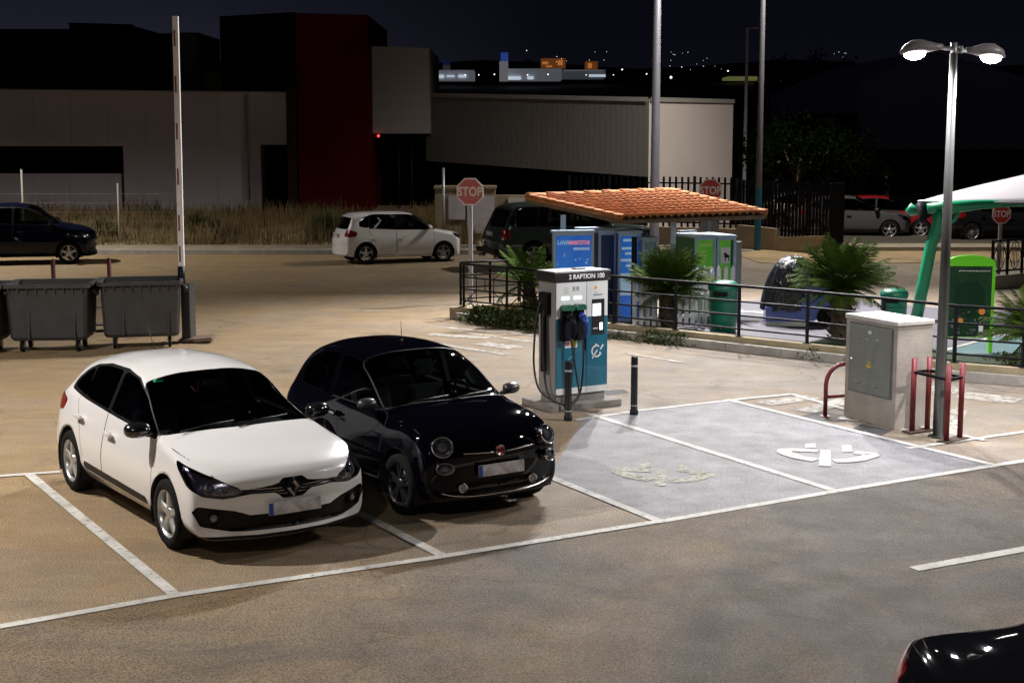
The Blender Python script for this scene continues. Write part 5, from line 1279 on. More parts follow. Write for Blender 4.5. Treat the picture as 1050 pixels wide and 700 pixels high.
for z in (.86, .6, .36, .13): b = MB(); b.cyl((0, 0, .235+z), (d.x, d.y, .235+z), .02 if z > .8 else .014, n=8); b.build('rail', [M_blackm], r)
# right hand ornamental railing on a low wall
a, c = at(1018, 297), at(1120, 287)
w = MB(); X = (c-a); Ln = X.length; w.box((Ln/2, .12, .16), (Ln, .26, .32), bev=.02); o = w.build('low_wall', [pmat('low_wall_render', (.36, .33, .28), .9, var=.25)], None, loc=tuple(a)); o.rotation_euler = (0, 0, math.atan2(X.y, X.x)); tag(o, 'low rendered wall below the ornamental railing at the right edge', 'wall')
r = thing('ornamental_railing', 'black ornamental railing with diamond bars on the low wall at right edge', 'railing', (a.x, a.y+.12, .32), math.atan2(X.y, X.x))
n = 7; st = Ln/n
for i in range(n+1): b = MB(); b.box((i*st, 0, .42), (.05, .05, .84)); b.build('post', [M_blackm], r)
for z in (.10, .82): b = MB(); b.box((Ln/2, 0, z), (Ln, .04, .04)); b.build('rail', [M_blackm], r)
for i in range(n):
    b = MB(); x0 = i*st; xc = x0+st/2
    b.tube([(x0+.05, 0, .46), (xc-st*.18, 0, .72), (xc, 0, .80)], .012, n=6); b.tube([(x0+.05, 0, .46), (xc-st*.18, 0, .20), (xc, 0, .12)], .012, n=6)
    b.tube([(x0+st-.05, 0, .46), (xc+st*.18, 0, .72), (xc, 0, .80)], .012, n=6); b.tube([(x0+st-.05, 0, .46), (xc+st*.18, 0, .20), (xc, 0, .12)], .012, n=6)
    for k in (-2, -1, 0, 1, 2): b.cyl((xc+k*st*.10, 0, .18+abs(k)*.05), (xc+k*st*.10, 0, .74-abs(k)*.05), .009, n=6)
    b.build('lattice', [M_blackm], r)
# --- tiled lean-to roof --------------------------------------------------------
def plane_pt(px, py, z): return at(px, py, z)
def tiled_roof():
    Lc, Fc, Rc, Bc = at(540, 203, 2.42), at(638, 225, 2.02), at(786, 220, 2.05), at(688, 197, 2.46)
    r = thing('tiled_canopy', 'orange terracotta tiled canopy roof over the pet wash booths', 'canopy', (Fc.x, Fc.y, 0))
    O = Vector((Fc.x, Fc.y, 0)); Lc, Fc, Rc, Bc = [v-O for v in (Lc, Fc, Rc, Bc)]
    M_tile = pmat('terracotta_tile', (.44, .165, .045), .8, col2=(.27, .085, .024), vscale=5, bump=.3, bscale=30)
    nrm = (Rc-Fc).cross(Lc-Fc).normalized()
    ncol = 21; nrow = 9; sub = 8
    b = MB(); bm = b.bm
    cols = ncol*sub
    for row in range(nrow):
        v0, v1 = row/nrow, (row+1)/nrow+.02
        prev = None
        for i in range(cols+1):
            u = i/cols; ph = math.sin(math.pi*((u*ncol) % 1.0)); hgt = .075*(ph**.8) if ph > 0 else 0
            jit = .008*math.sin(row*7.3+int(u*ncol-.001)*3.1)
            p0 = Fc.lerp(Rc, u).lerp(Lc.lerp(Bc, u), v0)+nrm*(hgt+.020+jit*.5); p1 = Fc.lerp(Rc, u).lerp(Lc.lerp(Bc, u), min(1, v1))+nrm*(hgt+.012)
            pb = Fc.lerp(Rc, u).lerp(Lc.lerp(Bc, u), v0)+nrm*(hgt*.9+jit*.5)
            cur = [bm.verts.new(p0), bm.verts.new(p1), bm.verts.new(pb)]
            if prev: b._f([prev[0], cur[0], cur[1], prev[1]], 0, True); b._f([prev[2], cur[2], cur[0], prev[0]], 0)
            prev = cur
    b.build('tiles', [M_tile], r, weld=False)
    b = MB()                                     # ridge / verge tiles at the edges
    def edge_tiles(A, B, n):
        for i in range(n):
            p, q = A.lerp(B, i/n), A.lerp(B, (i+1.12)/n); b.cyl(p+nrm*.05, q+nrm*.035, .065, .055, n=10, cap=True)
    edge_tiles(Rc, Bc, 10); edge_tiles(Fc, Lc, 10); edge_tiles(Lc, Bc, 8)
    b.build('verge_tiles', [M_tile], r)
    b = MB(); t = -nrm*.05
    b.poly([Fc+t*.3, Rc+t*.3, Bc+t*.3, Lc+t*.3]); b.poly([Fc+t*2, Lc+t*2, Bc+t*2, Rc+t*2])
    for A, B in ((Fc, Rc), (Rc, Bc), (Bc, Lc), (Lc, Fc)): b.quad(A+t*.3, B+t*.3, B+t*2, A+t*2)
    b.build('roof_board', [pmat('roof_wood', (.14, .09, .055), .8, var=.3)], r)
    def zat(p):  # roof underside height at p
        return Fc.z - (nrm.x*(p.x-Fc.x)+nrm.y*(p.y-Fc.y))/nrm.z-.11
    for px, py, m in ((577, 331, M_pole2), (649.5, 334, M_blackm), (689, 326, M_pole2), (756, 331, M_pgrey)):
        q = at(px, py)-O; b = MB(); b.box((q.x, q.y, zat(q)/2), (.10, .10, zat(q))); b.build('post', [m], r)
M_pole2 = pmat('post_pale_blue', (.34, .42, .50), .5); M_pgrey = pmat('post_grey', (.14, .15, .17), .5)
tiled_roof()
# --- booths -----------------------------------------------------------------------
M_blue = pmat('poster_blue', (.015, .13, .62), .35, col2=(.03, .30, .80), vscale=1.3, coat=.3, emis=(.008, .10, .55), estr=.32); M_bluedk = pmat('booth_blue_dark', (.012, .03, .12), .4)  # weak emission added to brighten the shaded poster fronts
M_bframe = pmat('booth_frame_pale', (.30, .40, .52), .45); M_green = pmat('poster_green', (.06, .36, .04), .4, col2=(.25, .60, .04), vscale=2.0, emis=(.08, .42, .03), estr=.12); M_greendk = pmat('booth_green', (.012, .10, .02), .45)  # green poster also given an added glow to brighten it
M_sky = pmat('poster_sky', (.35, .55, .60), .4, col2=(.12, .35, .08), vscale=3)
def booth(name, label, cat, pxl, pxr, ybase, ytop, depth, side_m, frame_m, rz=0, build_front=None):
    a, c = at(pxl, ybase), at(pxr, ybase-1.0); k = (ybase-137)/3.66; Hh = (ybase-ytop)/k; W_ = (c-a).length
    r = thing(name, label, cat, (a.x, a.y, 0), math.atan2((c-a).y, (c-a).x)+rz)
    b = MB(); b.box((W_/2, depth/2, Hh/2), (W_, depth, Hh), bev=.01); b.build('cabin', [side_m], r)
    b = MB()
    for x in (.02, W_-.02): b.box((x, -.012, Hh/2), (.05, .03, Hh))
    for z in (.03, Hh-.025): b.box((W_/2, -.014, z), (W_, .034, .05))
    b.box((W_/2, depth/2, Hh+.02), (W_+.06, depth+.06, .05)); b.build('frame', [frame_m], r)
    if build_front: build_front(r, frameM((0, -.003, 0), (1, 0, 0), (0, 0, 1)), W_, Hh)
    return r, W_, Hh
def blue_poster(r, fr, W_, Hh):  # lettering and marks carry the same added glow
    b = MB(); b.prism([(.045, .055), (W_-.045, .055), (W_-.045, Hh-.05), (.045, Hh-.05)], .006, fr); p = b.build('poster', [M_blue], r)
    text_mesh('lettering', 'LAVA', .100, pmat('letter_blue', (.25, .55, .90), .4, emis=(.3, .6, .9), estr=.25), p, fr @ Matrix.Translation((W_*.25, Hh-.19, .0065)), bold=.006, sx=.95)
    text_mesh('lettering', 'MASCOTAS', .100, pmat('letter_pink', (.85, .30, .38), .4, emis=(.85, .3, .4), estr=.3), p, fr @ Matrix.Translation((W_*.645, Hh-.19, .0065)), bold=.006, sx=.78)
    b = MB()
    for i in range(9): b.prism([(W_*.50+i*W_*.045, Hh-.33), (W_*.50+i*W_*.045+W_*.034, Hh-.33), (W_*.50+i*W_*.045+W_*.034, Hh-.28), (W_*.50+i*W_*.045, Hh-.28)], .002, fr, off=.0065)
    rnd = random.Random(3)
    for i in range(22):
        x, z, s = rnd.uniform(.08, W_-.1), rnd.uniform(.2, Hh-.4), rnd.uniform(.008, .022); b.prism([(x+s*math.cos(q), z+s*math.sin(q)) for q in np.linspace(0, 2*math.pi, 7)[:-1]], .002, fr, off=.0065)
    b.build('white_marks', [pmat('mark_pale_blue', (.45, .62, .80), .4, emis=(.4, .6, .8), estr=.25)], p)
def blue_front(r, fr, W_, Hh):
    b = MB(); b.prism([(.045, .055), (W_-.045, .055), (W_-.045, Hh-.05), (.045, Hh-.05)], .006, fr); p = b.build('poster', [M_blue], r)
    b = MB()
    for i, (z, x0, x1) in enumerate(((Hh-.16, .22, .85), (Hh-.32, .15, .62), (Hh-.42, .30, .66), (Hh-.55, .12, .60), (Hh-.66, .34, .62))): b.prism([(W_*x0, z), (W_*x1, z), (W_*x1, z+.05), (W_*x0, z+.05)], .002, fr, off=.0065)
    b.prism([(W_*.1, .52), (W_*.92, .52), (W_*.92, Hh-.78), (W_*.1, Hh-.78)], .003, fr, off=.0065); b.build('white_marks', [pmat('mark_pale_blue', (.45, .62, .80), .4)], p)
booth('poster_stand', 'blue pet wash poster panel with stars and red and white lettering', 'poster panel', 567, 608, 335, 238, .12, M_bframe, M_bframe, build_front=blue_poster)
booth('pet_wash_booth', 'dark blue fronted booth between the star poster and the text poster', 'booth', 613, 631, 330, 237.5, 1.0, M_bluedk, M_bframe)
booth('pet_wash_booth', 'blue booth with white text poster on its front, behind the black canopy post', 'booth', 633, 656, 330, 238.5, .9, pmat('booth_blue', (.015, .14, .60), .35), M_bframe, build_front=blue_front)
booth('grey_booth', 'plain grey blue metal booth right of the blue pet wash booths', 'booth', 657.5, 673, 330, 245, .7, pmat('booth_greyblue', (.12, .17, .22), .5), pmat('booth_greyframe', (.22, .28, .32), .5))
def green_front(r, fr, W_, Hh):
    b = MB(); b.prism([(.045, .055), (W_-.045, .055), (W_-.045, Hh-.05), (.045, Hh-.05)], .006, fr); p = b.build('poster', [M_green], r)
    b = MB(); b.prism([(.1, .35), (W_*.75, .35), (W_*.85, Hh*.58), (.1, Hh*.66)], .003, fr, off=.0065); b.build('sky_patch', [M_sky], p)
    b = MB(); b.prism([(W_*.25, Hh-.18), (W_*.85, Hh-.18), (W_*.85, Hh-.12), (W_*.25, Hh-.12)], .002, fr, off=.0065)
    for i in range(5): b.prism([(W_*.15, Hh-.30-i*.07), (W_*.55, Hh-.30-i*.07), (W_*.55, Hh-.275-i*.07), (W_*.15, Hh-.275-i*.07)], .002, fr, off=.0065)
    b.build('text_marks', [pmat('mark_lime', (.45, .62, .15), .4)], p)
def green_side(r, fr, W_, Hh):
    b = MB(); b.prism([(.03, .055), (W_-.10, .055), (W_-.10, Hh-.05), (.03, Hh-.05)], .006, fr); p = b.build('poster', [M_green], r)
    b = MB(); b.prism([(W_*.22, Hh-.52), (W_*.72, Hh-.52), (W_*.72, Hh-.20), (W_*.22, Hh-.20)], .003, fr, off=.0065); b.build('pictogram_plate', [M_whitep], p)
    b = MB(); x = W_*.47; z = Hh-.41; b.prism([(x-.02, z), (x+.09, z), (x+.09, z+.05), (x+.05, z+.06), (x-.0, z+.11), (x-.05, z+.08), (x-.02, z+.05)], .002, fr, off=.0105)
    for dx in (-.01, .07): b.prism([(x+dx, z-.07), (x+dx+.02, z-.07), (x+dx+.02, z), (x+dx, z)], .002, fr, off=.0105)
    b.build('dog_mark', [M_blackm], p)
    b = MB(); b.prism([(W_*.35, .72), (W_*.6, .72), (W_*.62, .95), (W_*.45, 1.02), (W_*.33, .9)], .003, fr, off=.0065); b.build('brown_dog_patch', [pmat('dog_brown', (.28, .16, .06), .6)], p)
r0_, _, _ = booth('poster_stand', 'green pet wash panel partly hidden behind the dark palm', 'poster panel', 697, 712, 316, 238, .10, M_greendk, M_pgrey, build_front=lambda r, fr, W_, Hh: green_front(r, fr, W_, Hh))
booth('pet_wash_booth', 'green booth with light landscape poster behind the picket fence', 'booth', 711, 732, 324, 243, .9, M_greendk, M_bframe, build_front=green_front)
booth('pet_wash_booth', 'green booth with white dog pictogram above the picket fence', 'booth', 733.5, 752, 323, 243, .9, M_greendk, M_bframe, build_front=green_side)
# jacket-like dark cover hanging by the blue booth
# --- picket fence --------------------------------------------------------------------
def picket(p, q, label):
    d = q-p; Ln = d.length; r = thing('picket_fence', label, 'fence', (p.x, p.y, 0), math.atan2(d.y, d.x)); Hh = 1.1
    n = int(Ln/.145)
    for i in range(n+1):
        x = i*Ln/n; b = MB(); w = .042; b.prism([(x-w, .04), (x+w, .04), (x+w, Hh-.07), (x, Hh), (x-w, Hh-.07)], .02, frameM((0, 0, 0), (1, 0, 0), (0, 0, 1))); b.build('picket', [M_picket], r)
    for z in (.22, .60): b = MB(); b.box((Ln/2, .014, z), (Ln, .022, .07)); b.build('rail', [M_picket], r)
M_picket = pmat('picket_white', (.74, .74, .75), .5, var=.08)
picket(at(650, 340), at(729, 334), 'low white picket fence running behind the dark palm towards the green bin')
picket(at(714, 331), at(757, 328), 'white picket fence in front of the green pet wash booths')
# --- green litter bins -----------------------------------------------------------------
M_gbin = pmat('bin_green', (.006, .16, .10), .4, coat=.3, var=.1)
def litter_bin(label, x, y, s=1.0, h=.92):
    r = thing('litter_bin', label, 'litter bin', (x, y, 0), R(-15), group='green litter bins')
    b = MB(); b.lathe([(0, .02), (.245*s, .02), (.255*s, .3*h), (.262*s, .80*h), (.28*s, .81*h), (.285*s, .86*h), (.27*s, .93*h), (.20*s, .985*h), (0, h)], n=28); b.build('body', [M_gbin], r)
    b = MB(); b.box((-.02, -.262*s, .76*h), (.26*s, .05, .085), bev=.02); b.build('mouth', [M_blackm], r)
    b = MB(); b.lathe([(.268*s, .60*h), (.268*s, .615*h)], n=28); b.build('seam_band', [pmat('bin_green_dark', (.004, .08, .05), .5)], r)
    b = MB(); b.cyl((0, -.252*s, .12*h), (0, -.262*s, .12*h), .02, n=10); b.build('lock', [M_chrome], r)
p = at(743, 343); litter_bin('round green litter bin behind the railing next to the picket fence', p.x, p.y+.25, 1.0, .98)
p = at(919, 345); litter_bin('round green litter bin partly hidden behind the concrete cabinet', p.x, p.y+.25, .9, .86)
p = at(733, 332)
# --- covered blue machine --------------------------------------------------------------
def covered():
    p = at(816, 335); r = thing('covered_kiddie_ride', 'blue kiddie ride wrapped in crinkled black plastic beside the palm', 'covered ride', (p.x+.16, p.y+.35, 0), R(-6))
    M_pl = pmat('black_plastic_sheet', (.012, .013, .018), .22, bump=1.0, bscale=9, bdist=.06, coat=.4)
    b = MB(); bm = b.bm; nu, nv = 26, 34; rr = random.Random(5); ph = [rr.uniform(0, 6) for _ in range(9)]
    rings = []
    for j in range(nu+1):
        t = j/nu; z = .30+1.04*t; base = (1-t**3.2)**.5 if t < 1 else 0.0
        rx, ry = .44*base+.02, .40*base+.02; ring = []
        for i in range(nv):
            a = 2*math.pi*i/nv; w = 1+.07*math.sin(a*7+ph[0]+t*2)*(1-t*.5)+.05*math.sin(a*13+ph[1]-t*3)+.03*math.sin(a*23+ph[2]); ring.append(bm.verts.new((-.28+rx*w*math.cos(a)+.12*t, ry*w*math.sin(a), z+.015*math.sin(a*9+ph[3]))))
        rings.append(ring)
    for j in range(nu):
        for i in range(nv): b._f([rings[j][i], rings[j][(i+1) % nv], rings[j+1][(i+1) % nv], rings[j+1][i]], 0, True)
    b._f(rings[-1]); b.build('plastic_cover', [M_pl], r)
    M_b = pmat('ride_blue', (.09, .13, .48), .35, coat=.5, var=.1)
    b = MB(); fr = frameM((0, .34, 0), (1, 0, 0), (0, 0, 1))
    b.prism([(-.70, .02), (.05, .02), (.30, .16), (.66, .30), (.82, .58), (.40, .66), (.0, .56), (-.30, .34), (-.70, .36)], .68, fr); b.build('hull', [M_b], r)
    b = MB(); b.prism([(-.20, .60), (.85, .585), (.80, .62), (.2, .95), (-.1, 1.18), (-.12, 1.14)], .60, frameM((0, .30, 0), (1, 0, 0), (0, 0, 1))); b.build('blue_sheet', [pmat('ride_sheet_blue', (.07, .09, .26), .5, bump=.6, bscale=8)], r)
    for sy in (-.36, .30): b = MB(); b.cyl((.46, sy, .20), (.46, sy+.07, .20), .19, n=24); b.build('wheel', [M_tyre], r)
    b = MB(); b.box((-.3, -.352, .05), (.8, .02, .08)); b.build('base_strip', [M_whitep], r)
covered()
# --- advertising totem -------------------------------------------------------------------
def totem():
    p = at(991, 362); r = thing('advertising_totem', 'dark information screen in a bright green arched frame behind the railing', 'totem', (p.x, p.y, 0), R(-4)); k = (362-137)/3.66; w = .40; h = (362-259)/k
    M_lime = pmat('totem_lime', (.10, .46, .01), .35, coat=.4); fr = frameM((0, -.06, 0), (1, 0, 0), (0, 0, 1))
    arch = [(-w, .02), (-w+.03, .02), (-w+.03, .28), (w-.06, .28), (w-.06, .02), (w, .02), (w, h-.14)]+[(w*math.cos(t)*.98, h-.14+.12*math.sin(t)) for t in np.linspace(.3, math.pi-.3, 12)]+[(-w, h-.14)]
    b = MB(); b.prism(arch, .12, fr, off=-.10); b.build('frame', [M_lime], r)
    b = MB(); b.prism([(-w+.02, .30), (w-.055, .30), (w-.055, h-.20), (-w+.02, h-.20)], .012, fr, off=.022); s = b.build('screen_panel', [pmat('totem_screen', (.012, .035, .02), .15, coat=.6)], r)
    b = MB(); b.prism([(.26*math.cos(t)-.02+(.03 if i % 2 else 0), .94+.30*math.sin(t)*(1 if math.sin(t) > 0 else 1.1)) for i, t in enumerate(np.linspace(0, 2*math.pi, 17)[:-1])], .002, fr, off=.035); b.build('green_picture', [pmat('totem_green', (.002, .022, .008), .3)], s)
    b = MB(); rr = random.Random(9)
    for i in range(40):
        x, z, q = rr.uniform(-w+.06, w-.1), rr.uniform(.34, .74), rr.uniform(.006, .02); b.prism([(x-q, z-q), (x+q, z-q), (x+q, z+q), (x-q, z+q)], .002, fr, off=.0355+i*.0001)
    b.build('picture_specks', [pmat('totem_specks', (.12, .10, .13), .4)], s)
    for (x, z, q) in ((.20, .72, .055), (-.15, .56, .05)): b = MB(); b.cyl(fr @ Vector((x, z, .036)), fr @ Vector((x, z, .0415)), q, n=18); b.build('orange_mark', [pmat('totem_orange', (.55, .20, .04), .4)], s)
    b = MB(); b.prism([(.16, .38), (.23, .38), (.23, .50), (.16, .50)], .003, fr, off=.0415); b.build('white_mark', [M_whitep], s)
    b = MB(); rr = random.Random(2); x = -.2
    while x < .3: q = rr.uniform(.015, .04); b.prism([(x, h-.29), (x+q, h-.29+.012), (x+q, h-.27), (x, h-.275)], .002, fr, off=.0355); x += q+.015
    b.build('heading_marks', [M_whitep], s)
totem()
# --- shade canopy and its green steel -------------------------------------------------------
M_gst = pmat('green_steel', (.012, .24, .115), .35, coat=.4)
def canopy():
    f = at(939, 330); r = thing('shade_canopy', 'white fabric shade canopy carried on green steel arms, right side', 'canopy', (f.x, f.y, 0)); Y0 = f.y; O = Vector((f.x, f.y, 0))
    q = lambda px, py, Y: atY(px, py, Y)-O
    b = MB(); b.tube([(0, 0, 0), tuple(q(947, 290, Y0)), tuple(q(955, 250, Y0)), tuple(q(962, 228, Y0)), tuple(q(963, 215, Y0))], [.12, .12, .115, .115, .13], n=16); b.build('column', [M_gst], r)
    b = MB(); b.tube([tuple(q(950, 214, Y0)), tuple(q(975, 213, Y0)), tuple(q(1000, 210, Y0)), tuple(q(1036, 208.5, Y0+.5)), tuple(q(1100, 208, Y0+1))], [.10, .13, .10, .07, .06], n=14)
    b.tube([tuple(q(962, 232, Y0)), tuple(q(978, 226, Y0)), tuple(q(985, 214, Y0))], .045, n=8); b.build('arm', [M_gst], r)
    b = MB(); b.tube([tuple(q(929, 217, Y0+.3)), tuple(q(934, 215, Y0+.3)), tuple(q(943, 217, Y0+.2))], [.03, .13, .05], n=14); b.build('end_cap', [M_gst], r)
    b = MB(); b.tube([tuple(q(943, 208, Y0+.1)), tuple(q(948, 222, Y0+.05)), tuple(q(943, 227, Y0))], [.10, .11, .04], n=10); b.build('bracket', [M_blackm], r)
    # membrane: taut sheet with a raised ridge, sagging between its corners
    A, B, C, D = q(941, 206.5, Y0+.1), q(1150, 209, Y0+.3), q(1190, 178, Y0+4.5), q(968, 199, Y0+4.2)
    Rg = q(1110, 170, Y0+2.4)
    b = MB(); bm = b.bm; n = 16; V = []
    for j in range(n+1):
        row = []
        for i in range(n+1):
            u, v = i/n, j/n; p = A.lerp(B, u).lerp(D.lerp(C, u), v); p.z += .78*math.sin(math.pi*v)*min(1, u*1.05)**.9; row.append(bm.verts.new(p))
        V.append(row)
    for j in range(n):
        for i in range(n): b._f([V[j][i], V[j][i+1], V[j+1][i+1], V[j+1][i]], 0, True)
    o = b.build('membrane', [pmat('membrane_white', (.27, .255, .27), .6)], r); md = o.modifiers.new('thickness', 'SOLIDIFY'); md.thickness = .012
    b = MB(); b.tube([tuple(V_) for V_ in (A, B)], .02, n=6); b.build('edge_cable', [M_galv], r)
canopy()
# ============================================================ plants
M_palm = pmat('palm_leaf', (.022, .052, .006), .7, col2=(.060, .095, .014), vscale=2.5, spec=.04); M_palmt = pmat('palm_trunk', (.070, .048, .030), .9, var=.5, vscale=14, bump=1.0, bscale=22, bdist=.04)
M_leaf = pmat('bush_leaf', (.035, .065, .018), .6, col2=(.075, .080, .028), vscale=3, spec=.12)
def palm(label, loc, th, tr, nf, fl, seed, droop=1.0, up=.75):
    rr = random.Random(seed); r = thing('palm', label, 'palm', tuple(loc), rr.uniform(0, 6), group='palms in the planter')
    b = MB(); n = 18; prof = [(tr*1.15, 0)]
    k = int(th/.07)
    for i in range(k): z = th*i/k; prof += [(tr*(1.0+.10*math.sin(i*1.7)), z+.01), (tr*(.86+.05*math.sin(i*2.1)), z+.05)]
    prof += [(tr*1.1, th), (tr*.5, th+.10), (0, th+.14)]
    if th > .1: b.lathe(prof, n=n)
    for i in range(70):                           # old leaf bases
        if th < .2: break
        a, z = rr.uniform(0, 6.28), rr.uniform(.05, th); d = Vector((math.cos(a), math.sin(a), 0)); b.cyl(d*tr*.85+Vector((0, 0, z)), d*tr*1.25+Vector((0, 0, z+.07)), .03, .012, n=5)
    if th > .1: b.build('trunk', [M_palmt], r)
    else: b.bm.free()
    b = MB(); bm = b.bm
    for f in range(nf):
        az = f*2.39996+rr.uniform(-.2, .2); e0 = R(84)-(f/nf)**.9*R(88)*droop+rr.uniform(-.08, .08); L = fl*rr.uniform(.82, 1.06); ns = 15
        if f > nf*.88: e0 -= R(rr.uniform(5, 35)); L *= .85
        pts = []; p = Vector((math.cos(az)*.05, math.sin(az)*.05, th+.08)); e = e0
        for s in range(ns+1):
            pts.append(p.copy()); p = p+Vector((math.cos(az)*math.cos(e), math.sin(az)*math.cos(e), math.sin(e)))*(L/ns); e -= R(1.6+2.6*s/ns)*(1.0 if e0 < 1.0 else .7)
        side = Vector((-math.sin(az), math.cos(az), 0))
        b.tube(pts, [.011*(1-s/(ns+1))+.002 for s in range(ns+1)], n=4)
        for s in range(1, ns*2):
            t = s/(ns*2); i = min(int(t*ns), ns-1); q = pts[i].lerp(pts[i+1], t*ns-i); tan = (pts[i+1]-pts[i]).normalized(); upv = side.cross(tan)
            ll = L*.30*math.sin(math.pi*min(1, t*.86+.12))**.7*rr.uniform(.85, 1.1)
            for sd in (-1, 1):
                d = (tan*.75+side*sd*.85+upv*rr.uniform(.25, .6)).normalized(); w = tan*.009
                tip = q+d*ll+Vector((0, 0, -ll*.05)); mid = q+d*ll*.5
                b.poly([q-w, mid-w*1.1, tip, mid+w*1.1, q+w])
    b.build('crown', [M_palm], r, weld=False, normals=False)
    return r
p = at(866, 357); palm('large palm with stout trunk behind the railing, left of the concrete cabinet', (p.x, p.y+.3, 0), .92, .20, 84, .98, 11, .80)
p = at(686, 342); palm('dense dark palm in front of the booths, right of the charger', (p.x, p.y+.25, 0), .66, .14, 90, .90, 23, .70)
p = at(543, 333); palm('low palm with spreading fronds directly left of the charger top', (p.x, p.y+.75, 0), .65, .13, 20, .85, 37, .80)
p = at(1068, 388); palm('palm whose fronds reach in at the right edge', (p.x, p.y+.3, 0), .55, .18, 40, .85, 41, 1.05)
def leafy(name, label, cat, pts, n, hz, lw, seed, group=None, mat=None, kind=None, flop=.3):
    """low bush: many small leaves on short stems around ground points"""
    rr = random.Random(seed); o = Vector((pts[0][0], pts[0][1], 0)); b = MB()
    for i in range(n):
        c = Vector(rr.choice(pts)); a = rr.uniform(0, 6.28); rad = abs(rr.gauss(0, 1))*.16; base = c+Vector((math.cos(a)*rad, math.sin(a)*rad, 0))-o
        z = max(.01, c.z+rr.uniform(-.02, 1)*hz*(1-min(.8, rad*1.8))); q = base+Vector((0, 0, z))
        d = Vector((rr.gauss(0, 1), rr.gauss(0, 1), rr.gauss(.4, .6))).normalized(); w = d.cross(Vector((rr.gauss(0, 1), rr.gauss(0, 1), rr.gauss(0, 1)))).normalized(); s = lw*rr.uniform(.6, 1.3)
        b.poly([q-d*s*.1, q+d*s*.45+w*s*.32, q+d*s, q+d*s*.45-w*s*.32])
    for i in range(n//30): 
        c = Vector(rr.choice(pts))-o; b.cyl((c.x, c.y, .02), (c.x+rr.gauss(0, .06), c.y+rr.gauss(0, .06), c.z+hz*.7), .004, n=4)
    q = b.build(name, [mat or M_leaf], None, weld=False, normals=False, loc=tuple(o)); tag(q, label, cat, group); return q
def band_pts(px0, px1, off, n, z=0.0):
    out = []
    for i in range(n):
        p = railpt(px0+(px1-px0)*i/(n-1)); d = (railpt(min(px0+(px1-px0)*i/(n-1)+6, 1149))-p).normalized(); nn = Vector((-d.y, d.x, 0)); out.append(tuple(p+nn*off+Vector((0, 0, z))))
    return out
leafy('ivy_bush', 'leafy green bush spilling over the kerb left of the charger', 'bush', band_pts(488, 546, -.20, 12), 4200, .34, .075, 1)
leafy('low_bush', 'low green plants at the foot of the palm behind the railing corner', 'bush', band_pts(520, 556, .35, 6, .1), 1200, .30, .07, 2)
leafy('low_bush', 'small green tuft on the kerb just right of the charger', 'bush', band_pts(628, 640, -.17, 4), 600, .14, .05, 3)
leafy('ivy_bush', 'green creeper hanging over the kerb below the green litter bin', 'bush', band_pts(664, 702, -.16, 8), 1500, .20, .055, 4)
leafy('weed_tuft', 'single weed growing out of the kerb left of the concrete cabinet', 'weed', band_pts(828, 836, -.12, 3), 240, .18, .05, 5)
leafy('low_bush', 'low creeping plant below the advertising totem', 'bush', band_pts(1018, 1050, .55, 6, .12), 900, .12, .05, 6)
# dry grass along the verge
def grass():
    rr = random.Random(4); b = MB(); n = 0
    def blade(x, y, z, h, lean, w):
        a = rr.uniform(0, 6.28); d = Vector((math.cos(a)*lean, math.sin(a)*lean, 0)); s = Vector((w, 0, 0)); p = Vector((x, y, z))
        b.poly([p-s, p+s, p+s*.7+d*.35*h+Vector((0, 0, h*.6)), p+d*h+Vector((0, 0, h)), p-s*.7+d*.35*h+Vector((0, 0, h*.6))])
    for i in range(26000):
        y = 47.9+rr.random()**1.5*11; x = rr.uniform(-24, 2.5)*1.0
        cl = .55+.45*math.sin(x*1.3+math.sin(y*.9)*2)*math.sin(y*1.1+x*.4)
        if rr.random() > .12+.95*cl**1.6: continue
        blade(x, y, .02+.68*(y-47.7)/14.3, rr.uniform(.15, .80)*(.35+.8*cl), rr.uniform(.05, .45), .012)
    o = b.build('dry_grass', [pmat('dry_grass_blades', (.22, .15, .060), .9, col2=(.05, .038, .016), vscale=.6)], None, weld=False, normals=False); tag(o, 'tall dry grass on the verge below the long white building', 'dry grass', kind='stuff')
    b = MB()
    for cx, cy, s in ((-10.3, 49.2, 1.1), (-6.2, 49.5, 1.0), (-13.6, 49.4, .8)):
        for i in range(700):
            a, q = rr.uniform(0, 6.28), abs(rr.gauss(0, .35))*s; blade(cx+q*math.cos(a), cy+q*math.sin(a)*.7, .08, rr.uniform(.5, 1.25)*s, rr.uniform(.1, .55), .013)
    o = b.build('grass_tussocks', [pmat('tussock_green', (.050, .060, .02), .9, col2=(.16, .12, .05), vscale=1.2)], None, weld=False, normals=False); tag(o, 'bushy green and straw tussocks standing out of the dry verge grass', 'grass', kind='stuff')
grass()
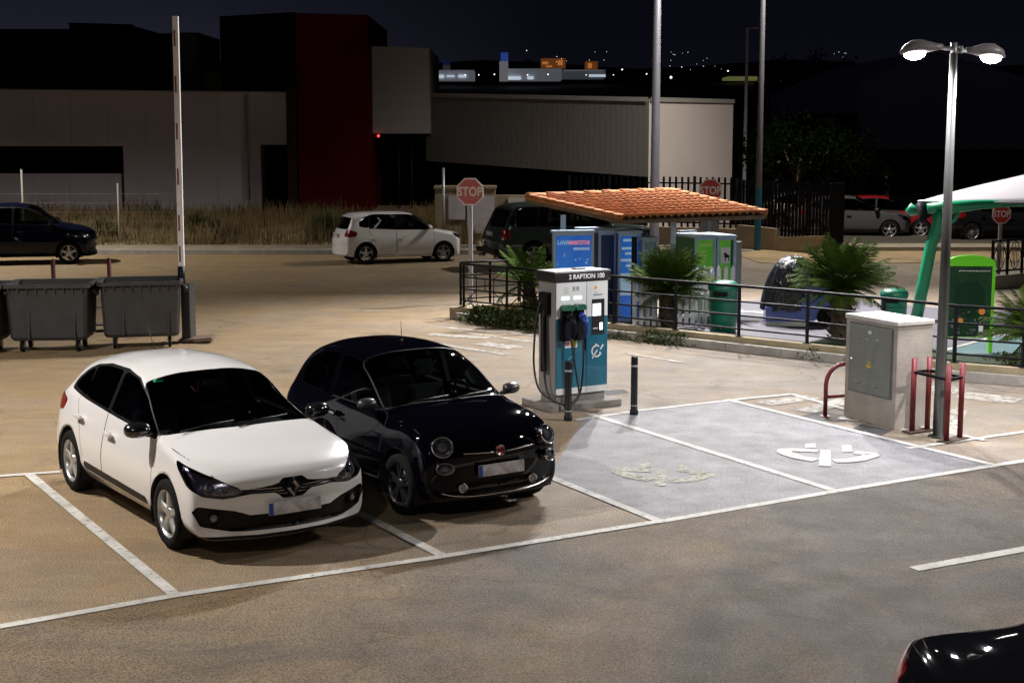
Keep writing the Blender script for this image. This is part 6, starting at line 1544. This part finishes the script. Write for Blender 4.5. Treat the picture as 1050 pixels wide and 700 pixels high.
def tree(label, x, y, h, cr, seed, group, z0=0.0, dens=1.0, leaf=.16, mat=None):
    rr = random.Random(seed); r = thing('tree', label, 'tree', (x, y, z0), group=group)
    b = MB(); top = Vector((rr.gauss(0, .2), rr.gauss(0, .2), h*.55)); b.tube([(0, 0, 0), tuple(top*.5+Vector((.1, 0, 0))), tuple(top)], [.16, .12, .08], n=8)
    lobes = []
    for i in range(9):
        a = i*2.4; d = Vector((math.cos(a), math.sin(a), rr.uniform(-.2, .9))); e = top+d*cr*.62; b.tube([tuple(top*rr.uniform(.7, 1)), tuple(top.lerp(e, .6)+Vector((0, 0, .2))), tuple(e)], [.06, .04, .02], n=5); lobes.append((e, cr*rr.uniform(.35, .55)))
    lobes.append((top+Vector((0, 0, cr*.7)), cr*.5)); b.build('trunk', [pmat('bark', (.06, .045, .03), .9, var=.4)], r)
    b = MB()
    for i in range(int(2600*dens)):
        c, s = rr.choice(lobes); d = Vector((rr.gauss(0, 1), rr.gauss(0, 1), rr.gauss(0, 1))).normalized(); q = c+d*s*rr.uniform(.35, 1.1); u = Vector((rr.gauss(0, 1), rr.gauss(0, 1), rr.gauss(0, 1))).normalized(); w = u.cross(d).normalized(); l = leaf*rr.uniform(.6, 1.4)
        b.poly([q, q+u*l*.5+w*l*.35, q+u*l, q+u*l*.5-w*l*.35])
    b.build('crown', [mat or pmat('tree_leaf', (.004, .007, .0015), .9, col2=(.002, .004, .001), vscale=.8, spec=.0)], r, weld=False, normals=False)
    return r
for i, (px, Y, h, cr, lab) in enumerate(((822, 56, 4.4, 1.9, 'dark leafy tree behind the middle of the slatted fence, right of the blue based post'), (796, 60, 4.0, 1.5, 'dark tree behind the slatted fence, nearest to the blue based post'), (846, 58, 4.2, 1.8, 'dark tree behind the slatted fence, second to the right of the blue based post'), (884, 61, 3.2, 1.5, 'small dark tree behind the right end of the slatted fence'))):
    p = atY(px, 180, Y); tree(lab, p.x, Y, h, cr, 50+i, 'dark trees behind the slatted fence')
# ============================================================ buildings behind
M_wallw = pmat('painted_wall_pale', (.47, .42, .44), .85, var=.12, vscale=.35)
M_dark = pmat('dark_cladding', (.0035, .003, .003), .8, spec=.05); M_void = pmat('dark_opening', (.001, .001, .0015), .8, spec=.05)
M_brick = pmat('brown_cladding', (.022, .008, .005), .9, spec=.05, var=.3, vscale=.5); M_tower = pmat('tower_red', (.060, .0015, .003), .8, spec=.05, var=.15, vscale=.5)
def corr(name, col, sc=2.2, axis='x'):
    """vertical profiled sheet: real relief is in the mesh; this is its paint"""
    return pmat(name, col, .55, var=.08, vscale=.4)
def slab(mb, pxl, pxr, pyt, pyb, Y, depth, mi=0, ytr=None, ybr=None, z0=None):
    """block whose front face at distance Y spans the given outline, with real depth behind"""
    A, B = atY(pxl, pyt, Y), atY(pxr, ytr if ytr is not None else pyt, Y); zb = atY(pxl, pyb, Y).z if z0 is None else z0; zb2 = atY(pxr, ybr, Y).z if ybr is not None else zb
    P = [(A.x, Y, zb), (B.x, Y, zb2), (B.x, Y, B.z), (A.x, Y, A.z)]; Q = [(x, y+depth, z) for x, y, z in P]
    v = [mb.bm.verts.new(p) for p in P+Q]
    for q in ((0, 1, 2, 3), (5, 4, 7, 6), (1, 5, 6, 2), (4, 0, 3, 7), (3, 2, 6, 7), (4, 5, 1, 0)): mb._f([v[i] for i in q], mi)
def bt(name, label): return thing(name, label, 'building')
# long low white building, left
r = bt('white_building', 'long low pale building with a dark ribbon window behind the dry grass')
Y = 60
b = MB(); 
for seg in ((-120, 0), (0, 124)): slab(b, seg[0], seg[1], 91.3, 150, Y, 14, ytr=92.5)
slab(b, -120, 124, 178, 230, Y, 14, z0=0.0); slab(b, 124, 266, 92.5, 230, Y, 14, ytr=94.8, z0=0.0); slab(b, 266, 293, 94.8, 148.5, Y, 14, ytr=95.5)
b.build('wall', [M_wallw], r)
b = MB(); slab(b, -121, 125, 149, 179, Y+.25, .3); b.build('window', [M_void], r)
b = MB(); slab(b, 265, 306, 147, 230, Y+.9, .3, z0=0); b.build('doorway', [M_void], r)
b = MB(); slab(b, -120, 294, 89.9, 91.2, Y-.08, .4, ytr=94.1, ybr=95.4); b.build('parapet_cap', [pmat('cap_metal', (.20, .18, .18), .5)], r)
b = MB(); 
for x in range(-100, 124, 9): slab(b, x, x+.5, 150, 178, Y+.12, .06)
b.build('window_mullion', [M_dark], r)
for x in range(-5, 262, 38):
    for y0, y1 in ((96, 147), (181, 204)): b = MB(); slab(b, x, x+.6, y0, y1, Y-.012, .02); b.build('panel_joint', [pmat('joint_grey', (.36, .325, .335), .9)], r)
b = MB(); slab(b, 250, 252.5, 97, 204, Y-.12, .1); b.build('downpipe', [pmat('pipe_grey', (.20, .18, .18), .6)], r)
# dark volumes above it
r = bt('brown_roof_building', 'dark brown flat block rising behind the white building, far left')
b = MB(); slab(b, -120, 71, 30, 64, 72, 12, z0=0); b.build('wall', [M_brick], r); b = MB(); slab(b, -120, 72, 64, 92, 71.6, .3, z0=3); b.build('lower_cladding', [M_dark], r)
r = bt('black_roof_building', 'black stepped block behind the white building left of the barrier arm')
b = MB(); slab(b, 71, 134, 24.5, 60, 70, 10, ytr=26, z0=0); slab(b, 134, 176, 34.5, 60, 70.5, 10, z0=0); b.build('wall', [M_dark], r)
b = MB(); slab(b, 70, 135, 23.4, 25, 69.8, .4, ytr=25.2, ybr=26.6); b.build('parapet_cap', [M_dark], r)
r = bt('stair_tower', 'small pale stair tower above the white building beside the barrier arm')
b = MB(); slab(b, 174, 203, 33.5, 92, 68, 5, z0=0); b.build('wall', [pmat('stair_render', (.085, .07, .055), .85)], r)
r = bt('roof_box', 'low ochre rooftop box next to the pale stair tower')
b = MB(); slab(b, 204, 229, 73, 92, 69, 3, z0=0); b.build('wall', [pmat('box_ochre', (.14, .10, .055), .85)], r); b = MB(); slab(b, 203.5, 229.5, 71.8, 73, 68.9, .5); b.build('coping', [M_dark], r)
# tower
r = bt('tower_building', 'tall red and black tower block between the two white buildings')
b = MB(); slab(b, 303, 377, 13.5, 230, 58.5, 9, z0=0, ytr=15.5); b.build('wall', [M_tower], r)
b = MB(); slab(b, 225, 302.6, 17, 60, 61.5, 9, z0=3, ytr=12.6); b.build('side_block', [M_dark], r)
b = MB(); slab(b, 293.3, 302.8, 90, 230, 60.5, 3, z0=0); b.build('recess', [pmat('tower_red_dark', (.06, .004, .005), .6)], r)
# white box and passage
r = bt('white_box_building', 'pale upper storey box bridging the dark gateway right of the red tower')
b = MB(); slab(b, 377.5, 440, 47.5, 137, 60, 8, ytr=49.5); b.build('wall', [pmat('box_pale', (.30, .285, .28), .85, var=.06)], r)
for y in (62, 77, 92, 107, 122): b = MB(); slab(b, 378, 439.5, y, y+.5, Y-.012, .02); b.build('panel_joint', [pmat('joint_pale', (.24, .225, .22), .9)], r)
b = MB(); slab(b, 377.5, 440, 137.5, 230, 66, .4, z0=0); b.build('gateway_back', [M_void], r)
b = MB(); slab(b, 377.5, 440, 137, 139, 60.4, 6); b.build('soffit', [M_dark], r)
for px in (409, 422): b = MB(); p = atY(px, 200, 60.5); b.cyl((p.x, 60.5, 0), (p.x, 60.5, 3.2), .06, n=8); b.build('gate_post', [M_blackm], r)
b = MB(); p = atY(388, 139.5, 59.9); b.box((p.x, 59.9, p.z), (.09, .06, .09), bev=.01); b.build('alarm_light', [pmat('alarm_red', (1, .05, .05), .5, emis=(1, .05, .04), estr=3)], r)
# long corrugated hall
def wavy_wall(mb, A, B, zbA, zbB, ztA, ztB, pitch=.24, dep=.0022):
    d = (B-A); L = d.length; d.normalize(); nrm = Vector((d.y, -d.x, 0)); n = int(L/pitch); prev = None
    for i in range(n*4+1):
        u = i/(n*4); o = (0, dep, dep, 0)[i % 4]; p = A.lerp(B, u)+nrm*o; lo = Vector((p.x, p.y, zbA+(zbB-zbA)*u)); hi = Vector((p.x, p.y, ztA+(ztB-ztA)*u))
        cur = [mb.bm.verts.new(lo), mb.bm.verts.new(hi)]
        if prev: mb._f([prev[0], cur[0], cur[1], prev[1]])
        prev = cur
r = bt('corrugated_hall', 'long windowless hall clad in pale ribbed sheet behind the stop signs')
Yc = 55.0; A, B = atY(437, 200, 61.5), atY(664.5, 200, Yc); C = atY(750, 200, 60.0); A.z = B.z = C.z = 0
zt = lambda px, py, Y_: atY(px, py, Y_).z
b = MB(); wavy_wall(b, A, B, zt(437, 165, 61.5), zt(664, 181.5, Yc), zt(437, 96.8, 61.5), zt(664, 101.5, Yc)); b.build('front_cladding', [pmat('cladding_shaded', (.15, .138, .135), .8, var=.06, vscale=.4)], r, weld=False, normals=False)  # same sheet as the side, toned darker: shade put into its colour
b = MB(); wavy_wall(b, B, C, 0, 0, zt(664, 101.5, Yc), zt(750, 103.5, 60.0)); b.build('side_cladding', [pmat('cladding_lit', (.50, .44, .42), .8, var=.06, vscale=.4)], r, weld=False, normals=False)  # brighter copy for the lit face: light put into its colour
b = MB(); h1, h2, h3 = zt(437, 96.8, 61.5), zt(664, 101.5, Yc), zt(750, 103.5, 60.0)
E_, D_ = C+Vector((-4, 16, 0)), A+Vector((2, 18, 0))
b.poly([(A.x, A.y+.1, h1-.1), (B.x, B.y+.1, h2-.1), (C.x-.1, C.y, h3-.1), (E_.x, E_.y, h3-.1), (D_.x, D_.y, h1-.1)]); b.build('roof', [M_dark], r)
b = MB(); 
for P, Q, ha, hb in ((A, B, h1, h2), (B, C, h2, h3)):
    d = (Q-P).normalized(); nn = Vector((d.y, -d.x, 0))*.07
    b.quad((P+nn+Vector((0, 0, ha-.10))), (Q+nn+Vector((0, 0, hb-.10))), (Q+nn+Vector((0, 0, hb+.06))), (P+nn+Vector((0, 0, ha+.06)))); b.quad((P+nn+Vector((0, 0, ha+.06))), (Q+nn+Vector((0, 0, hb+.06))), (Q-nn*2+Vector((0, 0, hb+.06))), (P-nn*2+Vector((0, 0, ha+.06))))
b.build('eaves_trim', [pmat('trim_grey', (.26, .24, .23), .5)], r)
b = MB(); nb = (B-A).normalized(); b.quad(A+Vector((.3, .4, 0)), B+Vector((-.1, .4, 0)), B+Vector((-.1, .4, 3.4)), A+Vector((.3, .4, 3.4))); b.build('ground_floor_glazing', [M_void], r)
b = MB(); b.quad(C+Vector((0, .0, 0)), E_, Vector((E_.x, E_.y, h3-.1)), Vector((C.x, C.y, h3-.1))); b.quad(A, D_, Vector((D_.x, D_.y, h1)), Vector((A.x, A.y, h1))); b.build('rear_wall', [M_dark], r)
# dark gabled warehouse, right
r = bt('gabled_warehouse', 'large dark gable ended warehouse behind the twin headed lamp')
Yw = 120; P = [atY(*q, Yw) for q in ((879, 84), (955, 51), (1180, 118), (1180, 150), (879, 150))]
b = MB(); P[3].z = P[4].z = 0
fr = [tuple(p) for p in P]; bk = [(p[0], p[1]+40, p[2]) for p in fr]
b.poly(fr); b.poly(bk[::-1])
for i in range(5): j = (i+1) % 5; b.quad(fr[i], bk[i], bk[j], fr[j])
b.build('wall', [pmat('warehouse_grey', (.45, .42, .55), .8)], r)
b = MB(); b.box(((P[0].x+P[2].x)/2, Yw-.2, 1.2), (70, .2, 2.4)); b.build('lower_wall', [M_dark], r)
# long low outbuilding right background
r = bt('low_outbuilding', 'low dark outbuilding with pale roof edge beyond the trees')
b = MB(); slab(b, 828, 879, 117, 150, 110, 8, z0=0); b.build('wall', [M_dark], r); b = MB(); slab(b, 827, 880, 115.5, 117.5, 109.8, 8.4); b.build('roof_edge', [pmat('edge_ochre', (.13, .09, .04), .8)], r)
# --- black slatted fence ---------------------------------------------------------------
def slat_fence(label, pts, tops, z0s, step, w=.05):
    """pts: ground polyline; tops/z0s: heights per vertex. Slats in one panel mesh per bay, posts apart"""
    r = thing('slatted_fence', label, 'fence', tuple(pts[0])); O = Vector(pts[0])
    for (a, c, t0, t1, q0, q1) in zip(pts, pts[1:], tops, tops[1:], z0s, z0s[1:]):
        d = c-a; L = d.length; ang = math.atan2(d.y, d.x); n = max(2, int(L/step)); b = MB()
        for i in range(n+1):
            u = i/n; p = a.lerp(c, u)-O; zt_, zb_ = t0+(t1-t0)*u, q0+(q1-q0)*u; b.box((p.x, p.y, (zt_+zb_)/2), (w, .03, zt_-zb_), rot=(0, 0, ang))
        for f in (.12, .88):
            m = (a+c)/2-O; z_ = (q0+q1)/2+((t0+t1)/2-(q0+q1)/2)*f; b.box((m.x, m.y+.03, z_), (L, .03, .05), rot=(0, 0, ang))
        b.build('slat_panel', [M_blackm], r)
        p = a-O; b = MB(); b.box((p.x, p.y, (t0+q0)/2), (.09, .09, t0-q0+.05)); b.build('post', [M_blackm], r)
    return r
fp = [atY(px, 200, Yq) for px, Yq in ((584, 50.5), (625, 50), (668, 49.5), (712, 49), (756, 48.2))]
for p in fp: p.z = 0
slat_fence('black slatted fence behind the terracotta canopy and stop sign', fp, [2.25]*5, [.55]*5, .20, .07)
fp2 = [atY(px, 200, Yq) for px, Yq in ((756, 48.2), (792, 47.2), (828, 46.2), (862, 45.2), (866, 49.0))]
for p in fp2: p.z = 0
slat_fence('black slatted fence section ending in a dark corner panel, right half', fp2, [2.2, 2.15, 2.15, 2.12, 2.1], [.6, .5, .35, .12, .1], .125, .09)
p = atY(858, 200, 45.0); b = MB(); b.box((0, 0, 1.1), (.42, .10, 2.2), bev=.01); b.box((0, -.06, 1.1), (.06, .03, 2.1)); o = b.build('gate_panel', [M_blackm], None, loc=(p.x, 44.95, 0)); tag(o, 'solid black panel closing the right end of the slatted fence', 'gate')
# low wall under it
M_lw = pmat('low_wall_ochre', (.34, .27, .19), .9, var=.25, vscale=1)
def lowwall(name, label, px0, px1, Y0, Y1, h0, h1, th=.25, mat=None):
    a, c = atY(px0, 200, Y0), atY(px1, 200, Y1); b = MB(); d = Vector((c.x-a.x, Y1-Y0, 0)); n = Vector((-d.y, d.x, 0)).normalized()*th
    P = [Vector((0, 0, 0)), d, d+n, n]; lo = [tuple(p) for p in P]; hi = [(p.x, p.y, h0 if i in (0, 3) else h1) for i, p in enumerate(P)]
    b.poly(hi); 
    for i in range(4): j = (i+1) % 4; b.quad(lo[i], lo[j], hi[j], hi[i])
    o = b.build(name, [mat or M_lw], None, loc=(a.x, Y0, 0)); tag(o, label, 'wall'); return o
lowwall('low_wall', 'low ochre wall under the slatted fence behind the canopy', 584, 756, 50.2, 47.9, .62, .62)
lowwall('low_wall', 'low pale wall stepping down beside the blue based lamp post', 756, 796, 47.9, 46.8, .75, .70)
lowwall('low_wall', 'low beige wall below the right section of slatted fence', 797, 852, 46.7, 45.1, .42, .60)
# concrete utility enclosure
def enclosure():
    r = thing('utility_enclosure', 'weathered concrete meter wall with pale doors behind the first stop sign', 'utility wall', (atY(446, 200, 50).x, 50, 0)); O = Vector((atY(446, 200, 50).x, 50, 0))
    X = lambda px: atY(px, 200, 50).x-O.x; Z = lambda py: atY(500, py, 50).z
    M_ec = pmat('meter_wall_concrete', (.25, .20, .13), .9, var=.35, vscale=1.2)
    b = MB(); b.box(((X(446)+X(508))/2, .5, Z(193.5)/2), (X(508)-X(446), 1.0, Z(193.5))); b.box(((X(508)+X(574))/2, .6, Z(201)/2), (X(574)-X(508.2), .8, Z(201))); b.build('wall', [M_ec], r)
    b = MB(); b.box(((X(445)+X(509))/2, .5, Z(193.5)+.04), (X(509)-X(445), 1.1, .08)); b.build('coping', [M_ec], r)
    M_pd = pmat('meter_door', (.42, .40, .43), .6, var=.1)
    for x0, x1, y0, y1 in ((460, 477, 201, 225), (479, 507, 201, 239), (521, 538, 203, 213)):
        zf = .17 if x0 > 510 else -.0; b = MB(); b.box(((X(x0)+X(x1))/2, zf-.03+ (.03 if x0 > 510 else 0), (Z(y0)+Z(y1))/2), (X(x1)-X(x0), .05, Z(y0)-Z(y1))); b.build('door_panel', [M_pd], r)
    b = MB(); b.cyl((X(455), -.2, 0), (X(455), -.2, Z(172)), .05, n=10); b.build('conduit', [M_galv], r)
enclosure()
# wire fence on the verge
def wirefence():
    O = Vector((atY(-30, 200, 49).x, 49, 0)); r = thing('wire_fence', 'thin wire mesh fence with slim posts in front of the dry grass', 'fence', tuple(O))
    xs = [-30, 23, 121, 187]; ht = [2.2, 2.5, 2.05, 2.1]; P = [(atY(x, 200, 49).x-O.x) for x in xs]
    M_post = pmat('fence_post_pale', (.30, .27, .22), .7)
    for x, h in zip(P, ht): b = MB(); b.cyl((x, 0, 0), (x, 0, h), .035, n=8); b.build('post', [M_post], r)
    b = MB()
    for z in np.arange(.2, 1.9, .3): b.cyl((P[0], 0, z), (P[-1], 0, z), .004, n=4, cap=False)
    for x in np.arange(P[0], P[-1], .45): b.cyl((x, 0, .1), (x, 0, 1.85), .003, n=3, cap=False)
    b.build('wire_mesh', [pmat('wire_grey', (.2, .18, .15), .6)], r)
wirefence()
p = atY(908, 215, 62); o = MB(); o.box((0, 0, 1.0), (.22, .15, 2.1)); q = o.build('fence_post', [pmat('post_pale', (.30, .25, .20), .8)], None, loc=(p.x, 62, 0)); tag(q, 'lone pale post standing behind the silver grey car', 'post')
# --- hills, far town -----------------------------------------------------------------
def hills():
    b = MB(); prev = None; rr = random.Random(8)
    for i in range(90):
        px = -300+i*19; 
        for_y = {0: 0}
        top = 97 if px < 880 else 84; top += rr.uniform(-1.5, 1.5)
        c = [atY(px, 141, 260), atY(px, top+3, 330), atY(px, 82+rr.uniform(-1, 1), 430), atY(px, 74+5*math.sin(px*.011)+rr.uniform(-1, 1), 620), atY(px, 66+4*math.sin(px*.02+1)+rr.uniform(-.8, .8), 860)]
        c[0].z = 0; cur = [b.bm.verts.new(v) for v in c]
        if prev:
            for k in range(4): b._f([prev[k], cur[k], cur[k+1], prev[k+1]], 0, True)
        prev = cur
    o = b.build('hills', [pmat('dark_hillside', (.018, .016, .015), .95)], None, normals=False); o['kind'] = 'structure'
hills()
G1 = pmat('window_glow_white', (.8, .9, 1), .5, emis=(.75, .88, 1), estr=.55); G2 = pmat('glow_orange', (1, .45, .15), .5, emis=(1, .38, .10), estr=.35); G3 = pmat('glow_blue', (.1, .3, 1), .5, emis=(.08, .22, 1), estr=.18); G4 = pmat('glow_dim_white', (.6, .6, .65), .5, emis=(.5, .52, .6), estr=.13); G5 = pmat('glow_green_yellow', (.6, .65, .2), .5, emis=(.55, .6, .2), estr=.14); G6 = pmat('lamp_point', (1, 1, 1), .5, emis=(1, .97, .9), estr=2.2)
def far_building(label, box, Y, wall, wins, name='distant_building', depth=12):
    r = bt(name, label); b = MB(); slab(b, *box, Y, depth); b.build('wall', [wall], r)
    for (x0, x1, y0, y1, m) in wins: b = MB(); slab(b, x0, x1, y0, y1, Y-.6, .5); b.build('window', [m], r)
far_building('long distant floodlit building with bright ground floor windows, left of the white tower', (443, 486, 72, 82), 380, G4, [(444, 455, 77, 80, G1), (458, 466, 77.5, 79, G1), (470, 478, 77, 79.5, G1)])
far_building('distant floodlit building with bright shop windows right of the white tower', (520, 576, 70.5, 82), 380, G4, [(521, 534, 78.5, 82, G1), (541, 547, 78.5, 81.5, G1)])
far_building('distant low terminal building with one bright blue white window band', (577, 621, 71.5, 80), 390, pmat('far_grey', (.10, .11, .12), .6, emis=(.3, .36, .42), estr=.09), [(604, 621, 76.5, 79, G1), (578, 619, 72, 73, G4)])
r = bt('distant_tower', 'small distant white tower with a blue lit top among the town lights'); b = MB(); slab(b, 512, 521, 63, 83, 376, 6); b.build('wall', [pmat('far_white', (.4, .4, .42), .6, emis=(.5, .48, .5), estr=.2)], r); b = MB(); slab(b, 513.5, 521, 54, 63, 376, 5); b.build('blue_top', [G3], r)
r = bt('distant_tower', 'faint distant blue topped tower at the left end of the town lights'); b = MB(); slab(b, 454, 461, 67, 72.5, 500, 6); b.build('wall', [pmat('far_dim', (.1, .1, .1), .6, emis=(.3, .32, .36), estr=.06)], r); b = MB(); slab(b, 454, 461, 62, 67, 500, 5); b.build('blue_top', [pmat('glow_blue_dim', (.1, .2, .5), .6, emis=(.06, .12, .5), estr=.05)], r)
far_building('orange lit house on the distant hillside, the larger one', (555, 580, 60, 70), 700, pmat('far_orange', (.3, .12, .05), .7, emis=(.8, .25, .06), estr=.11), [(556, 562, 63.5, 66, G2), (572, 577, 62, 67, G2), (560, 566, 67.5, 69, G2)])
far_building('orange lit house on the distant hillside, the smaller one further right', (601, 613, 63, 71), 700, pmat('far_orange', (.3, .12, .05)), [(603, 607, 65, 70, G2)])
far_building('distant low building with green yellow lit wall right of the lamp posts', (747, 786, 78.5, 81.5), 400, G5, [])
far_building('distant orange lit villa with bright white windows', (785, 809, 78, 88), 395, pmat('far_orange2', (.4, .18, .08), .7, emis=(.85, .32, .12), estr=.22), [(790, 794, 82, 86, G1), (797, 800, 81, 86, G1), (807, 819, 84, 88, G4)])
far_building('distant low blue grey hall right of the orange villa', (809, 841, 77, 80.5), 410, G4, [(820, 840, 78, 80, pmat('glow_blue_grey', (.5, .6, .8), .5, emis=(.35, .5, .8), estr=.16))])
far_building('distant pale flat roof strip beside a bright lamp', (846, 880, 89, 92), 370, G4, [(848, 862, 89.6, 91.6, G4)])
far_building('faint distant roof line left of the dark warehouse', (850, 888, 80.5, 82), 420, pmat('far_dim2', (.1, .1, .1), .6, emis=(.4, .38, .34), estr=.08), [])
def far_lamps():
    rr = random.Random(12)
    spots = [(638, 71.5, .9), (663, 76, .8), (746.5, 73, .9), (806.5, 77, .9), (875.5, 81, .8), (875.5, 89.5, 1.3), (688, 79.5, 1.5), (540, 52, .5), (865.5, 65, .7), (1045-346, 69, .5), (477, 77, .7), (491, 77, .7), (507, 76.5, .8), (541, 77, .8), (562, 76.5, .8), (601, 77, .6), (629, 77, .6)]
    for i in range(30): spots.append((rr.choice([rr.gauss(575, 9), rr.gauss(610, 10), rr.gauss(690, 8), rr.uniform(700, 740), rr.gauss(870, 10)]), rr.uniform(53, 72), rr.uniform(.18, .36)))
    base = None
    for i, (px, py, s) in enumerate(spots):
        p = atY(px, py, 360 if s > .5 else 640); q = s*(.20 if s > .5 else .34)
        if base is None:
            b = MB(); b.lathe([(0, -.5), (.35, -.35), (.5, 0), (.35, .35), (0, .5)], n=8); base = b.build('distant_lamp', [G6], None); o = base
        else: o = base.copy(); COL.objects.link(o)
        o.location = p; o.scale = (q*2, q*2, q*2)
        tag(o, 'tiny lamp shining among the distant town lights', 'distant lamp', 'distant town lamps')
far_lamps()
for i, (px, Y, h, cr) in enumerate(((492, 470, 9, 4), (540, 480, 12, 6), (800, 350, 9, 6), (838, 350, 10, 7), (870, 350, 8, 5))):
    p = atY(px, 84, Y); tree('dark tree silhouette before the distant town lights', p.x, Y, h*1.5, cr, 80+i, 'distant dark trees', z0=p.z-h*.9, dens=.6, leaf=1.0, mat=pmat('far_leaf', (.01, .012, .008), .8))
EXPO = 0.0
# ============================================================ cars in place
def place(r, px, py, rz, off=(0, 0)):
    """stand the car so that the local point off (x, y) meets the ground at pixel px, py"""
    p = at(px, py); c, s = math.cos(rz), math.sin(rz); r.location = (p.x-(off[0]*c-off[1]*s), p.y-(off[0]*s+off[1]*c), 0); r.rotation_euler = (0, 0, rz)
mg = hero_white(); place(mg, 172, 562, R(-55.5), (1.32, -.85)); mg.scale = (1, .965, 1)
ft = hero_black(); place(ft, 408, 527, R(-56.5), (1.15, -.79))
fb = supermini('supermini_car', 'white small hatchback driving off on the back street, seen from behind', (.80, .80, .82)); place(fb, 374, 271.5, R(23), (-1.23, -.81)); fb.scale = (.95, .95, .97); fb.rotation_euler = (0, R(.6), R(23))
su = suv('suv_car', 'dark green large estate SUV parked behind the pet wash poster', (.045, .062, .058)); place(su, 548, 277, R(20), (-1.37, -.95))
mp = generic('minivan_car', 'dark blue minivan cut off by the left edge on the back street', 'minivan', (.004, .005, .015), .90, .95, 1.17); place(mp, 71, 271, R(12), (1.19, -.86))
pg = generic('grey_car', 'silver grey hatchback facing right, behind the end of the slatted fence', 'car', (.06, .06, .063), .98, .98, 1.02); place(pg, 912, 245, R(-8), (1.29, -.88))
rd = generic('red_car', 'red car with lit headlight half hidden behind the silver grey car', 'car', (.20, .008, .012), .95, .95, 1.0, fn=None); place(rd, 944, 244, R(-12), (1.25, -.85))
wg = generic('dark_estate_car', 'black estate car under the white canopy at the right edge', 'car', (.008, .008, .010), 1.08, 1.0, 1.02, wheelst='ten'); place(wg, 997, 248, R(4), (-1.42, -.9))
fc = generic('silver_car', 'pale silver car glimpsed through the slats of the black fence', 'car', (.45, .45, .46), 1.0, 1.0, 1.0); place(fc, 800, 236, R(-10), (-1.3, -.9))
def notch(r):
    x, zb, W, zw, yb, zt, yr, ze, zc, S = r
    ze *= .975 if x > -.8 else 1; zc *= .975 if x > -.8 else 1
    for x0, a in {-.85: (.975, .60, 1.25, 1.33), -1.30: (.985, .66, 1.05, 1.10), -1.60: (.985, .70, .995, 1.03), -1.80: (.975, .70, .985, 1.015), -1.96: (.94, .70, .955, .98), -2.08: (.82, .62, .845, .86)}.items():
        if abs(x-x0) < .01: zt, yr, ze, zc = a
    return [x, zb, W, zw, yb, zt, yr, ze, zc, S]
bl = generic('black_car', 'glossy black car at the bottom right corner with a red tail light', 'car', (.006, .006, .008), 1.0, 1.0, 1.0, fn=notch, tail=([(-2.04, .42, .93), (-1.80, .80, .955), (-1.55, .88, .96), (-1.62, .89, .80), (-1.85, .84, .70), (-2.08, .42, .70)], 150, .03))
bl.location = (4.06, 7.22, 0); bl.rotation_euler = (0, 0, R(8))
# lit headlight of the grey and red cars
# ============================================================ camera and output
cam = bpy.data.cameras.new('camera'); cam.sensor_width = 36; cam.lens = F_/1050*36; cam.clip_end = 3000; cam.clip_start = .1
co = bpy.data.objects.new('camera', cam); COL.objects.link(co); co.location = (0, 0, H_); co.rotation_euler = (math.pi/2-PIT_, 0, 0); SC.camera = co
SC.view_settings.view_transform = 'Standard'; SC.view_settings.look = 'None'; SC.view_settings.gamma = 1; SC.view_settings.exposure = EXPO
SC.render.engine = 'CYCLES'; SC.cycles.use_denoising = True; SC.cycles.max_bounces = 6; SC.cycles.transparent_max_bounces = 12; SC.cycles.sample_clamp_indirect = 4; SC.cycles.sample_clamp_direct = 0
